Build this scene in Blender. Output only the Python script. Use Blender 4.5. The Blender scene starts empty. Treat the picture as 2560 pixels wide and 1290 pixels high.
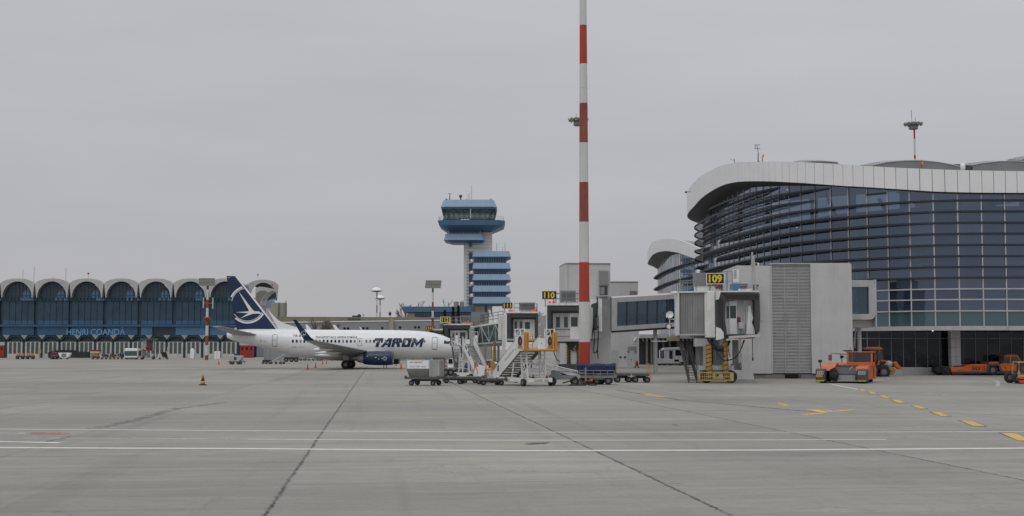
import bpy, bmesh, math, random
from mathutils import Vector, Matrix
R = math.radians
rng = random.Random(7)
scene = bpy.context.scene
col = scene.collection

# ------------------------------------------------------------------ camera
FPX, HY, CZ = 3300.0, 872.0, 2.6          # focal length in photo pixels, horizon row, eye height
PHI = math.atan((HY - 645.0) / FPX)
cam = bpy.data.cameras.new('camera')
cam.sensor_width = 36.0
cam.lens = FPX / 2560 * 36.0
cam.clip_start, cam.clip_end = 0.5, 6000
camo = bpy.data.objects.new('camera', cam)
col.objects.link(camo)
camo.location = (0, 0, CZ)
camo.rotation_euler = (R(90) + PHI, 0, 0)
scene.camera = camo

# ------------------------------------------------------------------ sky, sun, exposure
SUN_EL, SUN_AZ = R(58), R(205)             # azimuth clockwise from +Y
world = bpy.data.worlds.new('World')
scene.world = world
world.use_nodes = True
nt = world.node_tree
nt.nodes.clear()
def wn(t, **k):
    n = nt.nodes.new(t)
    for a, b in k.items(): setattr(n, a, b)
    return n
sky = wn('ShaderNodeTexSky', sky_type='NISHITA', sun_disc=False, sun_elevation=SUN_EL, sun_rotation=SUN_AZ)
skym = wn('ShaderNodeVectorMath', operation='SCALE'); skym.inputs['Scale'].default_value = 0.5
tc = wn('ShaderNodeTexCoord')
sep = wn('ShaderNodeSeparateXYZ')
ramp = wn('ShaderNodeValToRGB')
e = ramp.color_ramp.elements
e[0].position, e[0].color = 0.0, (0.418, 0.412, 0.432, 1)
e[1].position, e[1].color = 1.0, (0.92, 0.93, 0.96, 1)
for p, c in ((0.06, (0.430, 0.428, 0.450)), (0.16, (0.470, 0.472, 0.502)), (0.26, (0.505, 0.515, 0.545)), (0.36, (0.54, 0.55, 0.578)), (0.6, (0.68, 0.69, 0.72))):
    q = e.new(p); q.color = (*c, 1)
mp = wn('ShaderNodeMapping'); mp.inputs['Scale'].default_value = (1.6, 1.6, 9.0); mp.inputs['Rotation'].default_value = (0, R(6), 0)
noi = wn('ShaderNodeTexNoise'); noi.inputs['Scale'].default_value = 1.6; noi.inputs['Detail'].default_value = 5; noi.inputs['Roughness'].default_value = 0.5
mr = wn('ShaderNodeMapRange'); mr.inputs[1].default_value = 0.25; mr.inputs[2].default_value = 0.75; mr.inputs[3].default_value = 0.93; mr.inputs[4].default_value = 1.07
mul = wn('ShaderNodeVectorMath', operation='SCALE')
add = wn('ShaderNodeVectorMath', operation='ADD')
mixs = wn('ShaderNodeVectorMath', operation='SCALE'); mixs.inputs['Scale'].default_value = 10.0
bg = wn('ShaderNodeBackground'); bg.inputs['Strength'].default_value = 0.1
out = wn('ShaderNodeOutputWorld')
L = nt.links.new
L(tc.outputs['Generated'], sep.inputs[0]); L(sep.outputs['Z'], ramp.inputs['Fac'])
L(tc.outputs['Generated'], mp.inputs['Vector']); L(mp.outputs[0], noi.inputs['Vector'])
L(noi.outputs['Fac'], mr.inputs[0]); L(ramp.outputs['Color'], mul.inputs[0]); L(mr.outputs[0], mul.inputs['Scale'])
L(mul.outputs[0], mixs.inputs[0])                                  # cloud deck, in the units of the sky texture
L(sky.outputs['Color'], skym.inputs[0]); skym.inputs['Scale'].default_value = 0.03   # what filters through the overcast
L(mixs.outputs[0], add.inputs[0]); L(skym.outputs[0], add.inputs[1])
L(add.outputs[0], bg.inputs['Color']); L(bg.outputs[0], out.inputs['Surface'])

sl = bpy.data.lights.new('sun', 'SUN')
sl.energy, sl.angle, sl.color = 0.5, R(30), (1.0, 0.98, 0.95)
so = bpy.data.objects.new('sun', sl); col.objects.link(so)
sd = Vector((math.sin(SUN_AZ) * math.cos(SUN_EL), math.cos(SUN_AZ) * math.cos(SUN_EL), math.sin(SUN_EL)))
so.rotation_euler = sd.to_track_quat('Z', 'Y').to_euler()
so.location = (0, -20, 60)

vs = scene.view_settings
vs.view_transform = 'Standard'; vs.look = 'None'; vs.exposure = 0.0; vs.gamma = 1.0; vs.use_curve_mapping = False
scene.cycles.max_bounces = 6; scene.cycles.transparent_max_bounces = 12; scene.cycles.use_denoising = True

# ------------------------------------------------------------------ picture <-> world
CP, SP = math.cos(PHI), math.sin(PHI)
def P(px, py, D):
    a, b = (px - 1280) / FPX, (645 - py) / FPX
    d = Vector((a, CP - b * SP, SP + b * CP))
    return Vector((0, 0, CZ)) + d * (D / d.y)
def G(px, py):
    a, b = (px - 1280) / FPX, (645 - py) / FPX
    d = Vector((a, CP - b * SP, SP + b * CP))
    return Vector((0, 0, CZ)) + d * (-CZ / d.z)
def PX(v):
    x, y, z = v[0], v[1], v[2] - CZ
    w = y * CP + z * SP
    return 1280 + FPX * x / w, 645 - FPX * (z * CP - y * SP) / w
def gD(py): return G(1280, py).y
def interp(t, x):
    if x <= t[0][0]: return t[0][1]
    for (a, u), (b, v) in zip(t, t[1:]):
        if x <= b: return u + (v - u) * (x - a) / (b - a)
    return t[-1][1]
class FR:                                                          # a spot at depth D: picture columns/rows to local metres
    def __init__(s, px, D): s.o = Vector((P(px, 860, D).x, D, 0)); s.D = D
    def p(s, px, py, dy=0.0): return P(px, py, s.D + dy) - s.o
    def x(s, px, py=850, dy=0.0): return s.p(px, py, dy).x
    def z(s, py, dy=0.0): return s.p(1280, py, dy).z

# ------------------------------------------------------------------ objects
def tag(o, label=None, cat=None, group=None, kind=None):
    if label: o['label'] = label
    if cat: o['category'] = cat
    if group: o['group'] = group
    if kind: o['kind'] = kind
    return o
def thing(name, label, cat, loc=(0, 0, 0), rz=0.0, group=None):
    o = bpy.data.objects.new(name, None); col.objects.link(o)
    o.empty_display_size = 0.3
    o.location = loc; o.rotation_euler = (0, 0, rz)
    return tag(o, label, cat, group)
def dup(root, loc, rz=None, label=None, group=None):
    def cp(o, par):
        c = o.copy(); col.objects.link(c)
        if par: c.parent = par
        for ch in [k for k in o.children]: cp(ch, c)
        return c
    r = cp(root, None)
    r.location = loc
    if rz is not None: r.rotation_euler = (0, 0, rz)
    if label: r['label'] = label
    if group: r['group'] = group
    return r

class MB:
    def __init__(s): s.v = []; s.f = []; s.m = []; s.s = []; s.cur = 0; s.smooth = False
    def k(s, i): s.cur = i; return s
    def add(s, vs, fs, smooth=None):
        n = len(s.v); s.v += [tuple(v) for v in vs]
        for f in fs:
            s.f.append([i + n for i in f]); s.m.append(s.cur); s.s.append(s.smooth if smooth is None else smooth)
        return s
    def box(s, x0, x1, y0, y1, z0, z1):
        return s.add([(x0,y0,z0),(x1,y0,z0),(x1,y1,z0),(x0,y1,z0),(x0,y0,z1),(x1,y0,z1),(x1,y1,z1),(x0,y1,z1)],
                     [(0,3,2,1),(4,5,6,7),(0,1,5,4),(1,2,6,5),(2,3,7,6),(3,0,4,7)])
    def hexa(s, lo, hi):                                           # two matching loops joined and capped
        n = len(lo)
        fs = [tuple(reversed(range(n))), tuple(range(n, 2*n))] + [(i, (i+1) % n, n + (i+1) % n, n + i) for i in range(n)]
        return s.add(list(lo) + list(hi), fs)
    def prism(s, poly, y0, y1):                                    # polygon in x-z, thickness along y
        return s.hexa([(x, y0, z) for x, z in poly], [(x, y1, z) for x, z in poly])
    def prismx(s, poly, x0, x1): return s.hexa([(x0, y, z) for y, z in poly], [(x1, y, z) for y, z in poly])
    def prismz(s, poly, z0, z1): return s.hexa([(x, y, z0) for x, y in poly], [(x, y, z1) for x, y in poly])
    def bar(s, a, b, w, h=None):
        a, b = Vector(a), Vector(b); h = h or w
        d = (b - a); 
        if d.length < 1e-6: return s
        d.normalize()
        up = Vector((0, 0, 1)) if abs(d.z) < 0.95 else Vector((0, 1, 0))
        u = d.cross(up).normalized() * (w / 2); v = u.cross(d).normalized() * (h / 2)
        q = [-u - v, u - v, u + v, -u + v]
        return s.hexa([a + k for k in q], [b + k for k in q])
    def tube(s, a, b, r, r2=None, n=10, smooth=True):
        a, b = Vector(a), Vector(b); r2 = r if r2 is None else r2
        d = (b - a).normalized()
        up = Vector((0, 0, 1)) if abs(d.z) < 0.95 else Vector((0, 1, 0))
        u = d.cross(up).normalized(); v = u.cross(d).normalized()
        A = [a + (u * math.cos(t) + v * math.sin(t)) * r for t in [2*math.pi*i/n for i in range(n)]]
        B = [b + (u * math.cos(t) + v * math.sin(t)) * r2 for t in [2*math.pi*i/n for i in range(n)]]
        s.add(A + B, [(i, (i+1) % n, n + (i+1) % n, n + i) for i in range(n)], smooth)
        return s.add(A + B, [tuple(reversed(range(n))), tuple(range(n, 2*n))], False)
    def path(s, pts, r, n=6):
        for a, b in zip(pts, pts[1:]): s.tube(a, b, r, n=n)
        return s
    def lathe(s, prof, o=(0,0,0), n=24, axis='z', cap=True):       # prof = (radius, along)
        vs = []
        for r, t in prof:
            for i in range(n):
                c, q = r * math.cos(2*math.pi*i/n), r * math.sin(2*math.pi*i/n)
                w = (c, q, t) if axis == 'z' else ((t, c, q) if axis == 'x' else (q, t, c))
                vs.append((w[0]+o[0], w[1]+o[1], w[2]+o[2]))
        m = len(prof)
        s.add(vs, [(j*n+i, j*n+(i+1) % n, (j+1)*n+(i+1) % n, (j+1)*n+i) for j in range(m-1) for i in range(n)], True)
        if cap:
            k = len(s.v) - len(vs)
            s.f.append([k+i for i in reversed(range(n))]); s.m.append(s.cur); s.s.append(False)
            s.f.append([k+(m-1)*n+i for i in range(n)]); s.m.append(s.cur); s.s.append(False)
        return s
    def poly(s, pts): return s.add(pts, [tuple(range(len(pts)))])
    def grid(s, rows, smooth=True, close=False):
        n = len(rows[0]); vs = [p for r in rows for p in r]
        rg = range(n) if close else range(n-1)
        return s.add(vs, [(j*n+i, j*n+(i+1) % n, (j+1)*n+(i+1) % n, (j+1)*n+i) for j in range(len(rows)-1) for i in rg], smooth)
    def wheel(s, c, r, w, n=18, axis='y'):                          # tyre with shoulder and sunk hub
        prof = [(r*0.5, -w*0.42), (r*0.62, -w*0.5), (r*0.93, -w*0.5), (r, -w*0.36), (r, w*0.36), (r*0.93, w*0.5), (r*0.62, w*0.5), (r*0.5, w*0.42)]
        return s.lathe(prof, c, n, axis)
    def text(s, txt, o, ux, uz, size, bold=0.0, shear=0.0, width=None, align='CENTER', fn=None):
        cu = bpy.data.curves.new('lettering', 'FONT')
        cu.body = txt; cu.size = size; cu.offset = bold * size; cu.shear = shear; cu.align_x = align; cu.align_y = 'CENTER'
        cu.resolution_u = 3
        ob = bpy.data.objects.new('lettering', cu); col.objects.link(ob)
        dg = bpy.context.evaluated_depsgraph_get(); dg.update()
        me = bpy.data.meshes.new_from_object(ob.evaluated_get(dg))
        vs = [v.co.copy() for v in me.vertices]; fs = [tuple(p.vertices) for p in me.polygons]
        bpy.data.objects.remove(ob); bpy.data.curves.remove(cu); bpy.data.meshes.remove(me)
        if not vs: return s
        x0, x1 = min(v.x for v in vs), max(v.x for v in vs); y0, y1 = min(v.y for v in vs), max(v.y for v in vs)
        k = width / (x1 - x0) if width else 1.0
        cx, cy = ((x0 + x1) / 2 if align == 'CENTER' else x0), (y0 + y1) / 2
        pts = [((v.x - cx) * k, v.y - cy) for v in vs]
        if fn: w = [fn(*p) for p in pts]
        else:
            o, ux, uz = Vector(o), Vector(ux), Vector(uz)
            w = [o + ux * p[0] + uz * p[1] for p in pts]
        return s.add(w, fs, False)
    def build(s, name, mats, parent=None, bevel=0.0, label=None):
        me = bpy.data.meshes.new(name)
        me.from_pydata(s.v, [], s.f); 
        if not isinstance(mats, (list, tuple)): mats = [mats]
        for m in mats: me.materials.append(m)
        me.polygons.foreach_set('material_index', s.m); me.polygons.foreach_set('use_smooth', s.s)
        bm = bmesh.new(); bm.from_mesh(me); bmesh.ops.recalc_face_normals(bm, faces=bm.faces); bm.to_mesh(me); bm.free()
        me.update()
        o = bpy.data.objects.new(name, me); col.objects.link(o)
        if parent: o.parent = parent
        if bevel:
            b = o.modifiers.new('edge', 'BEVEL'); b.width = bevel; b.segments = 2; b.limit_method = 'ANGLE'; b.angle_limit = R(40)
        if label: o['label'] = label
        return o

# ------------------------------------------------------------------ materials
def mat(name, c, rough=0.6, metal=0.0, var=0.14, scale=0.8, stretch=(1, 1, 1), spec=0.5, bump=0.0, grime=0.0):
    m = bpy.data.materials.new(name); m.use_nodes = True
    t = m.node_tree; b = t.nodes['Principled BSDF']
    b.inputs['Roughness'].default_value = rough; b.inputs['Metallic'].default_value = metal
    b.inputs['Specular IOR Level'].default_value = spec
    co = t.nodes.new('ShaderNodeTexCoord'); mp = t.nodes.new('ShaderNodeMapping'); mp.inputs['Scale'].default_value = stretch
    n = t.nodes.new('ShaderNodeTexNoise'); n.inputs['Scale'].default_value = scale; n.inputs['Detail'].default_value = 7; n.inputs['Roughness'].default_value = 0.6
    r = t.nodes.new('ShaderNodeMapRange'); r.inputs[1].default_value = 0.3; r.inputs[2].default_value = 0.7
    r.inputs[3].default_value = 1 - var; r.inputs[4].default_value = 1 + var * 0.6
    v = t.nodes.new('ShaderNodeVectorMath'); v.operation = 'SCALE'; v.inputs[0].default_value = c[:3]
    l = t.links.new
    l(co.outputs['Object'], mp.inputs[0]); l(mp.outputs[0], n.inputs['Vector']); l(n.outputs['Fac'], r.inputs[0]); l(r.outputs[0], v.inputs['Scale'])
    src = v.outputs[0]
    if grime:
        n2 = t.nodes.new('ShaderNodeTexNoise'); n2.inputs['Scale'].default_value = 1.3; n2.inputs['Detail'].default_value = 8; n2.inputs['Roughness'].default_value = 0.7
        mp2 = t.nodes.new('ShaderNodeMapping'); mp2.inputs['Scale'].default_value = (2.2, 2.2, 0.18); mp2.inputs['Location'].default_value = (3, 7, 1)
        r2 = t.nodes.new('ShaderNodeMapRange'); r2.inputs[1].default_value = 0.5; r2.inputs[2].default_value = 0.78; r2.inputs[3].default_value = 0; r2.inputs[4].default_value = grime
        mx = t.nodes.new('ShaderNodeMix'); mx.data_type = 'RGBA'
        mx.inputs[7].default_value = (c[0]*0.42, c[1]*0.40, c[2]*0.36, 1)
        l(co.outputs['Object'], mp2.inputs[0]); l(mp2.outputs[0], n2.inputs['Vector']); l(n2.outputs['Fac'], r2.inputs[0]); l(r2.outputs[0], mx.inputs[0]); l(src, mx.inputs[6])
        src = mx.outputs[2]
    l(src, b.inputs['Base Color'])
    ro = t.nodes.new('ShaderNodeMapRange'); ro.inputs[3].default_value = max(0.02, rough - 0.1 * min(1, rough * 2)); ro.inputs[4].default_value = min(1, rough + 0.12 * min(1, rough * 2))
    l(n.outputs['Fac'], ro.inputs[0]); l(ro.outputs[0], b.inputs['Roughness'])
    if bump:
        bp = t.nodes.new('ShaderNodeBump'); bp.inputs['Strength'].default_value = bump; bp.inputs['Distance'].default_value = 0.05
        l(n.outputs['Fac'], bp.inputs['Height']); l(bp.outputs[0], b.inputs['Normal'])
    return m
def lamp_mat(name, c, s):
    m = bpy.data.materials.new(name); m.use_nodes = True
    b = m.node_tree.nodes['Principled BSDF']
    b.inputs['Base Color'].default_value = (*c, 1); b.inputs['Emission Color'].default_value = (*c, 1); b.inputs['Emission Strength'].default_value = s
    return m
def glass(name, tint, refl=1.0, rough=0.02, body=(0.02, 0.03, 0.04), see=0.6, ior=1.75, cool=(0.92, 0.96, 1.0)):
    m = bpy.data.materials.new(name); m.use_nodes = True
    t = m.node_tree; t.nodes.clear(); N = t.nodes.new; l = t.links.new
    o = N('ShaderNodeOutputMaterial'); tr = N('ShaderNodeBsdfTransparent'); tr.inputs[0].default_value = (*tint, 1)
    df = N('ShaderNodeBsdfDiffuse'); df.inputs[0].default_value = (*body, 1)
    gl = N('ShaderNodeBsdfGlossy'); gl.inputs['Roughness'].default_value = rough; gl.inputs['Color'].default_value = (cool[0]*refl, cool[1]*refl, cool[2]*refl, 1)
    ge = N('ShaderNodeNewGeometry'); dt = N('ShaderNodeVectorMath'); dt.operation = 'DOT_PRODUCT'; l(ge.outputs['Incoming'], dt.inputs[0]); l(ge.outputs['Normal'], dt.inputs[1])
    def mth(op, a, b):                                             # reflectance of a pane, the same from both faces
        n = N('ShaderNodeMath'); n.operation = op
        for i, v in enumerate((a, b)):
            if isinstance(v, (int, float)): n.inputs[i].default_value = v
            else: l(v, n.inputs[i])
        return n
    r0 = ((ior - 1) / (ior + 1)) ** 2
    pw = mth('POWER', mth('SUBTRACT', 1.0, mth('ABSOLUTE', dt.outputs['Value'], 0).outputs[0]).outputs[0], 4.0)
    fr = mth('ADD', mth('MULTIPLY', pw.outputs[0], 1 - r0).outputs[0], r0)
    # coated glass: tinted face on, neutral at a glancing angle; every pane of a bay slightly its own
    oi = N('ShaderNodeObjectInfo'); co2 = N('ShaderNodeTexCoord'); sz = N('ShaderNodeSeparateXYZ'); l(co2.outputs['Object'], sz.inputs[0])
    pid = mth('ADD', mth('FLOOR', mth('DIVIDE', mth('SUBTRACT', sz.outputs['Z'], 6.25).outputs[0], 1.08).outputs[0], 0).outputs[0], mth('MULTIPLY', oi.outputs['Random'], 97.0).outputs[0])
    wh = N('ShaderNodeTexWhiteNoise'); wh.noise_dimensions = '1D'; l(pid.outputs[0], wh.inputs['W'])
    var = mth('ADD', mth('MULTIPLY', wh.outputs['Value'], 0.24).outputs[0], 0.87)
    gm = N('ShaderNodeMix'); gm.data_type = 'RGBA'; gm.inputs[6].default_value = (cool[0]*refl, cool[1]*refl, cool[2]*refl, 1); gm.inputs[7].default_value = (0.95, 0.97, 1.0, 1)
    l(mth('MINIMUM', mth('MULTIPLY', pw.outputs[0], 3.0).outputs[0], 1.0).outputs[0], gm.inputs[0])
    gs = N('ShaderNodeVectorMath'); gs.operation = 'SCALE'; l(gm.outputs[2], gs.inputs[0]); l(var.outputs[0], gs.inputs['Scale']); l(gs.outputs[0], gl.inputs['Color'])
    co = N('ShaderNodeTexCoord'); no = N('ShaderNodeTexNoise'); no.inputs['Scale'].default_value = 0.55; no.inputs['Detail'].default_value = 2
    bp = N('ShaderNodeBump'); bp.inputs['Strength'].default_value = 0.10; bp.inputs['Distance'].default_value = 0.12
    l(co.outputs['Object'], no.inputs['Vector']); l(no.outputs['Fac'], bp.inputs['Height']); l(bp.outputs[0], gl.inputs['Normal'])
    m1 = N('ShaderNodeMixShader'); m1.inputs[0].default_value = see; m2 = N('ShaderNodeMixShader')
    l(df.outputs[0], m1.inputs[1]); l(tr.outputs[0], m1.inputs[2]); l(fr.outputs[0], m2.inputs[0]); l(m1.outputs[0], m2.inputs[1]); l(gl.outputs[0], m2.inputs[2]); l(m2.outputs[0], o.inputs[0])
    return m

K = {}
K['white'] = mat('white_paint', (0.78, 0.78, 0.765), 0.45, grime=0.55)
K['clean_white'] = mat('gloss_white', (0.86, 0.86, 0.87), 0.28, var=0.04, scale=0.4)
K['panel'] = mat('fascia_panel', (0.82, 0.82, 0.82), 0.5, var=0.04, scale=0.4, grime=0.06)
K['cladding'] = mat('grey_cladding', (0.56, 0.555, 0.55), 0.6, var=0.09, scale=0.5, grime=0.24)
K['lgrey'] = mat('light_grey_metal', (0.48, 0.48, 0.48), 0.5, grime=0.3)
K['grey'] = mat('mid_grey_metal', (0.24, 0.245, 0.25), 0.5, grime=0.3)
K['steel'] = mat('dirty_dark_steel', (0.11, 0.11, 0.108), 0.6, var=0.3, scale=2, grime=0.4)
K['alu'] = mat('worn_aluminium', (0.42, 0.42, 0.41), 0.42, 0.55, var=0.2, scale=1.5, grime=0.4)
K['dgrey'] = mat('dark_grey', (0.07, 0.07, 0.075), 0.6)
K['fin'] = mat('dark_blue_fin', (0.022, 0.028, 0.04), 0.5)
K['mullion'] = mat('aluminium_mullion', (0.52, 0.52, 0.53), 0.45, 0.1)
K['black'] = mat('black_rubber', (0.022, 0.022, 0.023), 0.75, var=0.3)
K['hub'] = mat('wheel_hub', (0.16, 0.16, 0.16), 0.5)
K['canopy'] = mat('grey_canopy_fabric', (0.075, 0.075, 0.078), 0.85, var=0.25, scale=1.5)
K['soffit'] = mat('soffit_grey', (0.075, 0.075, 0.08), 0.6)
K['roofgrey'] = mat('roof_sheet', (0.25, 0.25, 0.25), 0.5, var=0.2, scale=0.4, stretch=(1, 4, 1))
K['red'] = mat('signal_red', (0.44, 0.045, 0.022), 0.5, var=0.16, scale=0.9, stretch=(1, 1, 0.3), grime=0.25)
K['polewhite'] = mat('pole_white', (0.62, 0.62, 0.60), 0.5, var=0.08, scale=1.2, stretch=(1, 1, 0.3), grime=0.2)
K['rust'] = mat('faded_red', (0.26, 0.075, 0.05), 0.6, var=0.25, grime=0.3)
K['yellow'] = mat('safety_yellow', (0.60, 0.27, 0.03), 0.5, var=0.15, grime=0.25)
K['dyellow'] = mat('dirty_yellow', (0.40, 0.25, 0.05), 0.55, var=0.3, scale=2, grime=0.5)
K['paley'] = mat('pale_yellow', (0.46, 0.36, 0.14), 0.55, var=0.3, scale=2, grime=0.4)
K['orange'] = mat('orange_paint', (0.60, 0.125, 0.02), 0.42, var=0.14, grime=0.3)
K['lorange'] = mat('faded_orange', (0.62, 0.17, 0.07), 0.5, var=0.14, grime=0.2)
K['cone'] = mat('cone_orange', (0.62, 0.09, 0.035), 0.55, var=0.1)
K['navy'] = mat('navy_livery', (0.010, 0.026, 0.078), 0.35, var=0.08, scale=0.5)
K['tarp'] = mat('blue_tarpaulin', (0.009, 0.016, 0.068), 0.65, var=0.25, scale=1.6, bump=0.6)
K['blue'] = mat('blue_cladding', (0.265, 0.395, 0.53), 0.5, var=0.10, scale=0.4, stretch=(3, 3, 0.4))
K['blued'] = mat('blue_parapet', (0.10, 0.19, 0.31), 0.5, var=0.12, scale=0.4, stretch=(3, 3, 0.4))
K['bluewin'] = mat('blue_glazing', (0.035, 0.06, 0.13), 0.12, var=0.35, scale=0.5)
K['beige'] = mat('beige_render', (0.36, 0.34, 0.29), 0.8, var=0.12, grime=0.35)
K['tan'] = mat('tan_parapet', (0.225, 0.205, 0.155), 0.85, var=0.15, grime=0.4)
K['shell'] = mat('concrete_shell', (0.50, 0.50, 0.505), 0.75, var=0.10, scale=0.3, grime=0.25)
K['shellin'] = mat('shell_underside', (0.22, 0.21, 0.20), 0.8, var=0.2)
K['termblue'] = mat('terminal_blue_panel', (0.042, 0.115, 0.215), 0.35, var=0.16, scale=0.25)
K['termdark'] = mat('terminal_dark_panel', (0.030, 0.064, 0.102), 0.28, var=0.25, scale=0.3)
K['termlight'] = mat('terminal_light_blue', (0.085, 0.205, 0.35), 0.35, var=0.18, scale=0.3)
K['teal'] = mat('arcade_teal', (0.012, 0.045, 0.065), 0.5)
K['arcgrey'] = mat('arcade_grey', (0.075, 0.075, 0.08), 0.6)
K['pilaster'] = mat('pale_pilaster', (0.56, 0.535, 0.49), 0.75)
K['shutter'] = mat('green_grey_window', (0.075, 0.105, 0.105), 0.4)
K['reddoor'] = mat('red_door', (0.33, 0.03, 0.02), 0.5)
K['letters'] = mat('light_blue_letters', (0.19, 0.39, 0.62), 0.5, var=0.03)
K['signblack'] = mat('sign_black', (0.012, 0.012, 0.012), 0.5, var=0.02)
K['signyellow'] = mat('sign_yellow', (0.86, 0.66, 0.01), 0.5, var=0.05)
K['paintwhite'] = None
K['bark'] = mat('bare_twigs', (0.23, 0.20, 0.185), 0.9, var=0.3)
K['ever'] = mat('dark_evergreen', (0.02, 0.028, 0.022), 0.9, var=0.4)
K['bag'] = mat('dark_plastic_wrap', (0.02, 0.02, 0.024), 0.5, var=0.4, scale=1.5, bump=0.4)
K['redlamp'] = lamp_mat('red_lamp', (0.85, 0.06, 0.02), 0.45)
K['redoff'] = mat('red_lens', (0.42, 0.03, 0.02), 0.3, var=0.05)
K['orangelamp'] = lamp_mat('amber_lamp', (0.7, 0.10, 0.02), 0.35)
K['spot'] = lamp_mat('ceiling_spot', (1, 0.97, 0.9), 3.0)
K['gform'] = glass('terminal_glass', (0.20, 0.26, 0.36), 1.0, body=(0.040, 0.058, 0.088), see=0.5, ior=2.3, cool=(0.68, 0.82, 1.02))
K['gshop'] = glass('shopfront_glass', (0.13, 0.14, 0.15), 1.0, body=(0.008, 0.009, 0.011), see=0.6, ior=1.45, cool=(0.85, 0.9, 1.0))
K['gspan'] = glass('spandrel_glass', (0.1, 0.1, 0.1), 1.0, body=(0.06, 0.10, 0.115), see=0.0, ior=1.9, cool=(0.80, 0.95, 1.02))
K['gwalk'] = glass('walkway_glass', (0.16, 0.25, 0.33), 1.0, body=(0.03, 0.055, 0.08), see=0.5, ior=1.9, cool=(0.75, 0.92, 1.08))
K['ggreen'] = glass('green_tunnel_glass', (0.2, 0.3, 0.26), 0.7, body=(0.03, 0.065, 0.055), see=0.12, ior=1.6, cool=(0.7, 0.95, 0.85))
K['gveh'] = glass('vehicle_glass', (0.45, 0.55, 0.55), 0.9, body=(0.03, 0.04, 0.04), see=0.7)
K['gdark'] = mat('dark_pane', (0.012, 0.015, 0.018), 0.08, var=0.2)
K['gcab'] = mat('cab_pane', (0.05, 0.07, 0.065), 0.1, var=0.3, scale=1.5)
K['inwall'] = mat('interior_wall', (0.26, 0.29, 0.36), 0.7, var=0.2, scale=0.15)
K['incol'] = mat('interior_column', (0.75, 0.80, 0.82), 0.7, var=0.04)
K['infloor'] = mat('interior_floor', (0.3, 0.3, 0.3), 0.5)
K['maroon'] = mat('maroon_emblem', (0.16, 0.03, 0.035), 0.5)
K['gold'] = mat('gold_ribbon', (0.42, 0.30, 0.08), 0.5)
K['skin'] = mat('skin', (0.42, 0.24, 0.17), 0.6)

def slats(name, c, axis, pitch, duty=0.5, rough=0.5, dark=0.35):
    """sheet metal with shallow ribs: real relief through bump plus paint tone of the folded sheet"""
    m = mat(name, c, rough, grime=0.25)
    t = m.node_tree; b = t.nodes['Principled BSDF']; l = t.links.new
    co = t.nodes.new('ShaderNodeTexCoord'); sp = t.nodes.new('ShaderNodeSeparateXYZ')
    q = t.nodes.new('ShaderNodeMath'); q.operation = 'DIVIDE'; q.inputs[1].default_value = pitch
    f = t.nodes.new('ShaderNodeMath'); f.operation = 'PINGPONG'; f.inputs[1].default_value = 0.5
    bp = t.nodes.new('ShaderNodeBump'); bp.inputs['Strength'].default_value = 1.0; bp.inputs['Distance'].default_value = pitch * 0.4
    l(co.outputs['Object'], sp.inputs[0]); l(sp.outputs[axis], q.inputs[0]); l(q.outputs[0], f.inputs[0]); l(f.outputs[0], bp.inputs['Height']); l(bp.outputs[0], b.inputs['Normal'])
    return m
K['ribbed'] = slats('ribbed_grey_sheet', (0.32, 0.32, 0.32), 'X', 0.16)

def wheels(parent, spots, r, w, name='wheel'):
    for c in spots:
        m = MB(); m.wheel((0, 0, 0), r, w)
        o = m.build(name, K['black'], parent); o.location = c
        h = MB(); h.lathe([(r*0.46, -w*0.46), (r*0.46, w*0.46)], n=12, axis='y'); h.build('rim', K['hub'], o)
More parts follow.
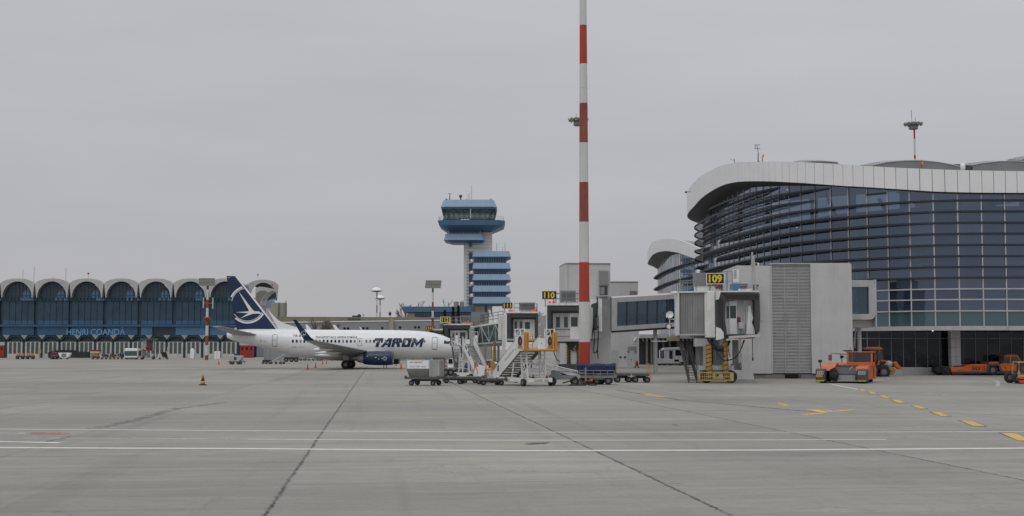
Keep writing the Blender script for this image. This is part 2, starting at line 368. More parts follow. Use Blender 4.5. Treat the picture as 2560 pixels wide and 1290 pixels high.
# ------------------------------------------------------------------ ground
def ground_mat():
    m = bpy.data.materials.new('apron_concrete'); m.use_nodes = True
    t = m.node_tree; b = t.nodes['Principled BSDF']; N = t.nodes.new; l = t.links.new
    b.inputs['Specular IOR Level'].default_value = 0.35
    co = N('ShaderNodeTexCoord')
    rot = N('ShaderNodeMapping'); rot.vector_type = 'POINT'; rot.inputs['Rotation'].default_value = (0, 0, -math.atan(0.1)); 
    l(co.outputs['Object'], rot.inputs[0])
    sp = N('ShaderNodeSeparateXYZ'); l(rot.outputs[0], sp.inputs[0])
    def math_(op, a, bb=None, c=None):
        n = N('ShaderNodeMath'); n.operation = op
        for i, v in enumerate((a, bb, c)):
            if v is None: continue
            if isinstance(v, (int, float)): n.inputs[i].default_value = v
            else: l(v, n.inputs[i])
        return n.outputs[0]
    def noise(scale, stretch=(1, 1, 1), detail=6, rough=0.6, loc=(0, 0, 0), src=None):
        mp = N('ShaderNodeMapping'); mp.inputs['Scale'].default_value = stretch; mp.inputs['Location'].default_value = loc
        l(src or rot.outputs[0], mp.inputs[0])
        n = N('ShaderNodeTexNoise'); n.inputs['Scale'].default_value = scale; n.inputs['Detail'].default_value = detail; n.inputs['Roughness'].default_value = rough
        l(mp.outputs[0], n.inputs['Vector']); return n.outputs['Fac']
    def rng_(v, a, bb, c, d):
        n = N('ShaderNodeMapRange'); l(v, n.inputs[0])
        for i, q in zip((1, 2, 3, 4), (a, bb, c, d)): n.inputs[i].default_value = q
        return n.outputs[0]
    S = 7.25
    wob = rng_(noise(0.35, (1, 1, 1), 4, 0.7), 0, 1, -0.03, 0.03)
    wobf = rng_(noise(6, (1, 1, 1), 3, 0.7), 0.3, 0.7, -0.035, 0.035)
    xs_ = math_('ADD', math_('ADD', math_('ADD', sp.outputs['X'], 1.77), wob), wobf)
    ys_ = math_('ADD', math_('ADD', sp.outputs['Y'], 3.0), wob)
    def joint(v, w0, w1):
        fr = math_('PINGPONG', math_('DIVIDE', v, S), 0.5)          # 0 at a joint
        # pingpong(0.5) is 0 at every whole slab
        d = math_('MULTIPLY', fr, S)
        return rng_(d, w0, w1, 1, 0)
    ok = math_('MAXIMUM', math_('MULTIPLY', rng_(sp.outputs['X'], -5.0, -3.0, 0, 1), rng_(sp.outputs['X'], 15, 18, 1, 0)), 0.28)   # the open, resealed joints
    jx = math_('MULTIPLY', joint(xs_, 0.018, 0.05), ok); jy = joint(ys_, 0.012, 0.03)
    brk = rng_(noise(0.9, (2, 1, 1), 6, 0.75), 0.36, 0.56, 0.35, 1)
    brk2 = rng_(noise(0.22, (1, 1, 1), 3, 0.6, (9, 2, 0)), 0.38, 0.60, 0.05, 0.6)
    J = math_('MAXIMUM', math_('MULTIPLY', jx, brk), math_('MULTIPLY', jy, brk2))
    # crumbled tar beside some joints
    jw = joint(math_('ADD', math_('ADD', sp.outputs['X'], 1.77), wob), 0.02, 0.12)
    tar = math_('MULTIPLY', jw, rng_(noise(5, (0.6, 1.6, 1), 5, 0.8), 0.56, 0.62, 0, 0.8))
    tar = math_('MULTIPLY', tar, rng_(noise(0.16, (1, 1, 1), 3, 0.6, (2, 5, 0)), 0.46, 0.58, 0.0, 1))
    J = math_('MAXIMUM', J, tar)
    # tone of each slab
    cx = math_('FLOOR', math_('DIVIDE', xs_, S)); cy = math_('FLOOR', math_('DIVIDE', ys_, S))
    cv = N('ShaderNodeCombineXYZ'); l(cx, cv.inputs[0]); l(cy, cv.inputs[1])
    wn_ = N('ShaderNodeTexWhiteNoise'); l(cv.outputs[0], wn_.inputs['Vector'])
    slab = rng_(wn_.outputs['Value'], 0, 1, 0.90, 1.07)
    big = rng_(noise(0.045, (1, 1, 1), 5, 0.55), 0.3, 0.7, 0.82, 1.12)
    streak = rng_(noise(0.5, (0.22, 1.3, 1), 7, 0.65, (3, 1, 0)), 0.3, 0.72, 0.77, 1.13)
    tyre = rng_(noise(0.8, (0.05, 1.6, 1), 5, 0.7, (1, 8, 0)), 0.56, 0.74, 1.0, 0.74)
    drive = rng_(noise(0.5, (1.5, 0.03, 1), 4, 0.6, (4, 3, 0)), 0.54, 0.70, 1.0, 0.85)
    fine = rng_(noise(9, (1, 1, 1), 6, 0.75), 0.25, 0.75, 0.88, 1.09)
    mid = rng_(noise(1.9, (0.6, 1.5, 1), 6, 0.7, (6, 4, 0)), 0.3, 0.7, 0.90, 1.08)
    fine2 = rng_(noise(45, (1, 1, 1), 3, 0.7), 0.25, 0.75, 0.90, 1.08)
    spots = rng_(noise(0.32, (1, 1.2, 1), 8, 0.68, (7, 7, 0)), 0.63, 0.75, 1.0, 0.60)
    stain = rng_(noise(1.7, (0.5, 1.4, 1), 4, 0.6, (1, 3, 0)), 0.69, 0.74, 1.0, 0.55)
    vo = N('ShaderNodeTexVoronoi'); vo.feature = 'DISTANCE_TO_EDGE'; vo.inputs['Scale'].default_value = 0.55
    wv = N('ShaderNodeVectorMath'); wv.operation = 'ADD'; l(rot.outputs[0], wv.inputs[0])
    nv = N('ShaderNodeTexNoise'); nv.inputs['Scale'].default_value = 1.1; nv.inputs['Detail'].default_value = 6; nv.inputs['Roughness'].default_value = 0.7
    l(rot.outputs[0], nv.inputs['Vector']); sc_ = N('ShaderNodeVectorMath'); sc_.operation = 'SCALE'; sc_.inputs['Scale'].default_value = 1.2
    l(nv.outputs['Color'], sc_.inputs[0]); l(sc_.outputs[0], wv.inputs[1]); l(wv.outputs[0], vo.inputs['Vector'])
    crack = rng_(vo.outputs['Distance'], 0.0, 0.012, 1, 0)
    crack = math_('MULTIPLY', crack, rng_(noise(0.15, (1, 1, 1), 3, 0.6, (3, 9, 0)), 0.46, 0.62, 0, 0.42))
    tone = slab
    for q in (big, streak, tyre, drive, mid, fine, fine2, spots, stain): tone = math_('MULTIPLY', tone, q)
    base = N('ShaderNodeMix'); base.data_type = 'RGBA'
    base.inputs[6].default_value = (0.345, 0.324, 0.288, 1); base.inputs[7].default_value = (0.318, 0.306, 0.278, 1)
    l(rng_(noise(0.09, (1, 1, 1), 4, 0.6, (5, 5, 0)), 0.35, 0.65, 0, 1), base.inputs[0])
    sc = N('ShaderNodeVectorMath'); sc.operation = 'SCALE'; l(base.outputs[2], sc.inputs[0]); l(tone, sc.inputs['Scale'])
    mx = N('ShaderNodeMix'); mx.data_type = 'RGBA'; mx.inputs[7].default_value = (0.045, 0.045, 0.05, 1)
    l(math_('MAXIMUM', J, crack), mx.inputs[0]); l(sc.outputs[0], mx.inputs[6]); l(mx.outputs[2], b.inputs['Base Color'])
    l(rng_(noise(0.5, (0.22, 1.3, 1), 7, 0.65, (3, 1, 0)), 0.3, 0.7, 0.62, 0.85), b.inputs['Roughness'])
    bp = N('ShaderNodeBump'); bp.inputs['Strength'].default_value = 0.25; bp.inputs['Distance'].default_value = 0.02
    l(math_('SUBTRACT', noise(9, (1, 1, 1), 6, 0.75), math_('MULTIPLY', J, 0.5)), bp.inputs['Height']); l(bp.outputs[0], b.inputs['Normal'])
    return m
g = MB(); 
xs = [-1500, -200, -60, 0, 60, 200, 1500]; ys = [-60, 0, 60, 150, 300, 600, 3000]
g.grid([[(x, y, 0) for x in xs] for y in ys], smooth=False)
tag(g.build('ground', ground_mat()), kind='structure')

def paint(name, c, wear=0.45, scale=2.2):
    m = mat(name, c, 0.6, var=0.15, scale=3)
    t = m.node_tree; b = t.nodes['Principled BSDF']; l = t.links.new
    co = t.nodes.new('ShaderNodeTexCoord'); n = t.nodes.new('ShaderNodeTexNoise'); n.inputs['Scale'].default_value = scale; n.inputs['Detail'].default_value = 8; n.inputs['Roughness'].default_value = 0.75
    r = t.nodes.new('ShaderNodeMapRange'); r.inputs[1].default_value = wear - 0.1; r.inputs[2].default_value = wear + 0.12
    l(co.outputs['Object'], n.inputs['Vector']); l(n.outputs['Fac'], r.inputs[0]); l(r.outputs[0], b.inputs['Alpha'])
    return m
K['pw'] = paint('worn_white_paint', (0.74, 0.73, 0.70), 0.28)
K['pw2'] = paint('faded_white_paint', (0.60, 0.59, 0.57), 0.45)
K['pw3'] = paint('thin_white_paint', (0.72, 0.71, 0.68), 0.27)
K['py'] = paint('worn_yellow_paint', (0.66, 0.45, 0.08), 0.36)
K['pyf'] = paint('faded_yellow_paint', (0.42, 0.32, 0.16), 0.47)
K['pr'] = paint('worn_red_paint', (0.46, 0.20, 0.17), 0.5, 1.5)
K['pk'] = paint('black_border_paint', (0.085, 0.085, 0.085), 0.46)
def stripe(name, pts, w, m, lift=0.004, sub=14):
    q = [G(*p) for p in pts]
    d = []
    for a, b in zip(q, q[1:]): d += [a.lerp(b, i / sub) for i in range(sub)]
    d.append(q[-1])
    rows = []
    for i, p in enumerate(d):
        t = (d[min(i+1, len(d)-1)] - d[max(i-1, 0)]).normalized(); n = Vector((-t.y, t.x, 0)) * (w / 2)
        rows.append([(p.x - n.x, p.y - n.y, lift), (p.x + n.x, p.y + n.y, lift)])
    o = MB().grid(rows, False).build(name, m); tag(o, kind='structure'); return o
def patch(name, pts, m, lift=0.004):
    q = [G(*p) for p in pts]
    o = MB().poly([(p.x, p.y, lift) for p in q]).build(name, m); tag(o, kind='structure'); return o
stripe('white_line', [(-60, 1119), (640, 1122), (1280, 1127), (1900, 1125.5), (2640, 1120)], 0.33, K['pw'])
stripe('white_line', [(620, 1098), (1000, 1100), (1280, 1101), (1900, 1100), (2215, 1098.5)], 0.2, K['pw3'])
stripe('white_line', [(60, 1095), (330, 1096.5), (620, 1098)], 0.16, K['pw2'])
stripe('white_line', [(2330, 1098), (2560, 1098)], 0.12, K['pw2'])
stripe('white_line', [(-60, 1072.5), (640, 1077), (1280, 1080.5), (1900, 1081), (2640, 1079)], 0.21, K['pw3'])
stripe('white_line', [(-40, 1082), (190, 1084.5)], 0.3, K['pw2'])
stripe('white_line', [(-40, 1103), (150, 1107)], 0.3, K['pw'])
stripe('white_line', [(2170, 1075), (2240, 1071), (2330, 1066)], 0.10, K['pw2'])
patch('red_marking', [(62, 1083), (80, 1080.5), (150, 1080.5), (178, 1084), (150, 1087), (85, 1086.5)], K['pr'], 0.008)
for a, b, c, d in [((2147,973),(2158,973),(2166,978),(2154,978)), ((2169,980),(2181,980),(2194,985),(2181,985)), ((2197,989),(2211,989),(2227,995.5),(2212,995.5)),
                   ((2228,1000),(2246,1000),(2266,1007.5),(2246,1007.5)), ((2279,1014.5),(2297,1014.5),(2318,1022),(2298,1022)), ((2327,1030),(2349,1030),(2376,1040.5),(2352,1040.5)),
                   ((2400,1052),(2427,1052),(2463,1065.5),(2434,1065.5)), ((2502,1083),(2536,1083),(2584,1102),(2546,1102))]:
    patch('yellow_dash', (a, b, c, d), K['py'], 0.008)
    cx = (a[0]+b[0]+c[0]+d[0])/4; cy = (a[1]+b[1]+c[1]+d[1])/4
    patch('black_dash_border', [(cx+(p[0]-cx)*1.22, cy+(p[1]-cy)*1.12) for p in (a, b, c, d)], K['pk'], 0.004)
patch('yellow_dash', [(1942,1009),(1958,1009),(1976,1014.5),(1960,1014.5)], K['py'])
stripe('yellow_mark', [(2008, 1038), (2072, 1030), (2134, 1024)], 0.30, K['py'])
stripe('yellow_mark', [(2030, 1024), (2062, 1031)], 0.55, K['py'], 0.008)
stripe('white_mark', [(2062, 1024), (2085, 1030)], 0.2, K['pw2'], 0.010)
stripe('yellow_mark', [(1612, 986), (1664, 993)], 0.35, K['py'])
stripe('yellow_line', [(700, 1005), (1100, 1001), (1500, 985), (1900, 972)], 0.3, K['pyf'])
stripe('yellow_line', [(60, 1003), (700, 1005)], 0.3, K['pyf'])
stripe('yellow_line', [(1640, 1000), (1780, 1003), (1960, 1012)], 0.2, K['pyf'])
stripe('yellow_line', [(2110, 1032), (2330, 1033)], 0.25, K['pyf'])
stripe('white_line', [(2080, 961), (2110, 967), (2147, 974)], 0.18, K['pw'])
stripe('white_line', [(2045, 966), (2085, 968)], 0.2, K['pw2'])
stripe('white_line', [(2310, 983), (2390, 989)], 0.25, K['pw2'])
stripe('white_line', [(2180, 951), (2260, 942), (2420, 938), (2560, 937)], 0.45, K['pw2'])
stripe('white_line', [(2420, 943), (2475, 948), (2492, 952), (2496, 958), (2494, 966)], 0.28, K['pw2'])
stripe('white_line', [(1832, 958), (1900, 958)], 0.3, K['pw2'])
stripe('white_line', [(1560, 930), (1700, 931)], 0.6, K['pw2'])
stripe('dark_seam', [(0, 1103), (115, 1105), (180, 1090)], 0.05, K['pk'], 0.012)
stripe('tyre_mark', [(230, 1072), (330, 1053), (440, 1022), (560, 1006)], 0.5, paint('tyre_rubber', (0.17, 0.17, 0.165), 0.54, 1.2), 0.002)
stripe('tyre_mark', [(1540, 975), (1700, 1000), (1900, 1018), (2060, 1032)], 0.22, paint('tyre_rubber_dark', (0.10, 0.10, 0.105), 0.47, 1.2), 0.002)
stripe('tyre_mark', [(2330, 1032), (2480, 1037), (2640, 1040)], 0.14, K['pk'], 0.002)
patch('oil_stain', [(1303,1109),(1330,1107),(1378,1106),(1362,1110.5),(1322,1112)], K['pk'], 0.006)
patch('oil_stain', [(1678,1060.5),(1690,1062),(1699,1065),(1685,1063.5)], K['pk'], 0.006)
# grass strip and kerbs below the far terminal
def mat_grass(): return mat('winter_grass', (0.055, 0.068, 0.028), 0.95, var=0.4, scale=0.6)
gr = MB(); rg2 = random.Random(3)
for (x0, x1) in ((88, 250), (398, 556)):
    for i in range(1600):
        p = G(rg2.uniform(x0, x1), rg2.uniform(889.5, 894.0)); h = rg2.uniform(0.15, 0.4); w = rg2.uniform(0.1, 0.25); a = rg2.uniform(0, 3.1)
        dx, dy = w*math.cos(a), w*math.sin(a)
        gr.add([(p.x-dx, p.y-dy, 0), (p.x+dx, p.y+dy, 0), (p.x+dx*0.3+0.1, p.y, h)], [(0, 1, 2)])
tag(gr.build('grass', mat_grass()), kind='stuff')
for (x0, x1) in ((88, 250), (398, 556)):
    a, b, c, d = G(x0, 894.3), G(x1, 894.3), G(x1, 889.3), G(x0, 889.3)
    o = MB().hexa([(q.x, q.y, 0.0) for q in (a, b, c, d)], [(q.x, q.y, 0.06) for q in (a, b, c, d)]).build('verge', mat_grass()); tag(o, kind='structure')
for (x0, x1, y) in ((-20, 88, 892), (250, 398, 895), (556, 660, 894.5)):
    a, b = G(x0, y), G(x1, y)
    o = MB().box(a.x, b.x, a.y, a.y + 0.4, 0, 0.15).build('kerb', K['pilaster']); tag(o, kind='structure')
# ------------------------------------------------------------------ curved glass terminals
def walk(x, y, angles, step=2.25):
    pts = [(x, y)]
    for a in angles:
        x -= step * math.cos(R(a)); y += step * math.sin(R(a)); pts.append((x, y))
    return pts
def smooth_ang(A):
    k = [1, 2, 3, 2, 1]; P_ = [A[0]]*2 + A + [A[-1]]*2
    return [sum(k[j]*P_[i+j] for j in range(5))/9 for i in range(len(A))]
def curved_hall(root, pts, ang, table_t, table_b, over, drop, zb, fins, wrapz, gtop_fix, thin_below, fin_over, finstart=None):
    n = len(pts)
    nor = []
    for i in range(n):
        a = ang[max(0, min(i, n-2))] if i in (0, n-1) else (ang[i-1] + ang[i]) / 2
        nor.append((-math.sin(R(a)), -math.cos(R(a)), a))
    F = []
    zt = zbm = None
    for i in range(n):
        a = nor[i][2]; o = over(a, i)
        x, y = pts[i][0] + nor[i][0]*o, pts[i][1] + nor[i][1]*o
        if a < wrapz:
            px = PX((x, y, 18))[0]
            zt = P(px, interp(table_t, px), y).z; zbm = P(px, interp(table_b, px), y).z
            zt0, zb0 = zt, zbm
        else:
            zt -= 0.10; zbm -= 0.10
        F.append((x, y, zt, zbm))
    # fascia panels: one strip per bay with a shadow gap between them
    fa = MB(); gap = MB()
    for i in range(n-1):
        A, B = F[i], F[i+1]
        subs = 2 if math.hypot(B[0]-A[0], B[1]-A[1]) > 1.6 else 1
        for s in range(subs):
            f0, f1 = s/subs + 0.012, (s+1)/subs - 0.012
            p = lambda f, j: A[j] + (B[j]-A[j])*f
            nx, ny = nor[i][0], nor[i][1]
            lo = [(p(f0,0), p(f0,1), p(f0,3)), (p(f1,0), p(f1,1), p(f1,3)), (p(f1,0)-nx*0.2, p(f1,1)-ny*0.2, p(f1,3)), (p(f0,0)-nx*0.2, p(f0,1)-ny*0.2, p(f0,3))]
            hi = [(p(f0,0), p(f0,1), p(f0,2)), (p(f1,0), p(f1,1), p(f1,2)), (p(f1,0)-nx*0.2, p(f1,1)-ny*0.2, p(f1,2)), (p(f0,0)-nx*0.2, p(f0,1)-ny*0.2, p(f0,2))]
            fa.hexa(lo, hi)
        gap.poly([(A[0]-nor[i][0]*0.1, A[1]-nor[i][1]*0.1, A[3]+0.02), (B[0]-nor[i+1][0]*0.1, B[1]-nor[i+1][1]*0.1, B[3]+0.02), (B[0]-nor[i+1][0]*0.1, B[1]-nor[i+1][1]*0.1, B[2]-0.02), (A[0]-nor[i][0]*0.1, A[1]-nor[i][1]*0.1, A[2]-0.02)])
    fo = fa.build('fascia', K['panel'], root); gap.build('fascia_backing', K['dgrey'], fo)
    # soffit from the fascia down to the head of the glass
    gt = [F[i][3] - drop(nor[i][2], i) for i in range(n)]
    so_ = MB()
    rows = []
    for t in (0, 0.35, 0.7, 1.0):
        rows.append([(F[i][0] + (pts[i][0]-F[i][0])*t, F[i][1] + (pts[i][1]-F[i][1])*t, F[i][3] + (gt[i]-F[i][3])*(t**1.3) + 0.01) for i in range(n)])
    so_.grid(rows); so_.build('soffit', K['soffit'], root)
    # roof sheet rising gently inward
    rf = MB(); cx = sum(p[0] for p in pts)/n + 18; cy = max(p[1] for p in pts) - 12
    rows = [[(F[i][0] + (cx-F[i][0])*t, F[i][1] + (cy-F[i][1])*t, F[i][2] - 0.05 + 0.9*math.sin(t*1.4)) for i in range(n)] for t in (0, 0.3, 0.6, 1.0)]
    rf.grid(rows); rf.build('roof', K['roofgrey'], root)
    # glass bays, mullions
    for i in range(n-1):
        A, B = pts[i], pts[i+1]
        zs = fins[0] if thin_below else zb
        m = MB(); m.add([(A[0], A[1], zs), (B[0], B[1], zs), (B[0], B[1], gt[i+1]), (A[0], A[1], gt[i])], [(0, 1, 2, 3)])
        m.build('glass_bay', K['gform'], root)
        if thin_below: MB().add([(A[0], A[1], zb), (B[0], B[1], zb), (B[0], B[1], zs), (A[0], A[1], zs)], [(0, 1, 2, 3)]).build('spandrel_pane', K['gspan'], root)
        nx, ny = nor[i][0]*0.06, nor[i][1]*0.06
        m = MB(); m.bar((A[0]+nx, A[1]+ny, zb), (A[0]+nx, A[1]+ny, gt[i]), 0.10 if nor[i][2] < 58 else 0.055, 0.16 if nor[i][2] < 58 else 0.07); m.build('mullion', K['mullion'], root)
    # horizontal blades
    for k, z in enumerate(fins):
        thin = z < thin_below
        sel = [i for i in range(n) if gt[i] > z + 0.15 and (finstart is None or finstart(k, i))]
        if len(sel) < 2: continue
        runs = []; 
        for i in sel:
            if runs and runs[-1][-1] == i-1: runs[-1].append(i)
            else: runs.append([i])
        for r in runs:
            if len(r) < 2: continue
            m = MB(); L_ = len(r)
            def off(i, j): 
                e = min(j, L_-1-j)
                return fin_over(nor[i][2], i) * min(1.0, (e + 0.15) / 3.0) if not thin else 0.16
            for j in range(L_-1):
                i0, i1 = r[j], r[j+1]
                o0, o1 = off(i0, j), off(i1, j+1)
                q = lambda i, o: (pts[i][0] + nor[i][0]*o, pts[i][1] + nor[i][1]*o)
                h = 0.06 if thin else 0.09
                a0, a1 = q(i0, o0), q(i1, o1); w = 0.10 if thin else 0.16
                b0, b1 = q(i0, max(0.03, o0-w)), q(i1, max(0.03, o1-w))
                m.hexa([(*a0, z-h), (*a1, z-h), (*b1, z-h), (*b0, z-h)], [(*a0, z+h), (*a1, z+h), (*b1, z+h), (*b0, z+h)])
                if not thin:
                    c0, c1 = q(i0, 0.20), q(i1, 0.20); d0, d1 = q(i0, 0.03), q(i1, 0.03)
                    m.hexa([(*c0, z-h), (*c1, z-h), (*d1, z-h), (*d0, z-h)], [(*c0, z+h), (*c1, z+h), (*d1, z+h), (*d0, z+h)])
                    if o0 > 0.45:
                        for s in (0.25, 0.75):
                            e0 = (q(i0, 0.2)[0]*(1-s) + q(i1, 0.2)[0]*s, q(i0, 0.2)[1]*(1-s) + q(i1, 0.2)[1]*s)
                            e1 = (b0[0]*(1-s) + b1[0]*s, b0[1]*(1-s) + b1[1]*s)
                            m.bar((*e0, z), (*e1, z), 0.13, 0.06)
            m.build('transom' if thin else 'sun_blade', K['mullion'] if thin else K['fin'], root)
    return F, gt, nor

A1 = [0, 3.2, 0, 36.5, 41, 47, 48.2, 49.5, 61, 61, 69.5, 73.8, 78.8, 80.5, 81, 80.5, 82.2, 83, 84, 84.5, 85.5, 86.5, 87.2, 87.6, 88.4, 89.2, 90.5, 92]
A1 = [0.0]*10 + A1 + [97, 106, 116, 126, 134, 140]
A1s = smooth_ang(A1)
A1s[:8] = [0.0]*8
x0 = (2510 - 1280) / FPX * 128 + 0.25 + 10*2.25
P1 = walk(x0, 128.0, A1s)
zb1 = P(2515, 815, 128).z
finz = [P(2511, y, 128).z for y in (777, 748.6, 722, 694, 667, 640, 612, 584, 556.5, 528.5, 500.7)]
finz += [finz[-1] + 1.08*i for i in range(1, 5)]
T_t = [(1718,496),(1721,482),(1724,475),(1733,458.6),(1749,443),(1770,430),(1791,419),(1817,411),(1843.6,406),(1870,404.6),(1909,404),(1962,404),(2002,405),(2041,407),(2080,409),(2125,411.6),(2209,417.4),(2295,421.6),(2420,425.8),(2560,428),(2900,430)]
T_b = [(1718,545),(1722,534),(1728,524),(1738,513),(1751,498),(1764,487.6),(1780,477),(1799,466.5),(1817,460),(1838,455),(1870,453),(1923,453),(1962,455),(2002,457),(2041,460),(2080,462.5),(2125,466),(2176,468),(2223,471.6),(2279,475),(2334,478.6),(2393,480.5),(2455,481.6),(2560,482),(2900,482)]
ease = lambda a, lo, hi: max(0.0, min(1.0, (a - lo) / (hi - lo)))
hall = thing('glass_terminal', 'large curved glass terminal with white panelled roof band and dark horizontal blades, on the right', 'terminal', (0, 0, 0))
F1, gt1, nor1 = curved_hall(hall, P1, A1s, T_t, T_b,
    lambda a, i: 0.55 + 1.75*ease(a, 45, 85), lambda a, i: 0.12 + 0.55*ease(a, 55, 86), zb1, finz, 89.5, None, P(2511, 705, 128).z,
    lambda a, i: 0.22 + 1.15*ease(a, 25, 66),
    lambda k, i: not ((k == 3 and 22 < i < 27) or (k == 5 and 33 < i < 35) or (k == 7 and i in (34, 35)) or (k == 9 and i in (33, 34)) or (k == 11 and i in (17, 18))))
# white rail under the glass, recessed ground floor
m = MB()
for i in range(len(P1)-1):
    A, B = P1[i], P1[i+1]; n0, n1 = nor1[i], nor1[i+1]
    m.hexa([(A[0]+n0[0]*.2, A[1]+n0[1]*.2, zb1-.42), (B[0]+n1[0]*.2, B[1]+n1[1]*.2, zb1-.42), (B[0]-n1[0]*.5, B[1]-n1[1]*.5, zb1-.42), (A[0]-n0[0]*.5, A[1]-n0[1]*.5, zb1-.42)],
           [(A[0]+n0[0]*.2, A[1]+n0[1]*.2, zb1), (B[0]+n1[0]*.2, B[1]+n1[1]*.2, zb1), (B[0]-n1[0]*.5, B[1]-n1[1]*.5, zb1), (A[0]-n0[0]*.5, A[1]-n0[1]*.5, zb1)])
m.build('floor_edge', K['lgrey'], hall)
m = MB(); ring = [(p[0], p[1]) for p in P1]; back = [(ring[0][0], 178.0)]
inner = [(p[0] - n[0]*0.25, p[1] - n[1]*0.25) for p, n in zip(P1, nor1)][2:-2]
loop = inner + [(inner[-1][0]+6, inner[-1][1]+1), (inner[0][0], inner[-1][1])]
m.prismz(loop, zb1-0.38, zb1-0.05); m.build('floor_slab', K['inwall'], hall)
m = MB()
for zz in (zb1 + 5.2, ):
    sh = [(p[0] - n[0]*5.5, p[1] - n[1]*5.5) for p, n in zip(P1, nor1)][2:-4]
    m.prismz(sh + [(sh[-1][0]+6, sh[-1][1]), (sh[0][0], sh[-1][1])], zz, zz+0.5)
m.build('mezzanine', K['inwall'], hall)
m = MB(); sh = [(85, 144), (46, 144), (38, 152), (33, 166), (31.5, 200)]
m.grid([[(x, y, zb1) for x, y in sh], [(x, y, 18.2) for x, y in sh]], False); m.build('back_wall', K['inwall'], hall)
for i in range(3, len(P1)-8, 3):
    p, n = P1[i], nor1[i]
    if i % 2 == 0 and i > 18: continue
    m = MB(); m.tube((p[0]-n[0]*2.4+0.6, p[1]-n[1]*2.4, zb1), (p[0]-n[0]*2.4+0.6, p[1]-n[1]*2.4, gt1[i]+0.2), 0.42, n=14); m.build('interior_column', K['incol'], hall)
for i, s in ((18, 1), (14, 1), (20, -1), (8, -1)):
    p, n = P1[i], nor1[i]; q = P1[i+2]
    m = MB(); m.tube((p[0]-n[0]*4, p[1]-n[1]*4, zb1+6), (q[0]-n[0]*4, q[1]-n[1]*4, gt1[i]), 0.22, n=8); m.build('interior_brace', K['incol'], hall)
for px, py in ((2075,475.5),(2075,501.5),(2075,533),(1968,475.5),(1973,500.5),(1992,570),(2349,581.5)):
    v = P(px, py, 145); m = MB(); m.lathe([(0.0,0),(0.09,0.03),(0.09,0.09),(0.0,0.12)], v, 8, cap=False); m.build('ceiling_spot', K['spot'], hall)
# ground floor glazing set back under the hall
gf_y = 133.0
fr = FR(2300, gf_y)
gx0, gx1 = fr.x(2090, 880), fr.x(2760, 880)
gl0 = fr.o
zt_ = zb1 - 0.42
m = MB(); m.box(gl0.x+gx0, gl0.x+gx1, gf_y-0.25, gf_y+0.1, 0, P(2300, 918, gf_y).z); m.build('plinth', K['lgrey'], hall)
m = MB(); m.box(gl0.x+gx0, gl0.x+gx1, gf_y+14, gf_y+14.3, 0, zt_); m.build('back_wall', K['dgrey'], hall)
for k, px in enumerate(range(2078, 2760, 30)):
    xa, xb = P(px, 880, gf_y).x, P(px+30, 880, gf_y).x
    m = MB(); m.add([(xa, gf_y, 0.6), (xb, gf_y, 0.6), (xb, gf_y, zt_), (xa, gf_y, zt_)], [(0,1,2,3)]); m.build('shopfront_glass', K['gshop'], hall)
    m = MB(); m.box(xa-0.03, xa+0.03, gf_y-0.08, gf_y-0.01, 0.6, zt_); m.build('shopfront_mullion', K['grey'], hall)
m = MB(); m.box(gl0.x+gx0, gl0.x+gx1, gf_y-0.07, gf_y-0.012, P(2300, 846, gf_y).z-0.03, P(2300, 846, gf_y).z+0.03); m.build('shopfront_rail', K['grey'], hall)
for px0, px1, D in ((2378, 2402, 131.5), (2640, 2664, 131.5)):
    xa, xb = P(px0, 880, D).x, P(px1, 880, D).x
    m = MB(); m.box(xa, xb, D, D+0.9, 0, zt_)
    o = m.build('column', K['cladding'], hall); m2 = MB()
    for z in (0.9, 1.8, 2.7, 3.6): m2.box(xa-0.004, xb+0.004, D-0.004, D+0.9, z-0.012, z+0.012)
    xm = (xa+xb)/2; m2.box(xm-0.01, xm+0.01, D-0.005, D+0.1, 0, zt_-0.05); m2.build('joint', K['dgrey'], o)
for px in (2300, 2430, 2198): # inside columns, braces and stored sheets behind the panes
    v = P(px, 880, gf_y+3); m = MB(); m.tube((v.x, v.y, 0), (v.x, v.y, zt_), 0.33, n=12); m.build('interior_column', K['inwall'], hall)
for (pa, pb) in (((2285, 825), (2305, 866)), ((2322, 825), (2303, 866))):
    m = MB(); m.tube(P(*pa, gf_y+1), P(*pb, gf_y+1), 0.09, n=6); m.build('interior_brace', K['dgrey'], hall)
r5 = random.Random(5)
for px, py, w, h in ((2205, 880, 2.2, 1.0), (2248, 884, 1.8, 0.9), (2345, 880, 2.0, 2.2)):
    v = P(px, py, gf_y+1.6); m = MB()
    rows = [[(v.x + (i/6-.5)*w + r5.uniform(-.1,.1), v.y + r5.uniform(-.3,.3), v.z + (j/5-.5)*h + r5.uniform(-.15,.15)) for i in range(7)] for j in range(6)]
    m.grid(rows, False); m.build('dust_sheet', K['clean_white'], hall)
for px, py in ((2163, 826), (2240, 825), (2332, 829), (2357, 825)):
    v = P(px, py, gf_y+0.8); m = MB(); m.lathe([(0.0,0),(0.07,0.02),(0.07,0.08),(0.0,0.1)], v, 8, cap=False); m.build('ceiling_spot', K['spot'], hall)
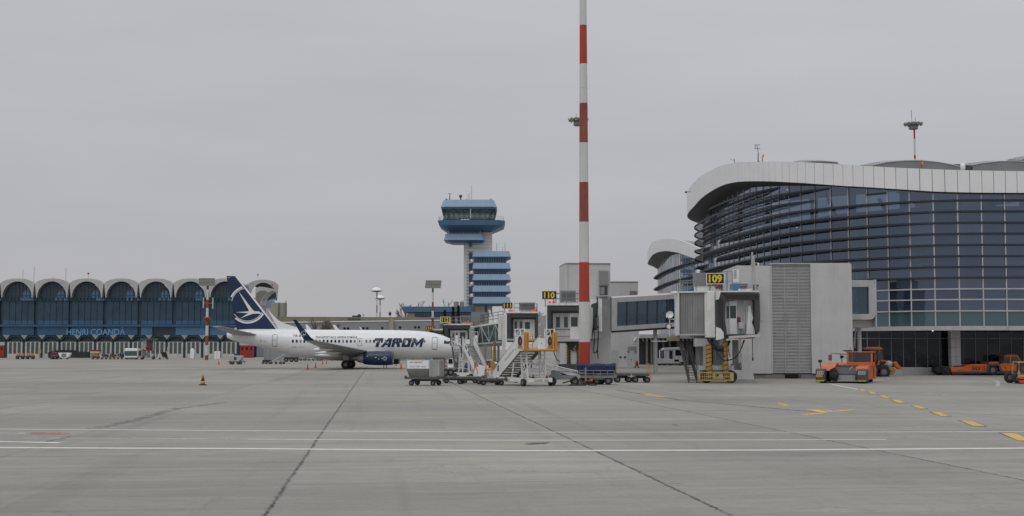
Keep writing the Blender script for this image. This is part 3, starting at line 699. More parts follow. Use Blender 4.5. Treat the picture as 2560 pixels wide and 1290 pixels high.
# roof vaults behind the fascia
def vault(pxs, D, depth, name='roof_vault', nr=12):
    m = MB(); top = [P(x, y, D) for x, y in pxs]
    rows = []
    for j in range(nr+1):
        t = j/nr; dz = 0.05*math.sin(t*math.pi*nr)
        rows.append([(v.x, v.y + (t-0.5)*depth, v.z - abs(t-0.5)*1.6 + (0.04 if j % 2 else 0)) for v in top])
    m.grid(rows, False)
    base = [(v.x, v.y - depth/2, v.z-0.8) for v in top]
    m.grid([[(b[0], b[1], b[2]) for b in base], [(b[0], b[1], b[2]-2.2) for b in base]], False)
    m.build(name, K['roofgrey'], hall)
    e = MB(); e.path([(v.x, v.y-depth/2, v.z-0.72) for v in top], 0.09); e.build('roof_edge_trim', K['lgrey'], hall)
vault([(2150,413),(2190,405),(2230,401.5),(2270,401),(2310,405),(2345,411),(2372,418)], 160, 10)
vault([(2396,412),(2420,407.5),(2460,403),(2500,402.5),(2540,405),(2600,412),(2660,418)], 160, 10)
vault([(2520,399),(2540,393),(2565,389),(2600,388),(2650,391),(2700,397)], 185, 10)
vault([(1965,409),(1990,402),(2012,400),(2040,400),(2072,402.5),(2078,408)], 165, 8)
m = MB(); v = P(2376, 415, 158); m.box(v.x-0.9, v.x+0.9, v.y-0.8, v.y+0.8, v.z-1.0, v.z+0.12); m.build('roof_hatch', K['dgrey'], hall)
m = MB(); v = P(2407, 415, 150); m.lathe([(0.25,-0.8),(0.3,0.05),(0.2,0.25),(0.02,0.32)], v, 10); m.build('roof_vent', K['clean_white'], hall)
for px, py, D in ((1908, 392, 150), (2306, 411, 150)):
    v = P(px, py, D); m = MB(); m.tube((v.x-.12, v.y, v.z-1.0), (v.x-.12, v.y, v.z), 0.05); m.k(1).lathe([(0.0,-0.03),(0.10,0.03),(0.12,0.14),(0.08,0.26),(0,0.28)], v, 10, cap=False)
    m.build('warning_light', [K['rust'], K['orangelamp']], hall)
v = P(1895, 406, 150); m = MB(); m.tube(v, v+Vector((0.05,0,1.1)), 0.07); m.tube(v+Vector((0.05,0,1.1)), v+Vector((-0.1,0,2.0)), 0.04)
m.bar(v+Vector((-.35,0,1.6)), v+Vector((.3,0,1.6)), 0.06); m.bar(v+Vector((-.25,0,2.0)), v+Vector((.25,0,2.05)), 0.06); m.tube(v+Vector((-.3,0,1.5)), v+Vector((-.3,0,2.1)), .04); m.tube(v+Vector((0.1,0,.2)), v+Vector((0.25,0,-0.2)), .05)
m.build('roof_antenna', K['grey'], hall)
v = P(1836, 408, 155); m = MB(); m.tube(v, v+Vector((0,0,0.5)), 0.05); m.bar(v+Vector((-.5,0,0.45)), v+Vector((.1,0,0.3)), 0.04); m.build('roof_antenna', K['grey'], hall)
v = P(1715, 480, 170); m = MB(); m.lathe([(0.0,-.15),(.16,-.1),(.18,.05),(0,.12)], v, 10, cap=False); m.bar(v, v+Vector((0.6,0,0.05)), 0.05); m.build('camera_dome', K['dgrey'], hall)

# second hall farther back
A2 = [82 + 11.5*i/26 for i in range(27)] + [100, 110, 120, 130, 140]
P2 = walk(31.6, 203.0, A2)
T2t = [(1610,669),(1611,650),(1612,636),(1616,625),(1626,610),(1636,603),(1650,599),(1669,597),(1689,598),(1705.6,601.6),(1719.5,607),(1733.5,613.5),(1747,620.5),(1775,632)]
T2b = [(1609,700),(1609.5,686),(1611,669),(1615,658),(1622,647),(1632,637),(1643,631),(1657,628),(1669,627.4),(1683,629.5),(1700,633),(1712.5,638),(1726.5,643),(1746,650),(1775,661)]
hall2 = thing('glass_terminal', 'smaller curved glass terminal with white roof band, behind and left of the large one', 'terminal', (0, 0, 0))
f2 = [P(1720, y, 228).z for y in (733, 717, 701, 684, 668, 654)]
F2, gt2, nor2 = curved_hall(hall2, P2, A2, T2t, T2b, lambda a, i: 2.1, lambda a, i: 0.2 + 0.9*ease(a, 84.5, 92), 5.2, f2, 91.2, None, 0, lambda a, i: 0.95,
    lambda k, i: (k % 2 == 0) or i < 13 - 2*k)
m = MB(); sh = [(p[0]-n[0]*0.6, p[1]-n[1]*0.6) for p, n in zip(P2, nor2)]
m.grid([[(x+1.5, y, 4.2) for x, y in sh], [(x+1.5, y, 5.2) for x, y in sh]], False); m.build('floor_edge', K['lgrey'], hall2)
m = MB(); sh = [(42, 196), (37, 215), (35, 262)]
m.grid([[(x, y, 0) for x, y in sh], [(x, y, 17) for x, y in sh]], False); m.build('back_wall', K['inwall'], hall2)
# undercroft below the halls: lit canopy bay with piers, seen between the block and the bridge
uc = thing('loading_canopy', 'low flat canopy on piers over the dark bus bay below the walkway', 'canopy', (P(1650, 872, 215).x, 215, 0))
q = FR(1650, 215); 
m = MB(); m.box(q.x(1598), q.x(1800), -1, 8, q.z(845), q.z(836)); m.build('canopy_slab', K['lgrey'], uc)
m = MB(); m.box(q.x(1598), q.x(1800), 7.5, 8, 0, q.z(845)); m.build('rear_wall', K['dgrey'], uc)
for px in (1600, 1622, 1634, 1648, 1664, 1680, 1700, 1725, 1760):
    m = MB(); x = q.x(px); m.box(x-.14, x+.14, 3, 3.4, 0, q.z(845)); m.build('pier', K['beige'] if px % 4 else K['grey'], uc)
for k in range(16):
    x = q.x(1604 + k*10); 
    m = MB(); m.bar((x, -0.9, q.z(845)-.05), (x+0.25, -0.9, q.z(853)), 0.06); m.build('louvre', K['lgrey'], uc)

# ------------------------------------------------------------------ bridge service towers
def box_px(m, f, x0, x1, y0, y1, d0, d1): return m.box(f.x(x0), f.x(x1), d0, d1, f.z(y1), f.z(y0))
D = 116.0
f = FR(1985, D)
tw = thing('service_tower', 'wide pale service tower with a full height louvre between two plain panels', 'tower', f.o)
m = MB(); zt = f.z(664)
m.hexa([(f.x(1843), -0.2, 0.42), (f.x(1933), 0.25, 0.42), (f.x(1933), 7.5, 0.42), (f.x(1843), 7.5, 0.42)], [(f.x(1843), -0.2, zt), (f.x(1933), 0.25, zt), (f.x(1933), 7.5, zt), (f.x(1843), 7.5, zt)]); m.build('wall_panel', K['cladding'], tw)
arc = []
for i in range(9):
    t = i/8; arc.append((f.x(2030) + (f.x(2133)-f.x(2030))*t, 0.15 - 0.25*math.sin(t*math.pi)))
zt = f.z(660)
lo = [(x, y) for x, y in arc]; m = MB(); m.prismz(lo + [(lo[-1][0]+0.2, 7.5), (lo[0][0], 7.5)], 0.42, zt); m.build('wall_panel', K['cladding'], tw)
m = MB(); m.box(f.x(1933)+.003, f.x(2030)-.003, 0.7, 7.4, 0.42, f.z(662)); lv = m.build('louvre', K['dgrey'], tw)
m = MB(); n = 74; z0, z1 = 0.5, f.z(661)
for i in range(n):
    z = z0 + (z1-z0)*i/n; p = (z1-z0)/n
    m.hexa([(f.x(1933)+.004, 0.30, z), (f.x(2030)-.004, 0.30, z), (f.x(2030)-.004, 0.38, z+p*.74), (f.x(1933)+.004, 0.38, z+p*.74)],
           [(f.x(1933)+.004, 0.33, z-.0), (f.x(2030)-.004, 0.33, z-.0), (f.x(2030)-.004, 0.45, z+p*.72), (f.x(1933)+.004, 0.45, z+p*.72)])
m.build('louvre_slats', K['lgrey'], lv)
m = MB()
for px in (1965, 2000): m.box(f.x(px)-.02, f.x(px)+.02, 0.27, 0.46, 0.45, z1)
m.build('louvre_mullion', K['lgrey'], lv)
m = MB()
for z in (2.1, 4.2, 6.3, 8.4):
    m.box(f.x(1843)+.05, f.x(1933)-.05, 0.23, 0.26, z-.006, z+.006)
m.build('panel_joint', K['grey'], tw)
m = MB(); m.box(f.x(1850), f.x(2130), 0.6, 7.4, 0, 0.42); m.box(f.x(1850), f.x(1962), 0.2, 0.6, 0, 0.30); m.box(f.x(2002), f.x(2100), 0.2, 0.6, 0, 0.30); m.build('plinth', K['lgrey'], tw)
m = MB(); box_px(m, f, 1963, 1996, 933, 947.5, 0.25, 0.62); m.build('vent_opening', K['signblack'], tw)
m = MB(); m.box(f.x(1840), f.x(2133), -0.28, 0.1, 0.40, 0.44); m.build('base_flashing', K['dgrey'], tw)
m = MB(); box_px(m, f, 1932, 2131, 657, 660.5, 0.2, 1.0); m.build('parapet_cap', K['lgrey'], tw)
m = MB(); box_px(m, f, 1893, 1905, 655, 664, 1.0, 1.5); m.k(1).lathe([(0.14,-.02),(0.14,0.02)], (f.x(1898), 0.98, f.z(659.5)), 12, 'y'); m.build('air_conditioner', [K['clean_white'], K['dgrey']], tw)
m = MB(); m.box(f.x(1876), f.x(1893), -1.1, -0.32, f.z(803), f.z(713)); m.build('cable_cabinet', K['dgrey'], tw)
m = MB(); m.box(f.x(1874), f.x(1878), -1.2, -0.4, f.z(806), f.z(712)); m.build('cabinet_frame', K['lgrey'], tw)
m = MB(); m.path([(f.x(1875), -1.15, f.z(806)), (f.x(1875.5), -1.15, f.z(893))], 0.03); m.lathe([(0.03,-.3),(0.07,-.25),(0.06,0),(0.02,.05)], (f.x(1875.5), -1.15, f.z(893)), 8); m.build('hanging_cable', K['black'], tw)
m = MB(); m.box(f.x(1930)-.02, f.x(1930)+.02, 0.2, 0.25, .42, f.z(664)); m.build('downpipe', K['lgrey'], tw)
# rounded glazed link from that tower to the hall
lk = thing('glazed_link', 'short rounded glazed link joining the wide service tower to the curved hall', 'walkway', P(2162, 872, 119) * 1)
lk.location.z = 0; f = FR(2162, 119)
def rr(x0, x1, z0, z1, r, n=5):
    pts = []
    for cx, cz, a0 in ((x1-r, z0+r, -90), (x1-r, z1-r, 0), (x0+r, z1-r, 90), (x0+r, z0+r, 180)):
        for i in range(n+1):
            a = R(a0 + 90*i/n); pts.append((cx + r*math.cos(a), cz + r*math.sin(a)))
    return pts
xa, xb, za, zb_ = f.x(2131.5), f.x(2190), f.z(799), f.z(700)
outer = rr(xa-0.6, xb, za, zb_, 0.5); inn = rr(xa-0.3, xb-0.55, f.z(785), f.z(717), 0.1)
m = MB(); k_ = len(outer)
m.add([(x, 0, z) for x, z in outer] + [(x, 0, z) for x, z in inn], [(i, (i+1) % k_, k_+(i+1) % k_, k_+i) for i in range(k_)])
m.add([(x, 0, z) for x, z in outer] + [(x, 6, z) for x, z in outer], [(i, (i+1) % k_, k_+(i+1) % k_, k_+i) for i in range(k_)], True)
m.add([(x, 0, z) for x, z in inn] + [(x, 0.35, z) for x, z in inn], [(i, (i+1) % k_, k_+(i+1) % k_, k_+i) for i in range(k_)])
m.build('shell', K['lgrey'], lk)
m = MB(); m.poly([(x, 0.3, z) for x, z in inn]); m.build('window', K['gwalk'], lk)
m = MB(); m.bar((f.x(2137), 0.5, f.z(780)), (f.x(2150), 0.5, f.z(718)), 0.12); m.bar((f.x(2168), 0.5, f.z(785)), (f.x(2154), 0.5, f.z(718)), 0.12); m.bar((f.x(2152), 0.34, f.z(785)), (f.x(2152), 0.34, f.z(717)), 0.07); m.build('truss', K['lgrey'], lk)
m = MB(); m.box(f.x(2190), f.x(2193.5), 0.0, 6, f.z(817), f.z(699)); m.build('end_frame', K['lgrey'], lk)
m = MB(); m.box(f.x(2134), f.x(2193), 1.0, 6, f.z(818), f.z(800)); m.build('floor_beam', K['cladding'], lk)
m = MB(); m.tube((f.x(2163), 2, 0), (f.x(2163), 2, f.z(800)), 0.2, n=16); m.build('column', K['lgrey'], lk)
m = MB(); m.tube((f.x(2139), 2, 0.5), (f.x(2156), 2, f.z(812)), 0.06); m.build('brace', K['lgrey'], lk)

# narrower tower at gate 110
D = 136.0; f = FR(1470, D)
tb = thing('service_tower', 'tall pale service tower with rounded corner standing behind the striped pole', 'tower', f.o)
c = [(f.x(1420), 0), (f.x(1528), 0.6), (f.x(1528), 6), (f.x(1404), 6), (f.x(1409), 2.6), (f.x(1411.5), 1.2), (f.x(1414), .4)]
m = MB(); m.prismz(c, 0, f.z(660)); m.build('wall', K['cladding'], tb)
m = MB(); m.prismz([(x*1.004, y-.06) for x, y in c], f.z(660), f.z(657)); m.build('parapet_cap', K['grey'], tb)
m = MB(); m.box(f.x(1499), f.x(1523), 0.36, 0.6, f.z(714), f.z(676)); lv = m.build('louvre', K['grey'], tb)
m = MB()
for i in range(14):
    y = 677 + i*2.65; m.box(f.x(1499), f.x(1523), 0.28, 0.4, f.z(y+1.1), f.z(y))
m.build('louvre_slats', K['lgrey'], lv)
m = MB(); m.box(f.x(1500.5), f.x(1520), 0.30, 0.7, f.z(738), f.z(714.3)); m.build('niche', K['dgrey'], tb)
m = MB(); m.box(f.x(1502), f.x(1512), 0.10, 0.29, f.z(736), f.z(718)); m.build('equipment_box', K['grey'], tb)
m = MB(); m.box(f.x(1498.5), f.x(1521), -.15, 0.5, f.z(741), f.z(738.4)); m.build('niche_sill', K['lgrey'], tb)
m = MB(); m.box(f.x(1419)-.03, f.x(1419)+.03, -.12, -.02, 0, f.z(662)); m.build('downpipe', K['lgrey'], tb)
m = MB(); m.box(f.x(1476), f.x(1503.5), -1.2, 0.2, f.z(829), f.z(748)); m.build('end_cabinet', K['white'], tb)
m = MB(); m.add([(f.x(1476.5,800,-1.21), -1.21, f.z(826)), (f.x(1491), -1.21, f.z(826)), (f.x(1491), -1.21, f.z(757)), (f.x(1476.5), -1.21, f.z(762))], [(0,1,2,3)]); m.build('cabinet_pane', K['gcab'], tb)
hose = []
for (a, b) in ((1491,742),(1492,760),(1491,790),(1488,792),(1484,795),(1483,810),(1478,838),(1477,850)): hose.append((f.x(a), -1.4, f.z(b)))
m = MB(); m.path(hose, 0.06)
m.path([(f.x(a), -1.45, f.z(b)) for a, b in ((1484,800),(1486,790),(1490,789),(1493,793),(1493.5,830),(1492,870),(1488,882),(1483,883),(1481.5,875),(1484,850),(1483,830),(1484,800))], 0.055)
m.path([(f.x(a), -1.45, f.z(b)) for a, b in ((1491,870),(1492,885),(1493,897))], 0.05); m.build('hanging_hose', K['black'], tb)
m = MB(); m.box(f.x(1486), f.x(1492), -1.5, -1.2, f.z(822), f.z(814)); m.build('hose_bracket', K['dgrey'], tb)
# lower plant box behind, and the small block with doors under the walkway
f = FR(1562, 191)
pb = thing('plant_room', 'low flat grey plant box right of the tall tower, above the walkway roof', 'building', f.o)
m = MB(); m.box(f.x(1528), f.x(1596), 0, 4, 0, f.z(705.5)); m.build('wall', K['cladding'], pb)
m = MB(); m.box(f.x(1527), f.x(1597), -.08, 4.1, f.z(705.5), f.z(703.6)); m.build('parapet_cap', K['grey'], pb)
m = MB()
for i in range(6): m.box(f.x(1574.5), f.x(1593), -.08, .05, f.z(729+i*2.2), f.z(727.8+i*2.2))
m.build('vent_grille', K['grey'], pb)
f = FR(1560, 139)
f = FR(1560, 182); pc = thing('utility_block', 'small pale block with grey doors standing under the glazed walkway', 'building', f.o)
zc = f.z(826)
m = MB(); m.box(f.x(1520), f.x(1597), 0, 6, 0, zc); m.build('wall', K['cladding'], pc)
m = MB(); m.box(f.x(1515), f.x(1600), -.8, 6, 0, 0.14); m.build('kerb', K['lgrey'], pc)
m = MB(); m.box(f.x(1567.5), f.x(1592), -.05, .02, .14, f.z(866)); dd = m.build('door', K['lgrey'], pc)
m = MB(); m.box(f.x(1570), f.x(1590), -.10, -.052, f.z(875), f.z(866)); m.build('vent_grille', K['grey'], dd)
m = MB(); m.box(f.x(1577), f.x(1578.5), -.12, -.05, f.z(900), f.z(897.5)); m.build('handle', K['black'], dd)
m = MB(); m.box(f.x(1529), f.x(1545), -.05, .02, .14, f.z(875)); m.build('door', K['lgrey'], pc)
for px in (1551, 1562):
    m = MB(); m.lathe([(0.16,-.06),(0.16,.02)], (f.x(px), 0, f.z(893)), 12, 'y'); m.build('socket', K['dgrey'], pc)
for px in (1571, 1588):
    m = MB(); m.box(f.x(px)-.12, f.x(px)+.12, -.2, 0.01, f.z(880), f.z(878)); m.build('wall_lamp', K['dgrey'], pc)
m = MB(); m.bar((f.x(1585), -.3, f.z(853)), (f.x(1590), -.1, f.z(843)), 0.18); m.build('floodlight', K['clean_white'], pc)
f = FR(1592, 144)
ex = thing('fire_extinguisher', 'red wheeled fire extinguisher beside the pale utility block', 'extinguisher', (P(1592, 900, 179).x, 179, 0)); f = FR(1592, 179)
m = MB(); m.lathe([(0.0,.35),(.26,.4),(.28,1.1),(.22,1.3),(.06,1.42),(.05,1.55)], (0,0,0), 14); m.build('cylinder', K['reddoor'], ex); ex.scale = (.7, .7, .7)
wheels(ex, [(-.3, 0, .2), (.3, 0, .2)], 0.2, 0.08)
m = MB(); m.path([(.2,-.1,.2),(.45,-.1,1.2),(.3,-.1,1.5)], .03); m.build('handle', K['lgrey'], ex)

# glazed walkway from the tall tower to the hall
wk = thing('glazed_walkway', 'long raised walkway with blue glass and grey rims, right of the tall tower', 'walkway', (0, 0, 0))
a0, b0, a1, b1 = P(1529, 745, 135), P(1529, 828, 135), P(1790, 729.5, 142), P(1790, 811, 142)
def along(t, w): # w 0 top .. 1 bottom
    p = a0.lerp(a1, t); q = b0.lerp(b1, t); return p.lerp(q, w)
off = Vector((0.03, 3.0, 0))
def band(w0, w1, mt, name, push=0.0, t0=0.0, t1=1.0):
    m = MB(); q = [along(t0, w0), along(t1, w0), along(t1, w1), along(t0, w1)]; q = [v - Vector((0, push, 0)) for v in q]
    m.hexa(q, [v + Vector((0, 0.2 + push, 0)) for v in q]); return m.build(name, mt, wk)
band(0.13, 0.90, K['gwalk'], 'window', -0.1, 0.055, 1.0)
band(0.0, 0.14, K['lgrey'], 'roof_rim', 0.0); band(0.14, 0.90, K['lgrey'], 'end_panel', 0.0, 0.0, 0.055); band(0.86, 0.99, K['lgrey'], 'floor_rim', 0.05); band(0.99, 1.05, K['dgrey'], 'underside', -0.3)
m = MB(); rows = []
for j in range(7):
    t = j/6; ang_ = math.pi * t
    rows.append([along(s, 0.02) + Vector((0, 1.6 - 1.6*math.cos(ang_), 0.28*math.sin(ang_))) for s in (0, 1)])
m.grid(rows); m.build('roof', K['cladding'], wk)
m = MB(); q = [along(0, .0), along(1, .0), along(1, 1), along(0, 1)]; m.poly([v + off for v in q]); m.build('rear_wall', K['gwalk'], wk)
m = MB(); q = [along(0, .95), along(1, .95)]; m.poly([q[0], q[1], q[1] + off, q[0] + off]); m.build('floor', K['grey'], wk)
for i in range(11):
    t = 0.055 + i*0.0945
    m = MB(); m.bar(along(t, 0.14) - Vector((0, .0, 0)), along(t, 0.86) - Vector((0, .03, 0)), 0.07); m.build('mullion', K['dgrey'], wk)
for i in range(5):
    t = 0.13 + i*0.181; s = 1 if i % 2 else -1
    u, v = (0.2, 0.78) if i % 2 else (0.78, 0.2)
    m = MB(); m.bar(along(t, u) + Vector((0, .5, 0)), along(min(1, t+0.181), v) + Vector((0, .5, 0)), 0.14); m.build('truss', K['grey'], wk)
m = MB(); m.bar(along(0.13, .70) - Vector((0, .02, 0)), along(1, .70) - Vector((0, .02, 0)), .05); m.build('handrail', K['dgrey'], wk)
v = along(0.53, 1.0); m = MB(); m.lathe([(0.32,-.06),(0.32,.02)], (v.x, v.y-.3, v.z+.1), 18, 'y'); sg = m.build('speed_sign', K['maroon'], wk); m = MB(); m.lathe([(0.22,-.075),(0.22,-.05)], (v.x, v.y-.3, v.z+.1), 18, 'y'); m.build('sign_face', K['clean_white'], sg)
for t in (0.42, 0.9):
    v = along(t, 1.0); m = MB(); m.tube((v.x, v.y+1.5, 0), (v.x, v.y+1.5, v.z), 0.22, n=12); m.build('column', K['lgrey'], wk)
# ------------------------------------------------------------------ gate signs
def gate_sign(num, px0, px1, py0, py1, D, tilt=0.0, white=False, posts=True, base=None):
    f = FR((px0+px1)/2, D); z0, z1 = f.z(py1), f.z(py0); w = f.x(px1) - f.x(px0)
    s = thing('gate_sign', f'black gate sign with yellow number {num} on top of its boarding bridge', 'sign', (f.o.x, D, 0), tilt, 'gate number signs')
    m = MB(); m.box(-w/2, w/2, -.09, .09, z0, z1); m.build('panel', K['signblack'], s)
    m = MB(); fw = w*0.035 if not white else w*0.06
    for q in ((-w/2-fw, w/2+fw, z1, z1+fw), (-w/2-fw, w/2+fw, z0-fw, z0), (-w/2-fw, -w/2, z0, z1), (w/2, w/2+fw, z0, z1)): m.box(q[0], q[1], -.11, .11, q[2], q[3])
    m.build('frame', K['clean_white'] if white or num == '109' else K['grey'], s)
    m = MB(); m.text(num, (0, -.096, (z0+z1)/2), (1, 0, 0), (0, 0, 1), (z1-z0)*1.05, 0.034, width=w*0.78); m.build('number', K['signyellow'], s)
    zb = base if base is not None else z0 - 0.5
    m = MB(); m.tube((-w*.3, .12, zb), (-w*.3, .12, z0), .04); m.tube((w*.3, .12, zb), (w*.3, .12, z0), .04); m.build('posts', K['grey'], s)
    return s
def red_lamps(par, f, spots, r=0.13, lit=True, d=-.1):
    for px, py in spots:
        m = MB(); c = (f.x(px), d, f.z(py))
        m.lathe([(0.0,-.06),(r*.7,-.05),(r,0.0),(r*.9,.09),(0,.10)], c, 12, 'y', cap=False)
        m.k(1).tube((c[0], d+.05, c[2]-r*2.2), (c[0], d+.05, c[2]-r*.8), .03); m.build('beacon', [K['redlamp'] if lit else K['redoff'], K['lgrey']], par)
def railing(par, pts, h, posts, name='railing', mt='grey', r=.03, mids=1):
    m = MB(); pts = [Vector(p) for p in pts]
    for a, b in zip(pts, pts[1:]):
        for j in range(mids+1):
            z = Vector((0, 0, h*(1 - j/(mids+1)))); m.tube(a+z, b+z, r, n=6)
        k = max(1, round((b-a).length / posts))
        for i in range(k+1): p = a.lerp(b, i/k); m.tube(p, p+Vector((0, 0, h)), r, n=6)
    return m.build(name, K[mt], par)
def spiral_post(par, x, y, z0, z1, r):
    m = MB(); m.tube((x, y, z0), (x, y, z1), r, n=16); m.build('lift_column', K['dyellow'], par)
    pts = []; turns = 8
    for i in range(turns*12+1):
        a = 2*math.pi*i/12; pts.append((x + (r+.015)*math.cos(a), y + (r+.015)*math.sin(a), z0 + (z1-z0)*i/(turns*12)))
    m = MB(); m.path(pts, .022, 5); m.build('coiled_cable', K['black'], par)

def boarding_bridge(label, D, x0, x1, yr, yf, door, win, leftw, ac, lamps, lit, lamps2=(), tunnel=None, posts=(), depth=3.2, extra=None):
    f = FR((x0+x1)/2, D)
    b = thing('boarding_bridge', label, 'boarding bridge', f.o, 0, 'passenger boarding bridges at the gates')
    X0, X1, ZR, ZF = f.x(x0), f.x(x1), f.z(yr), f.z(yf)
    m = MB(); m.box(X0-.15, X1+.15, -.85, depth, ZR, ZR+.20); m.build('roof', K['white'], b)
    m = MB(); m.box(X0+leftw+.003, X1-.003, 0.0, .12, ZF, ZR-.65)                                         # back wall of the recess
    m.build('rear_wall', K['white'], b)
    m = MB(); hz = ZR - .02
    m.hexa([(X0, -.8, ZF), (X0+leftw*.55, -.8, ZF), (X0+leftw, .1, ZF), (X0, .1, ZF)], [(X0, -.8, hz), (X0+leftw*.55, -.8, hz), (X0+leftw, .1, hz), (X0, .1, hz)])
    m.hexa([(X1-leftw*.3, -.8, ZF), (X1, -.8, ZF), (X1, .1, ZF), (X1-leftw*.5, .1, ZF)], [(X1-leftw*.3, -.8, hz), (X1, -.8, hz), (X1, .1, hz), (X1-leftw*.5, .1, hz)])
    m.hexa([(X0+.01, -.75, ZR-.5), (X1-.01, -.75, ZR-.5), (X1-.01, .1, ZR-.78), (X0+.01, .1, ZR-.78)], [(X0+.01, -.75, ZR-.03), (X1-.01, -.75, ZR-.03), (X1-.01, .1, ZR-.03), (X0+.01, .1, ZR-.03)])
    m.build('canopy', K['canopy'], b)
    m = MB(); m.box(X0-.06, X1+.06, -1.4, .4, ZF-.22, ZF-.003); m.build('floor_lip', K['lgrey'], b)
    m = MB(); m.box(X0, X1, .4, depth, ZF-.4, ZF-.003); m.build('floor_frame', K['grey'], b)
    m = MB(); m.box(X0, X0+.12, .12, depth, ZF, ZR-.003); m.box(X1-.12, X1, .12, depth, ZF, ZR-.003); m.box(X0, X1, depth-.1, depth, ZF, ZR-.003); m.build('side_wall', K['white'], b)
    dx0, dx1, dy = door
    for i, (u, v) in enumerate(((0, .5), (.5, 1))):
        a, c = f.x(dx0) + (f.x(dx1)-f.x(dx0))*u + .02, f.x(dx0) + (f.x(dx1)-f.x(dx0))*v - .02
        m = MB(); m.box(a, c, -.05, -.004, ZF+.02, f.z(dy)); o = m.build('door', K['lgrey'], b)
        w = c - a; zz = f.z(dy)
        m = MB(); m.box(a+w*.25, c-w*.25, -.065, -.045, ZF + (zz-ZF)*.45, ZF + (zz-ZF)*.86); m.build('door_window', K['gcab'], o)
    m = MB(); m.box(f.x(dx0), f.x(dx1), -.10, -.06, ZF+.95, ZF+1.0); m.box(f.x(dx0), f.x(dx1), -.06, -.05, ZF+.25, ZF+.29); m.build('safety_bar', K['maroon'], b)
    if win:
        m = MB(); m.box(f.x(win[0]), f.x(win[1]), -.06, -.004, f.z(win[3]), f.z(win[2])); m.build('window', K['gcab'], b, bevel=.05)
    if ac:
        m = MB(); m.box(f.x(ac[0])+.2, f.x(ac[1])-.2, .4, 2.6, ZR+.2, ZR+.42); m.build('unit_base', K['white'], b)
        m = MB(); m.box(f.x(ac[0]), f.x(ac[1]), .2, 2.8, ZR+.42, f.z(ac[2])); o = m.build('roof_unit', K['grey'], b, bevel=.03)
        m = MB()
        for i in range(9): z = ZR+.55 + i*(f.z(ac[2])-ZR-.65)/9; m.box(f.x(ac[0])+.12, f.x(ac[1])-.12, .17, .205, z, z+.03)
        m.build('unit_grille', K['hub'], o)
    red_lamps(b, f, lamps, lit=lit); red_lamps(b, f, lamps2, lit=lit)
    railing(b, [(X0+.9, -.6, ZR+.2), (X1-.1, -.6, ZR+.2)], 1.0, .9, mt='grey')
    railing(b, [(X0+.9, 2.9, ZR+.2), (X1-.1, 2.9, ZR+.2)], 1.1, .9, mt='grey')
    for px in posts: spiral_post(b, f.x(px), 1.4, 1.0, ZF-.4, .17)
    if posts:
        xc = sum(f.x(p) for p in posts)/len(posts)
        m = MB(); m.box(xc-1.9, xc+1.9, .9, 1.9, .55, 1.0); m.box(xc-1.5, xc+1.5, .3, .5, .5, 1.1); m.build('bogie', K['dgrey'], b)
        wheels(b, [(xc-.95, 1.0, .5), (xc+.95, 1.0, .5), (xc-.95, 1.9, .5), (xc+.95, 1.9, .5)], .5, .38)
    if tunnel:
        tx, ty, D2 = tunnel
        T = P(tx, ty, D2) - f.o
        m = MB(); zr2, zf2 = ZR-.25, ZF-.1
        w = 1.5; cx = (X0+X1)/2
        d = Vector((T.x-cx, T.y-depth, 0)).normalized(); n = Vector((-d.y, d.x, 0)) * w
        A, B = Vector((cx, depth, 0)), Vector((T.x, T.y, 0))
        dz = T.z - (zr2)
        lo = [A+n+Vector((0,0,zf2)), A-n+Vector((0,0,zf2)), B-n+Vector((0,0,zf2+dz)), B+n+Vector((0,0,zf2+dz))]
        hi = [A+n+Vector((0,0,zr2)), A-n+Vector((0,0,zr2)), B-n+Vector((0,0,zr2+dz)), B+n+Vector((0,0,zr2+dz))]
        m.hexa(lo, hi); m.build('tunnel', K['white'], b)
    return b, f, (X0, X1, ZR, ZF)

b110, f, q = boarding_bridge('boarding bridge at gate 110, its grey canopy and double doors left of the striped pole', 130, 1367, 1472, 764, 848, (1385, 1425, 783), (1427.5, 1444, 793, 816), .62,
    (1402, 1441, 726), [(1374.5, 755.5), (1384, 755.5)], True, posts=(1423, 1446), tunnel=(1470, 768, 137))
m = MB(); m.box(f.x(1390), f.x(1400), 0.6, 1.3, .6, q[3]-.3); m.box(f.x(1428), f.x(1442), .6, 1.3, .8, f.z(880)); m.build('service_panel', K['white'], b110)
m = MB(); m.prism([(f.x(1413), q[3]-.3), (f.x(1447), q[3]-.3), (f.x(1437), f.z(865)), (f.x(1432), f.z(874)), (f.x(1427), f.z(874)), (f.x(1420), f.z(865))], .2, .9); m.build('cable_carrier', K['dgrey'], b110)
m = MB(); m.path([(f.x(a), -.2, f.z(bb)) for a, bb in ((1420,856),(1424,872),(1432,876),(1440,870),(1446,860))], .05); m.path([(f.x(a), 0, f.z(bb)) for a, bb in ((1382,868),(1386,885),(1392,900),(1400,904))], .05); m.build('hanging_cable', K['black'], b110)
m = MB(); m.tube((f.x(1366), -1.1, f.z(846)), (f.x(1366), -1.1, f.z(752)), .06); m.build('corner_post', K['white'], b110)
gate_sign('110', 1356.5, 1390.5, 729, 747, 129.2, base=q[2])
b111, f, q = boarding_bridge('boarding bridge at gate 111, behind the yellow topped passenger stairs', 164, 1267, 1345, 783.5, 847, (1283, 1309, 797), (1312, 1324.5, 805, 822), .85,
    (1298, 1338, 756), [(1274, 776.5), (1280, 776.5)], True, [(1331, 776), (1338, 776)], posts=(1236,), tunnel=(1345, 790, 172))
gate_sign('111', 1256.5, 1280.5, 757.5, 770.5, 163.2, base=q[2])
m = MB(); d = f.p(1345, 809, -.5); m.lathe([(0.0,.08),(.2,.06),(.32,0),(.34,-.02)], d, 18, 'y', cap=False); m.build('dish', K['clean_white'], b111)
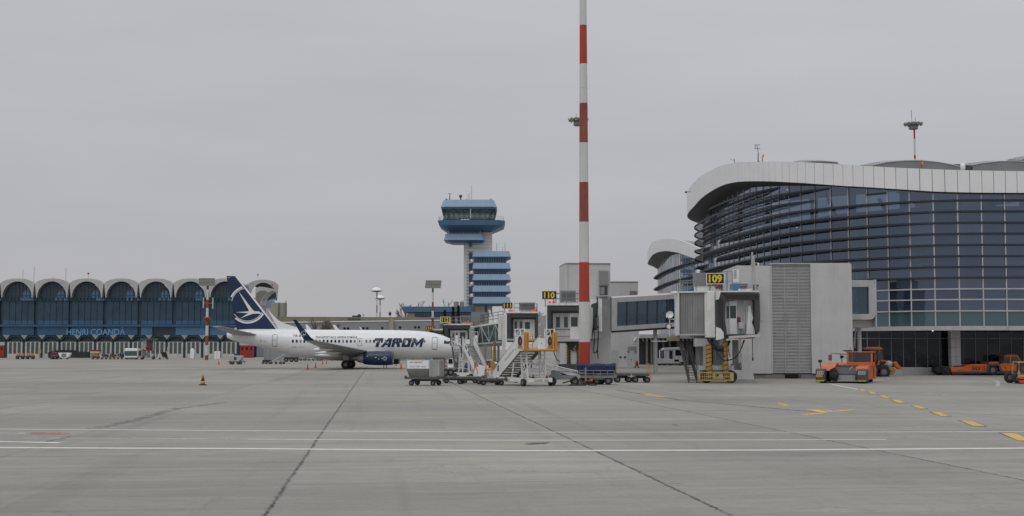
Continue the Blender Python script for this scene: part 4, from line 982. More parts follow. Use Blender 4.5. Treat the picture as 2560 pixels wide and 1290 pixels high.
b112, f, q = boarding_bridge('boarding bridge at gate 112, partly hidden behind the nose of the airliner', 196, 1112, 1175, 813, 868, (1128, 1147, 828), (1150, 1163, 831, 846), .8,
    (1150, 1187, 789), [(1125, 808), ], True, [(1164, 806), (1170, 806)], posts=(), tunnel=(1180, 816, 204))
s112 = gate_sign('112', 1102, 1123.5, 793, 805.5, 195, tilt=R(8), white=True, base=q[2])
# 114: only its sign and a strip of roof show past the fuselage
b114, f, q = boarding_bridge('boarding bridge at gate 114, only its roof showing above the airliner', 262, 1074, 1128, 826, 866, (1090, 1105, 838), None, .8, (1098, 1124, 809), [], False, tunnel=(1140, 828, 270))
gate_sign('114', 1064, 1080.5, 815.5, 824.5, 261, base=q[2])
# glazed sloping tunnel of gate 111/112 with its portal post
gt_ = thing('glass_tunnel', 'green glazed bridge tunnel with white truss, left of gate 111', 'walkway', (0, 0, 0))
ta, tbm, tc_, td = P(1184, 819, 172), P(1190, 858, 172), P(1258, 807, 166), P(1258, 853, 166)
def tn(t, w): return ta.lerp(tc_, t).lerp(tbm.lerp(td, t), w)
def tband(w0, w1, mt, name, y0=0.0, y1=.18):
    m = MB(); q = [tn(0, w0), tn(1, w0), tn(1, w1), tn(0, w1)]; m.hexa([v + Vector((0, y0, 0)) for v in q], [v + Vector((0, y1, 0)) for v in q]); m.build(name, mt, gt_)
tband(0, 1, K['ggreen'], 'window', .05, .12); tband(-.10, 0, K['white'], 'roof_rim', -.05, 3.0); tband(1.0, 1.09, K['lgrey'], 'floor_rim', -.05, 3.0); tband(1.09, 1.25, K['grey'], 'underside', .3, 2.6)
m = MB(); q = [tn(0, 0), tn(1, 0), tn(1, 1), tn(0, 1)]; m.poly([v + Vector((0, 2.9, 0)) for v in q]); m.build('rear_window', K['ggreen'], gt_)
for i in range(5):
    t = i/4*.96 + .02; m = MB(); m.bar(tn(t, 0), tn(t, 1), .10); m.build('mullion', K['lgrey'], gt_)
for i in range(4):
    a, c = ((0, 1) if i % 2 else (1, 0)); m = MB(); m.bar(tn(i/4*.96+.02, a), tn((i+1)/4*.96+.02, c), .09); m.build('truss', K['lgrey'], gt_)
m = MB(); v = P(1180, 822, 172); w = P(1180, 905, 172); m.box(v.x-.35, v.x+.25, 171.6, 172.2, w.z, v.z); m.build('end_frame', K['lgrey'], gt_)
for px, top in ((1259.5, 788), (1250, 790)):
    v = P(px, top, 166); m = MB(); m.box(v.x-.22, v.x+.22, 165.4, 165.9, 1.2 if px > 1255 else v.z-3, v.z); m.build('portal_post', K['white'], gt_)
railing(gt_, [tn(0, -.12), tn(1, -.12)], 1.2, 1.3, 'railing', 'dgrey', .035, 2)
m = MB(); v = P(1231, 806, 170); m.box(v.x-.45, v.x+.45, 169, 170.4, v.z-.3, v.z+.75); m.tube((v.x-.2, 169.5, v.z+.7), (v.x-.4, 169.5, v.z+1.6), .12); m.build('roof_unit', K['clean_white'], gt_)
m = MB(); v = P(1196, 795, 172); m.box(v.x-.9, v.x+1.0, 170.5, 172.5, v.z-.6, v.z+.75); m.build('roof_unit', K['grey'], gt_)
m = MB(); 
for px in (1213, 1246): v = P(px, 905, 168); m.box(v.x-.15, v.x+.15, 167.6, 168, 0, P(px, 862, 168).z)
m.build('leg', K['grey'], gt_)

# ------------------------------------------------------------------ gate 109 bridge, nearest
D = 101.0; f = FR(1790, D)
b9 = thing('boarding_bridge', 'nearest boarding bridge at gate 109 with ribbed side, open grey hood and yellow wheel frame', 'boarding bridge', f.o, 0, 'passenger boarding bridges at the gates')
Z = f.z
m = MB(); pts = []                                                                       # curved ribbed side
for i in range(33):
    t = i/32; pts.append((f.x(1702) + (f.x(1763)-f.x(1702))*t, 1.15 - 0.95*math.sin(t*math.pi/2)))
for i in range(32):
    (xa, ya), (xb, yb) = pts[i], pts[i+1]; o = .05 if i % 2 else 0.0
    m.hexa([(xa, ya-o, Z(834)), (xb, yb-o, Z(834)), (xb, yb+.12, Z(834)), (xa, ya+.12, Z(834))], [(xa, ya-o, Z(731)), (xb, yb-o, Z(731)), (xb, yb+.12, Z(731)), (xa, ya+.12, Z(731))])
m.build('ribbed_curtain', K['ribbed'], b9)
m = MB(); m.box(f.x(1700), f.x(1702.6), .9, 3.2, Z(838), Z(728)); m.build('curtain_post', K['white'], b9)
m = MB(); m.prismz([(f.x(1701), .9)] + [(x, y-.16) for x, y in pts] + [(f.x(1763), 2), (f.x(1701), 2)], Z(838.5), Z(834.2)); m.build('curtain_sill', K['lgrey'], b9)
m = MB(); m.prismz([(f.x(1699), .8)] + [(x, y-.2) for x, y in pts] + [(f.x(1896), -.5), (f.x(1896), 3.4), (f.x(1699), 3.4)], Z(731), Z(727)); m.build('roof', K['white'], b9)
m = MB(); m.hexa([(f.x(1763), .12, Z(843.5)), (f.x(1786), -.35, Z(843.5)), (f.x(1786), .1, Z(843.5)), (f.x(1763), .4, Z(843.5))], [(f.x(1763), .12, Z(730)), (f.x(1786), -.35, Z(730)), (f.x(1786), .1, Z(730)), (f.x(1763), .4, Z(730))]); m.build('end_panel', K['white'], b9)
# hood: folded grey canopy round the opening, white cheeks
m = MB(); yh = -1.1
fo = [(1793,737),(1892,737),(1893,780),(1892,828),(1884,838),(1877,838),(1880,752),(1872,748),(1818,748),(1809,760),(1808,800),(1810,825),(1811,847),(1801,847),(1797,828),(1786,818),(1787,752)]
L1 = [(1787,752),(1795,738),(1806,735),(1818,748),(1809,760),(1807,800),(1811,825),(1812,847),(1803,847),(1799,832),(1786,818)]
m.prism([(f.x(a), Z(b)) for a, b in L1], yh, .3)
m.prism([(f.x(a), Z(b)) for a, b in [(1806,735),(1893,734),(1893,745),(1880,751),(1818,748)]], yh-.15, .3)
m.prism([(f.x(a), Z(b)) for a, b in [(1880,751),(1893,745),(1894,790),(1892,828),(1885,836),(1880,815),(1882,780)]], yh-.1, .3)
m.build('canopy', K['canopy'], b9)
m = MB()
for a, b in ((1790, 800), (1797, 790), (1802, 810)): m.box(f.x(a), f.x(a)+.04, yh-.12, yh+.02, Z(828), Z(748))
for b in (737.5, 741, 745): m.box(f.x(1812), f.x(1890), yh-.22, yh-.1, Z(b+.8), Z(b))
m.build('canopy_fold', K['dgrey'], b9)
m = MB(); m.prism([(f.x(a), Z(b)) for a, b in [(1784,729),(1797,728.5),(1794,740),(1791,750),(1784,751)]], yh-.25, yh-.02); m.prism([(f.x(a), Z(b)) for a, b in [(1784,818),(1795,822),(1802,832),(1803,846),(1784,851)]], yh-.25, yh-.02); m.build('cheek', K['white'], b9)
m = MB(); m.box(f.x(1808), f.x(1882), .45, .55, Z(836), Z(746)); m.build('rear_wall', K['white'], b9)
m = MB(); m.box(f.x(1882), f.x(1894), .31, 3.2, Z(840), Z(731.1)); m.box(f.x(1702.8), f.x(1786), 2.9, 3.2, Z(836), Z(731.1)); m.build('side_wall', K['white'], b9)
m = MB(); m.box(f.x(1822), f.x(1841), .36, .43, Z(835), Z(753)); dd = m.build('door', K['clean_white'], b9)
m = MB(); m.box(f.x(1824), f.x(1839), .33, .37, Z(796), Z(765)); m.build('door_window', K['gcab'], dd, bevel=.06)
m = MB(); m.box(f.x(1816.5), f.x(1821), .38, .44, Z(796), Z(766)); m.build('window', K['gcab'], b9)
m = MB(); m.box(f.x(1843), f.x(1858), .38, .44, Z(834), Z(752)); m.box(f.x(1862), f.x(1872), .2, .44, Z(835), Z(764)); m.build('inner_panel', K['lgrey'], b9)
m = MB(); m.box(f.x(1819), f.x(1832), .40, .44, Z(754), Z(751.5)); m.build('notice_strip', K['tan'], b9)
m = MB(); m.lathe([(0.0,-.3),(.12,-.28),(.12,.12),(.04,.2)], (f.x(1845), .3, Z(799)), 10); m.build('fire_extinguisher', K['maroon'], b9)
m = MB(); m.box(f.x(1843), f.x(1854), -.2, .3, Z(822), Z(806)); m.tube((f.x(1845), 0, Z(835)), (f.x(1845), 0, Z(822)), .03); m.tube((f.x(1852), 0, Z(835)), (f.x(1852), 0, Z(822)), .03); m.build('control_desk', K['lgrey'], b9)
m = MB(); m.prism([(f.x(a), Z(b)) for a, b in [(1868,765),(1874,764),(1876,782),(1880,796),(1876,806),(1882,822),(1884,836),(1862,836),(1866,800)]], .1, .2); m.build('side_flap', K['clean_white'], b9)
railing(b9, [(f.x(1811), .1, Z(836)), (f.x(1821), .1, Z(836))], 1.1, .3, mt='dgrey', r=.02, mids=2)
m = MB(); m.box(f.x(1806), f.x(1890), -1.5, .6, Z(838.5), Z(836)); m.build('floor', K['dgrey'], b9)
m = MB(); m.hexa([(f.x(1814), -1.7, Z(847)), (f.x(1890), -1.75, Z(842)), (f.x(1890), -1.4, Z(842)), (f.x(1814), -1.4, Z(847))], [(f.x(1814), -1.7, Z(841)), (f.x(1890), -1.75, Z(836.5)), (f.x(1890), -1.4, Z(836.5)), (f.x(1814), -1.4, Z(841))]); m.build('floor_lip', K['pilaster'], b9)
m = MB(); m.box(f.x(1703), f.x(1890), .5, 3.1, Z(846), Z(838.6)); m.build('floor_frame', K['grey'], b9)
for o_ in b9.children:                                                                   # the doorway sits well forward in its hood
    if o_.name.split('.')[0] in ('rear_wall', 'door', 'window', 'inner_panel', 'notice_strip', 'fire_extinguisher', 'control_desk', 'side_flap'): o_.location.y = -.75
# roof gear
m = MB(); m.box(f.x(1746), f.x(1800), .5, 2.2, Z(727)+.005, Z(714)); m.build('unit_base', K['white'], b9)
m = MB(); m.box(f.x(1744), f.x(1768), .4, 2.4, Z(713.9), Z(681)); m.build('roof_unit', K['grey'], b9, bevel=.03)
m = MB(); m.box(f.x(1746), f.x(1753), .5, .8, Z(681), Z(673)); m.build('roof_box', K['clean_white'], b9)
m = MB(); m.box(f.x(1834), f.x(1872), .2, 1.5, Z(724), Z(708)); m.build('roof_unit', K['termlight'], b9, bevel=.03)
m = MB(); m.box(f.x(1838), f.x(1851), .4, .9, Z(705), Z(673)); m.build('roof_cabinet', K['clean_white'], b9)
m = MB()
for i in range(7): m.box(f.x(1839), f.x(1846), .37, .42, Z(676+i*3.2), Z(675+i*3.2))
m.build('cabinet_grille', K['grey'], b9)
m = MB(); m.box(f.x(1848), f.x(1882), -.1, .3, Z(727), Z(722)); m.build('beacon_shelf', K['white'], b9)
red_lamps(b9, f, [(1855, 717.5), (1863, 716.5), (1791, 718.5), (1794.5, 717.5)], r=.11, lit=False, d=-.2)
railing(b9, [(f.x(1702), .9, Z(727)), (f.x(1744), .6, Z(727))], .8, .8, mt='grey', r=.025)
railing(b9, [(f.x(1808), .2, Z(727)), (f.x(1834), .2, Z(727))], 1.5, .35, mt='grey', r=.025)
railing(b9, [(f.x(1715), 2.9, Z(727)), (f.x(1834), 2.9, Z(727))], 1.5, 1.2, mt='grey', r=.025)
m = MB()
m.tube((f.x(1879), -.3, Z(722)), (f.x(1881.5), -.3, Z(631)), .07); m.tube((f.x(1893), -.4, Z(800)), (f.x(1884), -.3, Z(640)), .08)
m.tube((f.x(1894), -.4, Z(806)), (f.x(1896), -.2, Z(716)), .06); m.box(f.x(1892), f.x(1904), -.5, .3, Z(806), Z(801)); m.build('cable_hoist', K['lgrey'], b9)
m = MB(); v = f.p(1689, 731.5, 2.0); m.lathe([(0.0,.16),(.35,.12),(.42,.02),(.36,-.06),(0,-.08)], (v.x, v.y, v.z-.05), 14, cap=False); m.box(v.x, v.x+.5, v.y-.1, v.y+.1, v.z-.1, v.z); m.build('roof_lamp', K['white'], b9)
m = MB(); v = f.p(1675, 786, 1.5); m.lathe([(0.0,.10),(.18,.08),(.27,0)], v, 16, 'y', cap=False); m.path([(v.x, v.y+.1, v.z), (f.x(1678), 1.6, Z(796)), (f.x(1694), 1.6, Z(797)), (f.x(1694), 1.6, Z(832))], .025); m.path([(f.x(1681), 1.6, Z(797)), (f.x(1681), 1.6, Z(845))], .025); m.build('dish', K['clean_white'], b9)
m = MB(); v = f.p(1667, 788, 1.5); m.box(v.x-.05, v.x+.06, v.y, v.y+.1, v.z-.18, v.z+.15); m.build('antenna_plate', K['clean_white'], b9)
m = MB(); m.box(f.x(1678), f.x(1703), .8, 3, Z(852), Z(841)); m.build('stair_landing', K['tan'], b9)
m = MB(); m.box(f.x(1640), f.x(1678), 2.5, 3, Z(854), Z(851)); m.build('landing_edge', K['lgrey'], b9)
# escape stair
st = MB(); tp, bt = Vector((f.x(1702), 1.2, Z(850))), Vector((f.x(1722), .2, .28))
for s in (0, 1):
    o = Vector((f.x(1742)-f.x(1722), 0, 0)) * s
    st.bar(tp + o*.9, bt + o, .07, .22)
st.build('stair_stringers', K['dgrey'], b9)
st = MB()
for i in range(15):
    t = (i+.5)/15; a = tp.lerp(bt, t); w = (f.x(1742)-f.x(1722)) * (0.9+.1*t); st.box(a.x, a.x+w, a.y-.14, a.y+.14, a.z-.02, a.z+.02)
st.build('stair_treads', K['dgrey'], b9)
st = MB(); h = Vector((0, 0, 1.0))
for s in (0, 1):
    o = Vector((f.x(1742)-f.x(1722), 0, 0)) * s
    st.tube(tp+o*.9+h, bt+o+h, .03); st.tube(tp+o*.9+h*.5, bt+o+h*.5, .02)
    for i in range(6): p = tp.lerp(bt, i/5)+o*(.9+.1*i/5); st.tube(p, p+h, .025)
st.build('stair_railing', K['dgrey'], b9)
st = MB(); st.box(f.x(1718), f.x(1744), -.1, .5, Z(950)-.03, Z(950)+.04)
for px in (1721, 1741): st.tube((f.x(px), 0, 0), (f.x(px), 0, Z(950)), .04)
st.build('stair_foot', K['dgrey'], b9)
# lift columns and wheel bogie
spiral_post(b9, f.x(1770), -.42, Z(944), Z(860), .23); spiral_post(b9, f.x(1811), -.42, Z(944), Z(852), .21)
m = MB(); m.box(f.x(1737), f.x(1777), .2, .9, Z(866), Z(846.2)); m.build('lift_head', K['lgrey'], b9); m = MB(); m.box(f.x(1800), f.x(1815), -.2, .6, Z(863), Z(847)); m.build('lift_head', K['lgrey'], b9)
m = MB(); m.box(f.x(1746), f.x(1834), -.1, .9, Z(925), Z(914)); m.box(f.x(1752), f.x(1830), .1, .7, Z(935), Z(925)); m.build('bogie_beam', K['lgrey'], b9)
m = MB()
for a, b in ((1741, 1781), (1782, 1822)):
    X0, X1 = f.x(a), f.x(b); y = -.75
    for z in (Z(951), Z(931)): m.tube((X0, y, z), (X1, y, z), .035)
    m.tube((X0, y, Z(941)), (X1, y, Z(941)), .02)
    for i in range(9): x = X0 + (X1-X0)*i/8; m.tube((x, y, Z(951)), (x, y, Z(931)), .018 if i % 8 else .045)
m.box(f.x(1820), f.x(1829), -.8, -.3, Z(952), Z(931)); m.build('guard_rail', K['paley'], b9)
m = MB()
for a in (1750, 1783, 1820): m.tube((f.x(a), -.7, 0.05), (f.x(a), -.7, Z(951)), .035)
m.box(f.x(1744), f.x(1828), -.6, .6, Z(951), Z(947)); m.build('bogie_frame', K['dyellow'], b9)
wheels(b9, [(f.x(1766), .1, .48), (f.x(1826), .1, .48)], .48, .42)
m = MB(); m.box(f.x(1756), f.x(1762), 1.0, 1.5, 0.3, Z(864)); m.box(f.x(1795), f.x(1803), 1.2, 1.6, .4, Z(864)); m.box(f.x(1745), f.x(1755), .9, 1.4, Z(916), Z(866)); m.build('rear_leg', K['grey'], b9)
m = MB()
m.path([(f.x(a), -.5, Z(b)) for a, b in ((1767,846),(1773,858),(1780,868),(1790,875),(1800,876),(1810,870),(1818,860),(1822,852))], .09, 8)
m.path([(f.x(a), -.5, Z(b)) for a, b in ((1770,850),(1782,862),(1792,872),(1804,873),(1814,864))], .06, 6)
m.path([(f.x(a), -.6, Z(b)) for a, b in ((1784,868),(1790,886),(1802,898),(1815,902),(1830,897),(1843,884),(1852,866),(1858,850))], .035)
m.path([(f.x(a), -.6, Z(b)) for a, b in ((1800,876),(1806,890),(1818,900),(1834,895),(1846,880),(1856,850))], .03)
m.path([(f.x(a), .1, Z(b)) for a, b in ((1823,862),(1822,880),(1826,892))], .03); m.build('hanging_cable', K['black'], b9)
m = MB(); m.box(f.x(1840), f.x(1852), 1.0, 1.8, Z(914), Z(850)); m.box(f.x(1835), f.x(1858), .8, 1.8, Z(925), Z(910)); m.lathe([(.05,-.3),(.12,-.2),(.12,.2),(.05,.3)], (f.x(1854), .6, Z(916)), 8); m.build('rear_support', K['grey'], b9)
tun = MB(); tun.box(f.x(1790), f.x(1880), 3.2, 13, Z(836), Z(734)); tun.build('tunnel', K['white'], b9)
gate_sign('109', 1768.5, 1811, 684.5, 709, 101.2, base=Z(727))
# white pedestal of that bridge
f = FR(1865, 107)
pd = thing('bridge_pedestal', 'white steel pedestal with flared foot beside the wide service tower', 'column', f.o)
m = MB(); m.box(f.x(1852), f.x(1876), 0, .7, .9, f.z(836)); m.build('shaft', K['white'], pd)
m = MB(); m.prism([(f.x(1846), .15), (f.x(1883), .15), (f.x(1883), .4), (f.x(1877), 1.1), (f.x(1876), 2.2), (f.x(1853), 2.2), (f.x(1851), 1.2), (f.x(1846), .4)], -.15, .85); m.build('foot', K['white'], pd)
m = MB(); m.box(f.x(1844), f.x(1886), -.5, 1.2, 0, .15); m.build('base_pad', K['lgrey'], pd)
# ------------------------------------------------------------------ old terminal with the shell roof, far left
D = 385.0; f = FR(300, D); PXM = D / FPX
old = thing('old_terminal', 'long dark blue terminal with pale shell arches on the roof, far left', 'terminal', f.o)
X, Z = f.x, f.z
def shell(par, cx, y0, rot=0.0, dep=9.0, name='roof_shell'):
    hw, zs, zi, zo, zn = 43*PXM, Z(744), Z(703.8), Z(696.5), Z(712.5)
    ri = 36.6*PXM; n = 20
    o = bpy.data.objects.new(name, None)
    out = [(-38.6*PXM, zs), (-hw+.12, zn)] + [(-hw*math.cos(t), zn + (zo-zn)*math.sin(t)) for t in [math.pi*i/n for i in range(1, n)]] + [(hw-.12, zn), (38.6*PXM, zs)]
    inn = [(-ri*math.cos(math.pi*i/(n+2)), zs + (zi-zs)*math.sin(math.pi*i/(n+2))) for i in range(n+3)]
    k = min(len(out), len(inn)); out, inn = out[:k], inn[:k]
    m = MB()
    c, s = math.cos(rot), math.sin(rot)
    def W(x, y, z): return (cx + x*c - y*s, y0 + x*s + y*c, z)
    A = [W(x, 0, z) for x, z in out]; B = [W(x, 0, z) for x, z in inn]
    A2 = [W(x*.97, dep, z-.4) for x, z in out]; B2 = [W(x*.985, 1.0, z-.08) for x, z in inn]; B3 = [W(x*.9, dep, z-.6) for x, z in inn]
    for i in range(k-1):
        m.k(0).add([A[i], A[i+1], B[i+1], B[i]], [(0, 1, 2, 3)]); m.add([A[i], A[i+1], A2[i+1], A2[i]], [(0, 1, 2, 3)], True)
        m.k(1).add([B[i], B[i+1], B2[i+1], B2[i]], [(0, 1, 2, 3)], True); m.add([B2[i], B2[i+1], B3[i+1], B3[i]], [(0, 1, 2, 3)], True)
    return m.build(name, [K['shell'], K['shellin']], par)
r3 = random.Random(11)
for i in range(8):
    cx = X(-43.2 + 86.6*i)
    shell(old, cx, -1.2)
    ri = 36.2*PXM; n = 16; zs, zi = Z(744), Z(704)
    m = MB(); m.poly([(cx - ri*math.cos(math.pi*j/n), 0.3, zs - .8 + (zi-zs+.5)*math.sin(math.pi*j/n)) for j in range(n+1)])
    w = m.build('arched_window', K['termdark'], old)
    m = MB()
    for j in range(-3, 4):
        x = cx + ri*j/4; h = (zi-zs)*math.sqrt(max(0, 1-(j/4)**2)); m.box(x-.08, x+.08, 0.1, 0.28, zs-.8, zs-.4+h)
    for q in (.25, .55): hx = ri*math.sqrt(1-q*q)*.97; m.box(cx-hx, cx+hx, 0.12, 0.27, zs-.5+(zi-zs)*q-.06, zs-.5+(zi-zs)*q+.06)
    m.build('window_bars', K['dgrey'], w)
    m = MB(); a0 = ri*.12; b0 = ri*.88                                  # reflection in the glass, painted as a paler patch low on the right
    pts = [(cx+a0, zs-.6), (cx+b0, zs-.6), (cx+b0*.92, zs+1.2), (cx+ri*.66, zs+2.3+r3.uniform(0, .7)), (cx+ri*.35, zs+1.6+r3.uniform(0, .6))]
    m.poly([(x, .285, z) for x, z in pts]); m.build('painted_reflection', K['termlight'], w)
# corner shells turning to the right-hand side
shell(old, X(648), 6.0, R(38), 8)
m = MB(); prof = [(640,762),(640,722),(650,717),(666.5,719),(681,723),(681,728),(676,730),(668,735),(661,742),(656,752),(653,763)]
m.prism([(X(a), Z(b)) for a, b in prof], -2.0, 6); m.build('roof_shell', [K['shell']], old)
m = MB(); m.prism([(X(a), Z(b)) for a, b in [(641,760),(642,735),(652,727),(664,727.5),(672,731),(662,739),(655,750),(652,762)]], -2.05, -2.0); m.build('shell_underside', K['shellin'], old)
# facade
m = MB(); m.box(X(-60), X(640), 1.2, 30, 0, Z(744)); m.build('body', K['termdark'], old)
m = MB()
for i in range(9):
    xa, xb = X(-43.2 + 86.6*(i-.5) + 4.5), X(min(640, -43.2 + 86.6*(i+.5) - 4.5))
    if xa > X(636): continue
    for j in range(5):
        a = xa + (xb-xa)*j/5; b = xa + (xb-xa)*(j+1)/5
        p = MB(); p.box(a+.06, b-.06, 0.5, 1.19, Z(800.5), Z(752)); p.build('wall_panel', K['termdark'], old)
        p = MB(); p.box(a+.06, b-.06, 0.45, 1.19, Z(811), Z(801)); p.build('spandrel_panel', K['termblue'], old)
    p = MB(); kk = 'termlight' if i >= 5 else 'termblue'
    if i in (5,): 
        p.box(xa, xa+(xb-xa)*.36, .5, 1.19, Z(838), Z(817)); p.build('lower_panel', K['termlight'], old)
    else:
        p.box(xa, xb, .5, 1.19, Z(838), Z(817)); p.build('lower_panel', K[kk], old)
m = MB(); m.box(X(-60), X(640), -.1, 1.19, Z(816.6), Z(811.6)); m.build('ledge', K['termblue'], old)
m = MB(); m.box(X(-60), X(640), .1, 1.19, Z(752), Z(744.2)); m.build('cornice', K['teal'], old)
for i in range(9):
    xa = X(-43.2 + 86.6*(i-.45)); m = MB()
    for j in range(7):
        if r3.random() < .6: m.box(xa+5.2+j*.62, xa+5.7+j*.62, .05, .1, Z(751.4), Z(745.5))
    if m.v: m.build('clerestory_panes', K['termlight'], old)
m = MB(); zc = Z(828)
m.text('HENRI COANDĂ', (X(238), .38, Z(827.2)), (1, 0, 0), (0, 0, 1), 2.55, .012, width=X(311)-X(165)); m.build('lettering', K['letters'], old)
# arcade
for i in range(-1, 16):
    x0, x1 = X(-23.3 + 44.35*i + 1), X(-23.3 + 44.35*(i+1) + 1)
    if x0 > X(640): break
    c = (x0+x1)/2; w = x1-x0
    bay = MB(); n = 12; rx, zs, za = w/2*.93, Z(854), Z(839.5)
    arc = [(c - rx*math.cos(math.pi*j/n), zs + (za-zs)*math.sin(math.pi*j/n)) for j in range(n+1)]
    m = MB()
    for j in range(n):
        (a, b), (a2, b2) = arc[j], arc[j+1]; k = .86
        ia, ib = c+(a-c)*k, zs+(b-zs)*k - .05; ia2, ib2 = c+(a2-c)*k, zs+(b2-zs)*k - .05
        m.hexa([(a, -2.2, b), (a2, -2.2, b2), (ia2, -2.2, ib2), (ia, -2.2, ib)], [(a, .4, b), (a2, .4, b2), (ia2, .4, ib2), (ia, .4, ib)])
    m.box(x0-.32, x0+.32, -2.2, .4, 0, zs); m.box(x0, x1, -1.6, -1.3, zs-.2, zs)
    o = m.build('arcade_arch', K['teal'], old)
    m = MB(); m.poly([(a, -1.2, b) for a, b in [(c+(a-c)*.9, zs+(b-zs)*.9) for a, b in arc]]); m.build('lunette', K['arcgrey'], o)
    m = MB(); m.poly([(x0, -2.0, Z(838)), (x0, -2.0, Z(849)), (x0+w*.12, -2.0, Z(842)), (x0+w*.2, -2.0, Z(838))]); m.build('spandrel', K['beige'], o); m = MB(); m.poly([(x1, -2.0, Z(838)), (x1, -2.0, Z(849)), (x1-w*.12, -2.0, Z(842)), (x1-w*.2, -2.0, Z(838))]); m.build('spandrel', K['beige'], o)
    if i in (0, 14, 15):
        m = MB(); m.box(x0+.5, x1-.5, -2.0, -1.8, .2, Z(863.5)); d_ = m.build('red_door', K['reddoor'], o)
        m = MB()
        for q in (.25, .5, .75): xx = x0 + w*q; m.box(xx-.28, xx+.28, -2.03, -2.002, Z(875), Z(868))
        m.build('door_windows', K['gdark'], d_)
        m = MB(); m.box(x0+.35, x1-.35, -2.05, -1.7, Z(863.4), Z(855)); m.build('lintel', K['lgrey'], o)
    else:
        m = MB(); m.box(x0+.35, x1-.35, -2.05, -1.65, 0, Z(854.5)); m.build('bay_wall', K['pilaster'], o)
        for q in range(3):
            a = x0 + w*(.17 + .245*q); m = MB(); m.box(a, a + w*.165, -2.09, -2.055, Z(884), Z(855.5)); m.build('window', K['shutter'], o)
for px, py, h in ((50, 693, 2.8), (78, 702, 4.5), (158, 702, 4.2), (214.5, 690, 1.0), (126, 692, .5)):
    m = MB(); v = (X(px), 1, Z(py)-.5); m.tube(v, (v[0], 1, v[2]+h), .06)
    if px == 214.5: m.k(1).lathe([(0, 0), (.3, .1), (.3, .5), (0, .6)], (v[0], 1, v[2]+h), 8, cap=False)
    m.build('roof_mast', [K['grey'], K['redoff']], old)
for px, py in ((641, 690), (678, 716)):
    m = MB(); v = (X(px), 1, Z(py+6)); m.tube(v, (v[0], 1, v[2]+1), .06); m.k(1).lathe([(0, 0), (.22, .1), (.22, .45), (0, .5)], (v[0], 1, v[2]+.9), 8, cap=False); m.build('warning_light', [K['grey'], K['redoff']], old)

# ------------------------------------------------------------------ long low building and the silo block behind the airliner
D = 300.0; f = FR(900, D); X, Z = f.x, f.z
lb = thing('long_low_building', 'long low grey panelled building with round windows and a tan parapet behind the airliner', 'building', f.o)
m = MB(); m.hexa([(X(660), 0, 0), (X(1130), 0, 0), (X(1130), 12, 0), (X(660), 12, 0)], [(X(660), 0, Z(807.5)), (X(1130), 0, Z(801.5)), (X(1130), 12, Z(801.5)), (X(660), 12, Z(807.5))]); m.build('wall', mat('panel_grey', (0.30, 0.305, 0.315), .5, var=.08, grime=.12), lb)
m = MB(); m.hexa([(X(660), -.15, Z(807.5)), (X(1130), -.15, Z(801.5)), (X(1130), 3, Z(801.5)), (X(660), 3, Z(807.5))], [(X(660), -.15, Z(805.2)), (X(1130), -.15, Z(799.4)), (X(1130), 3, Z(799.4)), (X(660), 3, Z(805.2))]); m.build('white_coping', K['clean_white'], lb)
m = MB(); m.hexa([(X(690), .6, Z(806)), (X(1130), .6, Z(800)), (X(1130), 6, Z(800)), (X(690), 6, Z(806))], [(X(690), .6, Z(791.5)), (X(1130), .6, Z(793.5)), (X(1130), 6, Z(793.5)), (X(690), 6, Z(791.5))]); m.build('parapet', K['tan'], lb)
for px, py in ((812, 822), (824, 822), (861, 821.5), (870, 821.5), (908.5, 820.5), (918, 820.5), (955.5, 820), (1000, 818.5), (1038, 818), (1047, 818)):
    m = MB(); m.lathe([(.30, -.06), (.30, .02)], (X(px), 0, Z(py)), 18, 'y'); m.build('round_window', K['gdark'], lb)
m = MB()
for i in range(95):
    px = 664 + i*4.9; m.box(X(px)-.012, X(px)+.012, -.02, .0, .5, Z(808))
m.build('panel_joint', K['grey'], lb)
m = MB(); m.box(X(972.5), X(984), -.5, .3, 0, Z(796.5)); m.build('pier', K['beige'], lb)
m = MB(); m.box(X(868), X(900), .45, .58, Z(799), Z(796)); m.build('long_vent', K['dgrey'], lb)
m = MB(); m.box(X(878), X(890), 1, 3, Z(791.5), Z(788.5)); m.lathe([(.4, -.5), (.45, 0), (.2, .35)], (X(895), 2, Z(788.5)), 10); m.build('roof_duct', K['teal'], lb)
m = MB(); m.lathe([(.0, -.2), (.3, 0), (.33, .5), (0, .8)], (X(973.5), 1, Z(787)), 10, cap=False); m.tube((X(973.5), 1, Z(787)), (X(974.5), 1, Z(794)), .06); m.build('roof_beacon', K['teal'], lb)
m = MB(); m.tube((X(906.5), 1, Z(792)), (X(906.5), 1, Z(786)), .06); m.bar((X(904.5), 1, Z(784.6)), (X(909), 1, Z(787)), .1); m.build('roof_sensor', K['redoff'], lb)
f2_ = FR(696, 318)
sb = thing('silo_block', 'pale round stair drum with a dark vertical slot beside the shell roof', 'building', f2_.o)
m = MB(); m.tube((f2_.x(690), 0, 0), (f2_.x(690), 0, f2_.z(757)), 1.25, n=24); m.tube((f2_.x(704), .3, 0), (f2_.x(704), .3, f2_.z(757)), 1.15, n=24); m.build('drum', K['beige'], sb)
m = MB(); m.box(f2_.x(693.5), f2_.x(699), -1.05, 1, 0, f2_.z(757.5)); m.build('slot', K['dgrey'], sb)
m = MB(); m.box(f2_.x(664), f2_.x(681), 0, 4, 0, f2_.z(771)); m.build('low_block', K['lgrey'], sb)
m = MB()
for x in (f2_.x(713), f2_.x(716)): m.tube((x, -.6, f2_.z(790)), (x, -.6, f2_.z(751)), .04)
for i in range(16): m.bar((f2_.x(713), -.6, f2_.z(790-2.4*i)), (f2_.x(716), -.6, f2_.z(790-2.4*i)), .05)
m.build('ladder', K['grey'], sb)

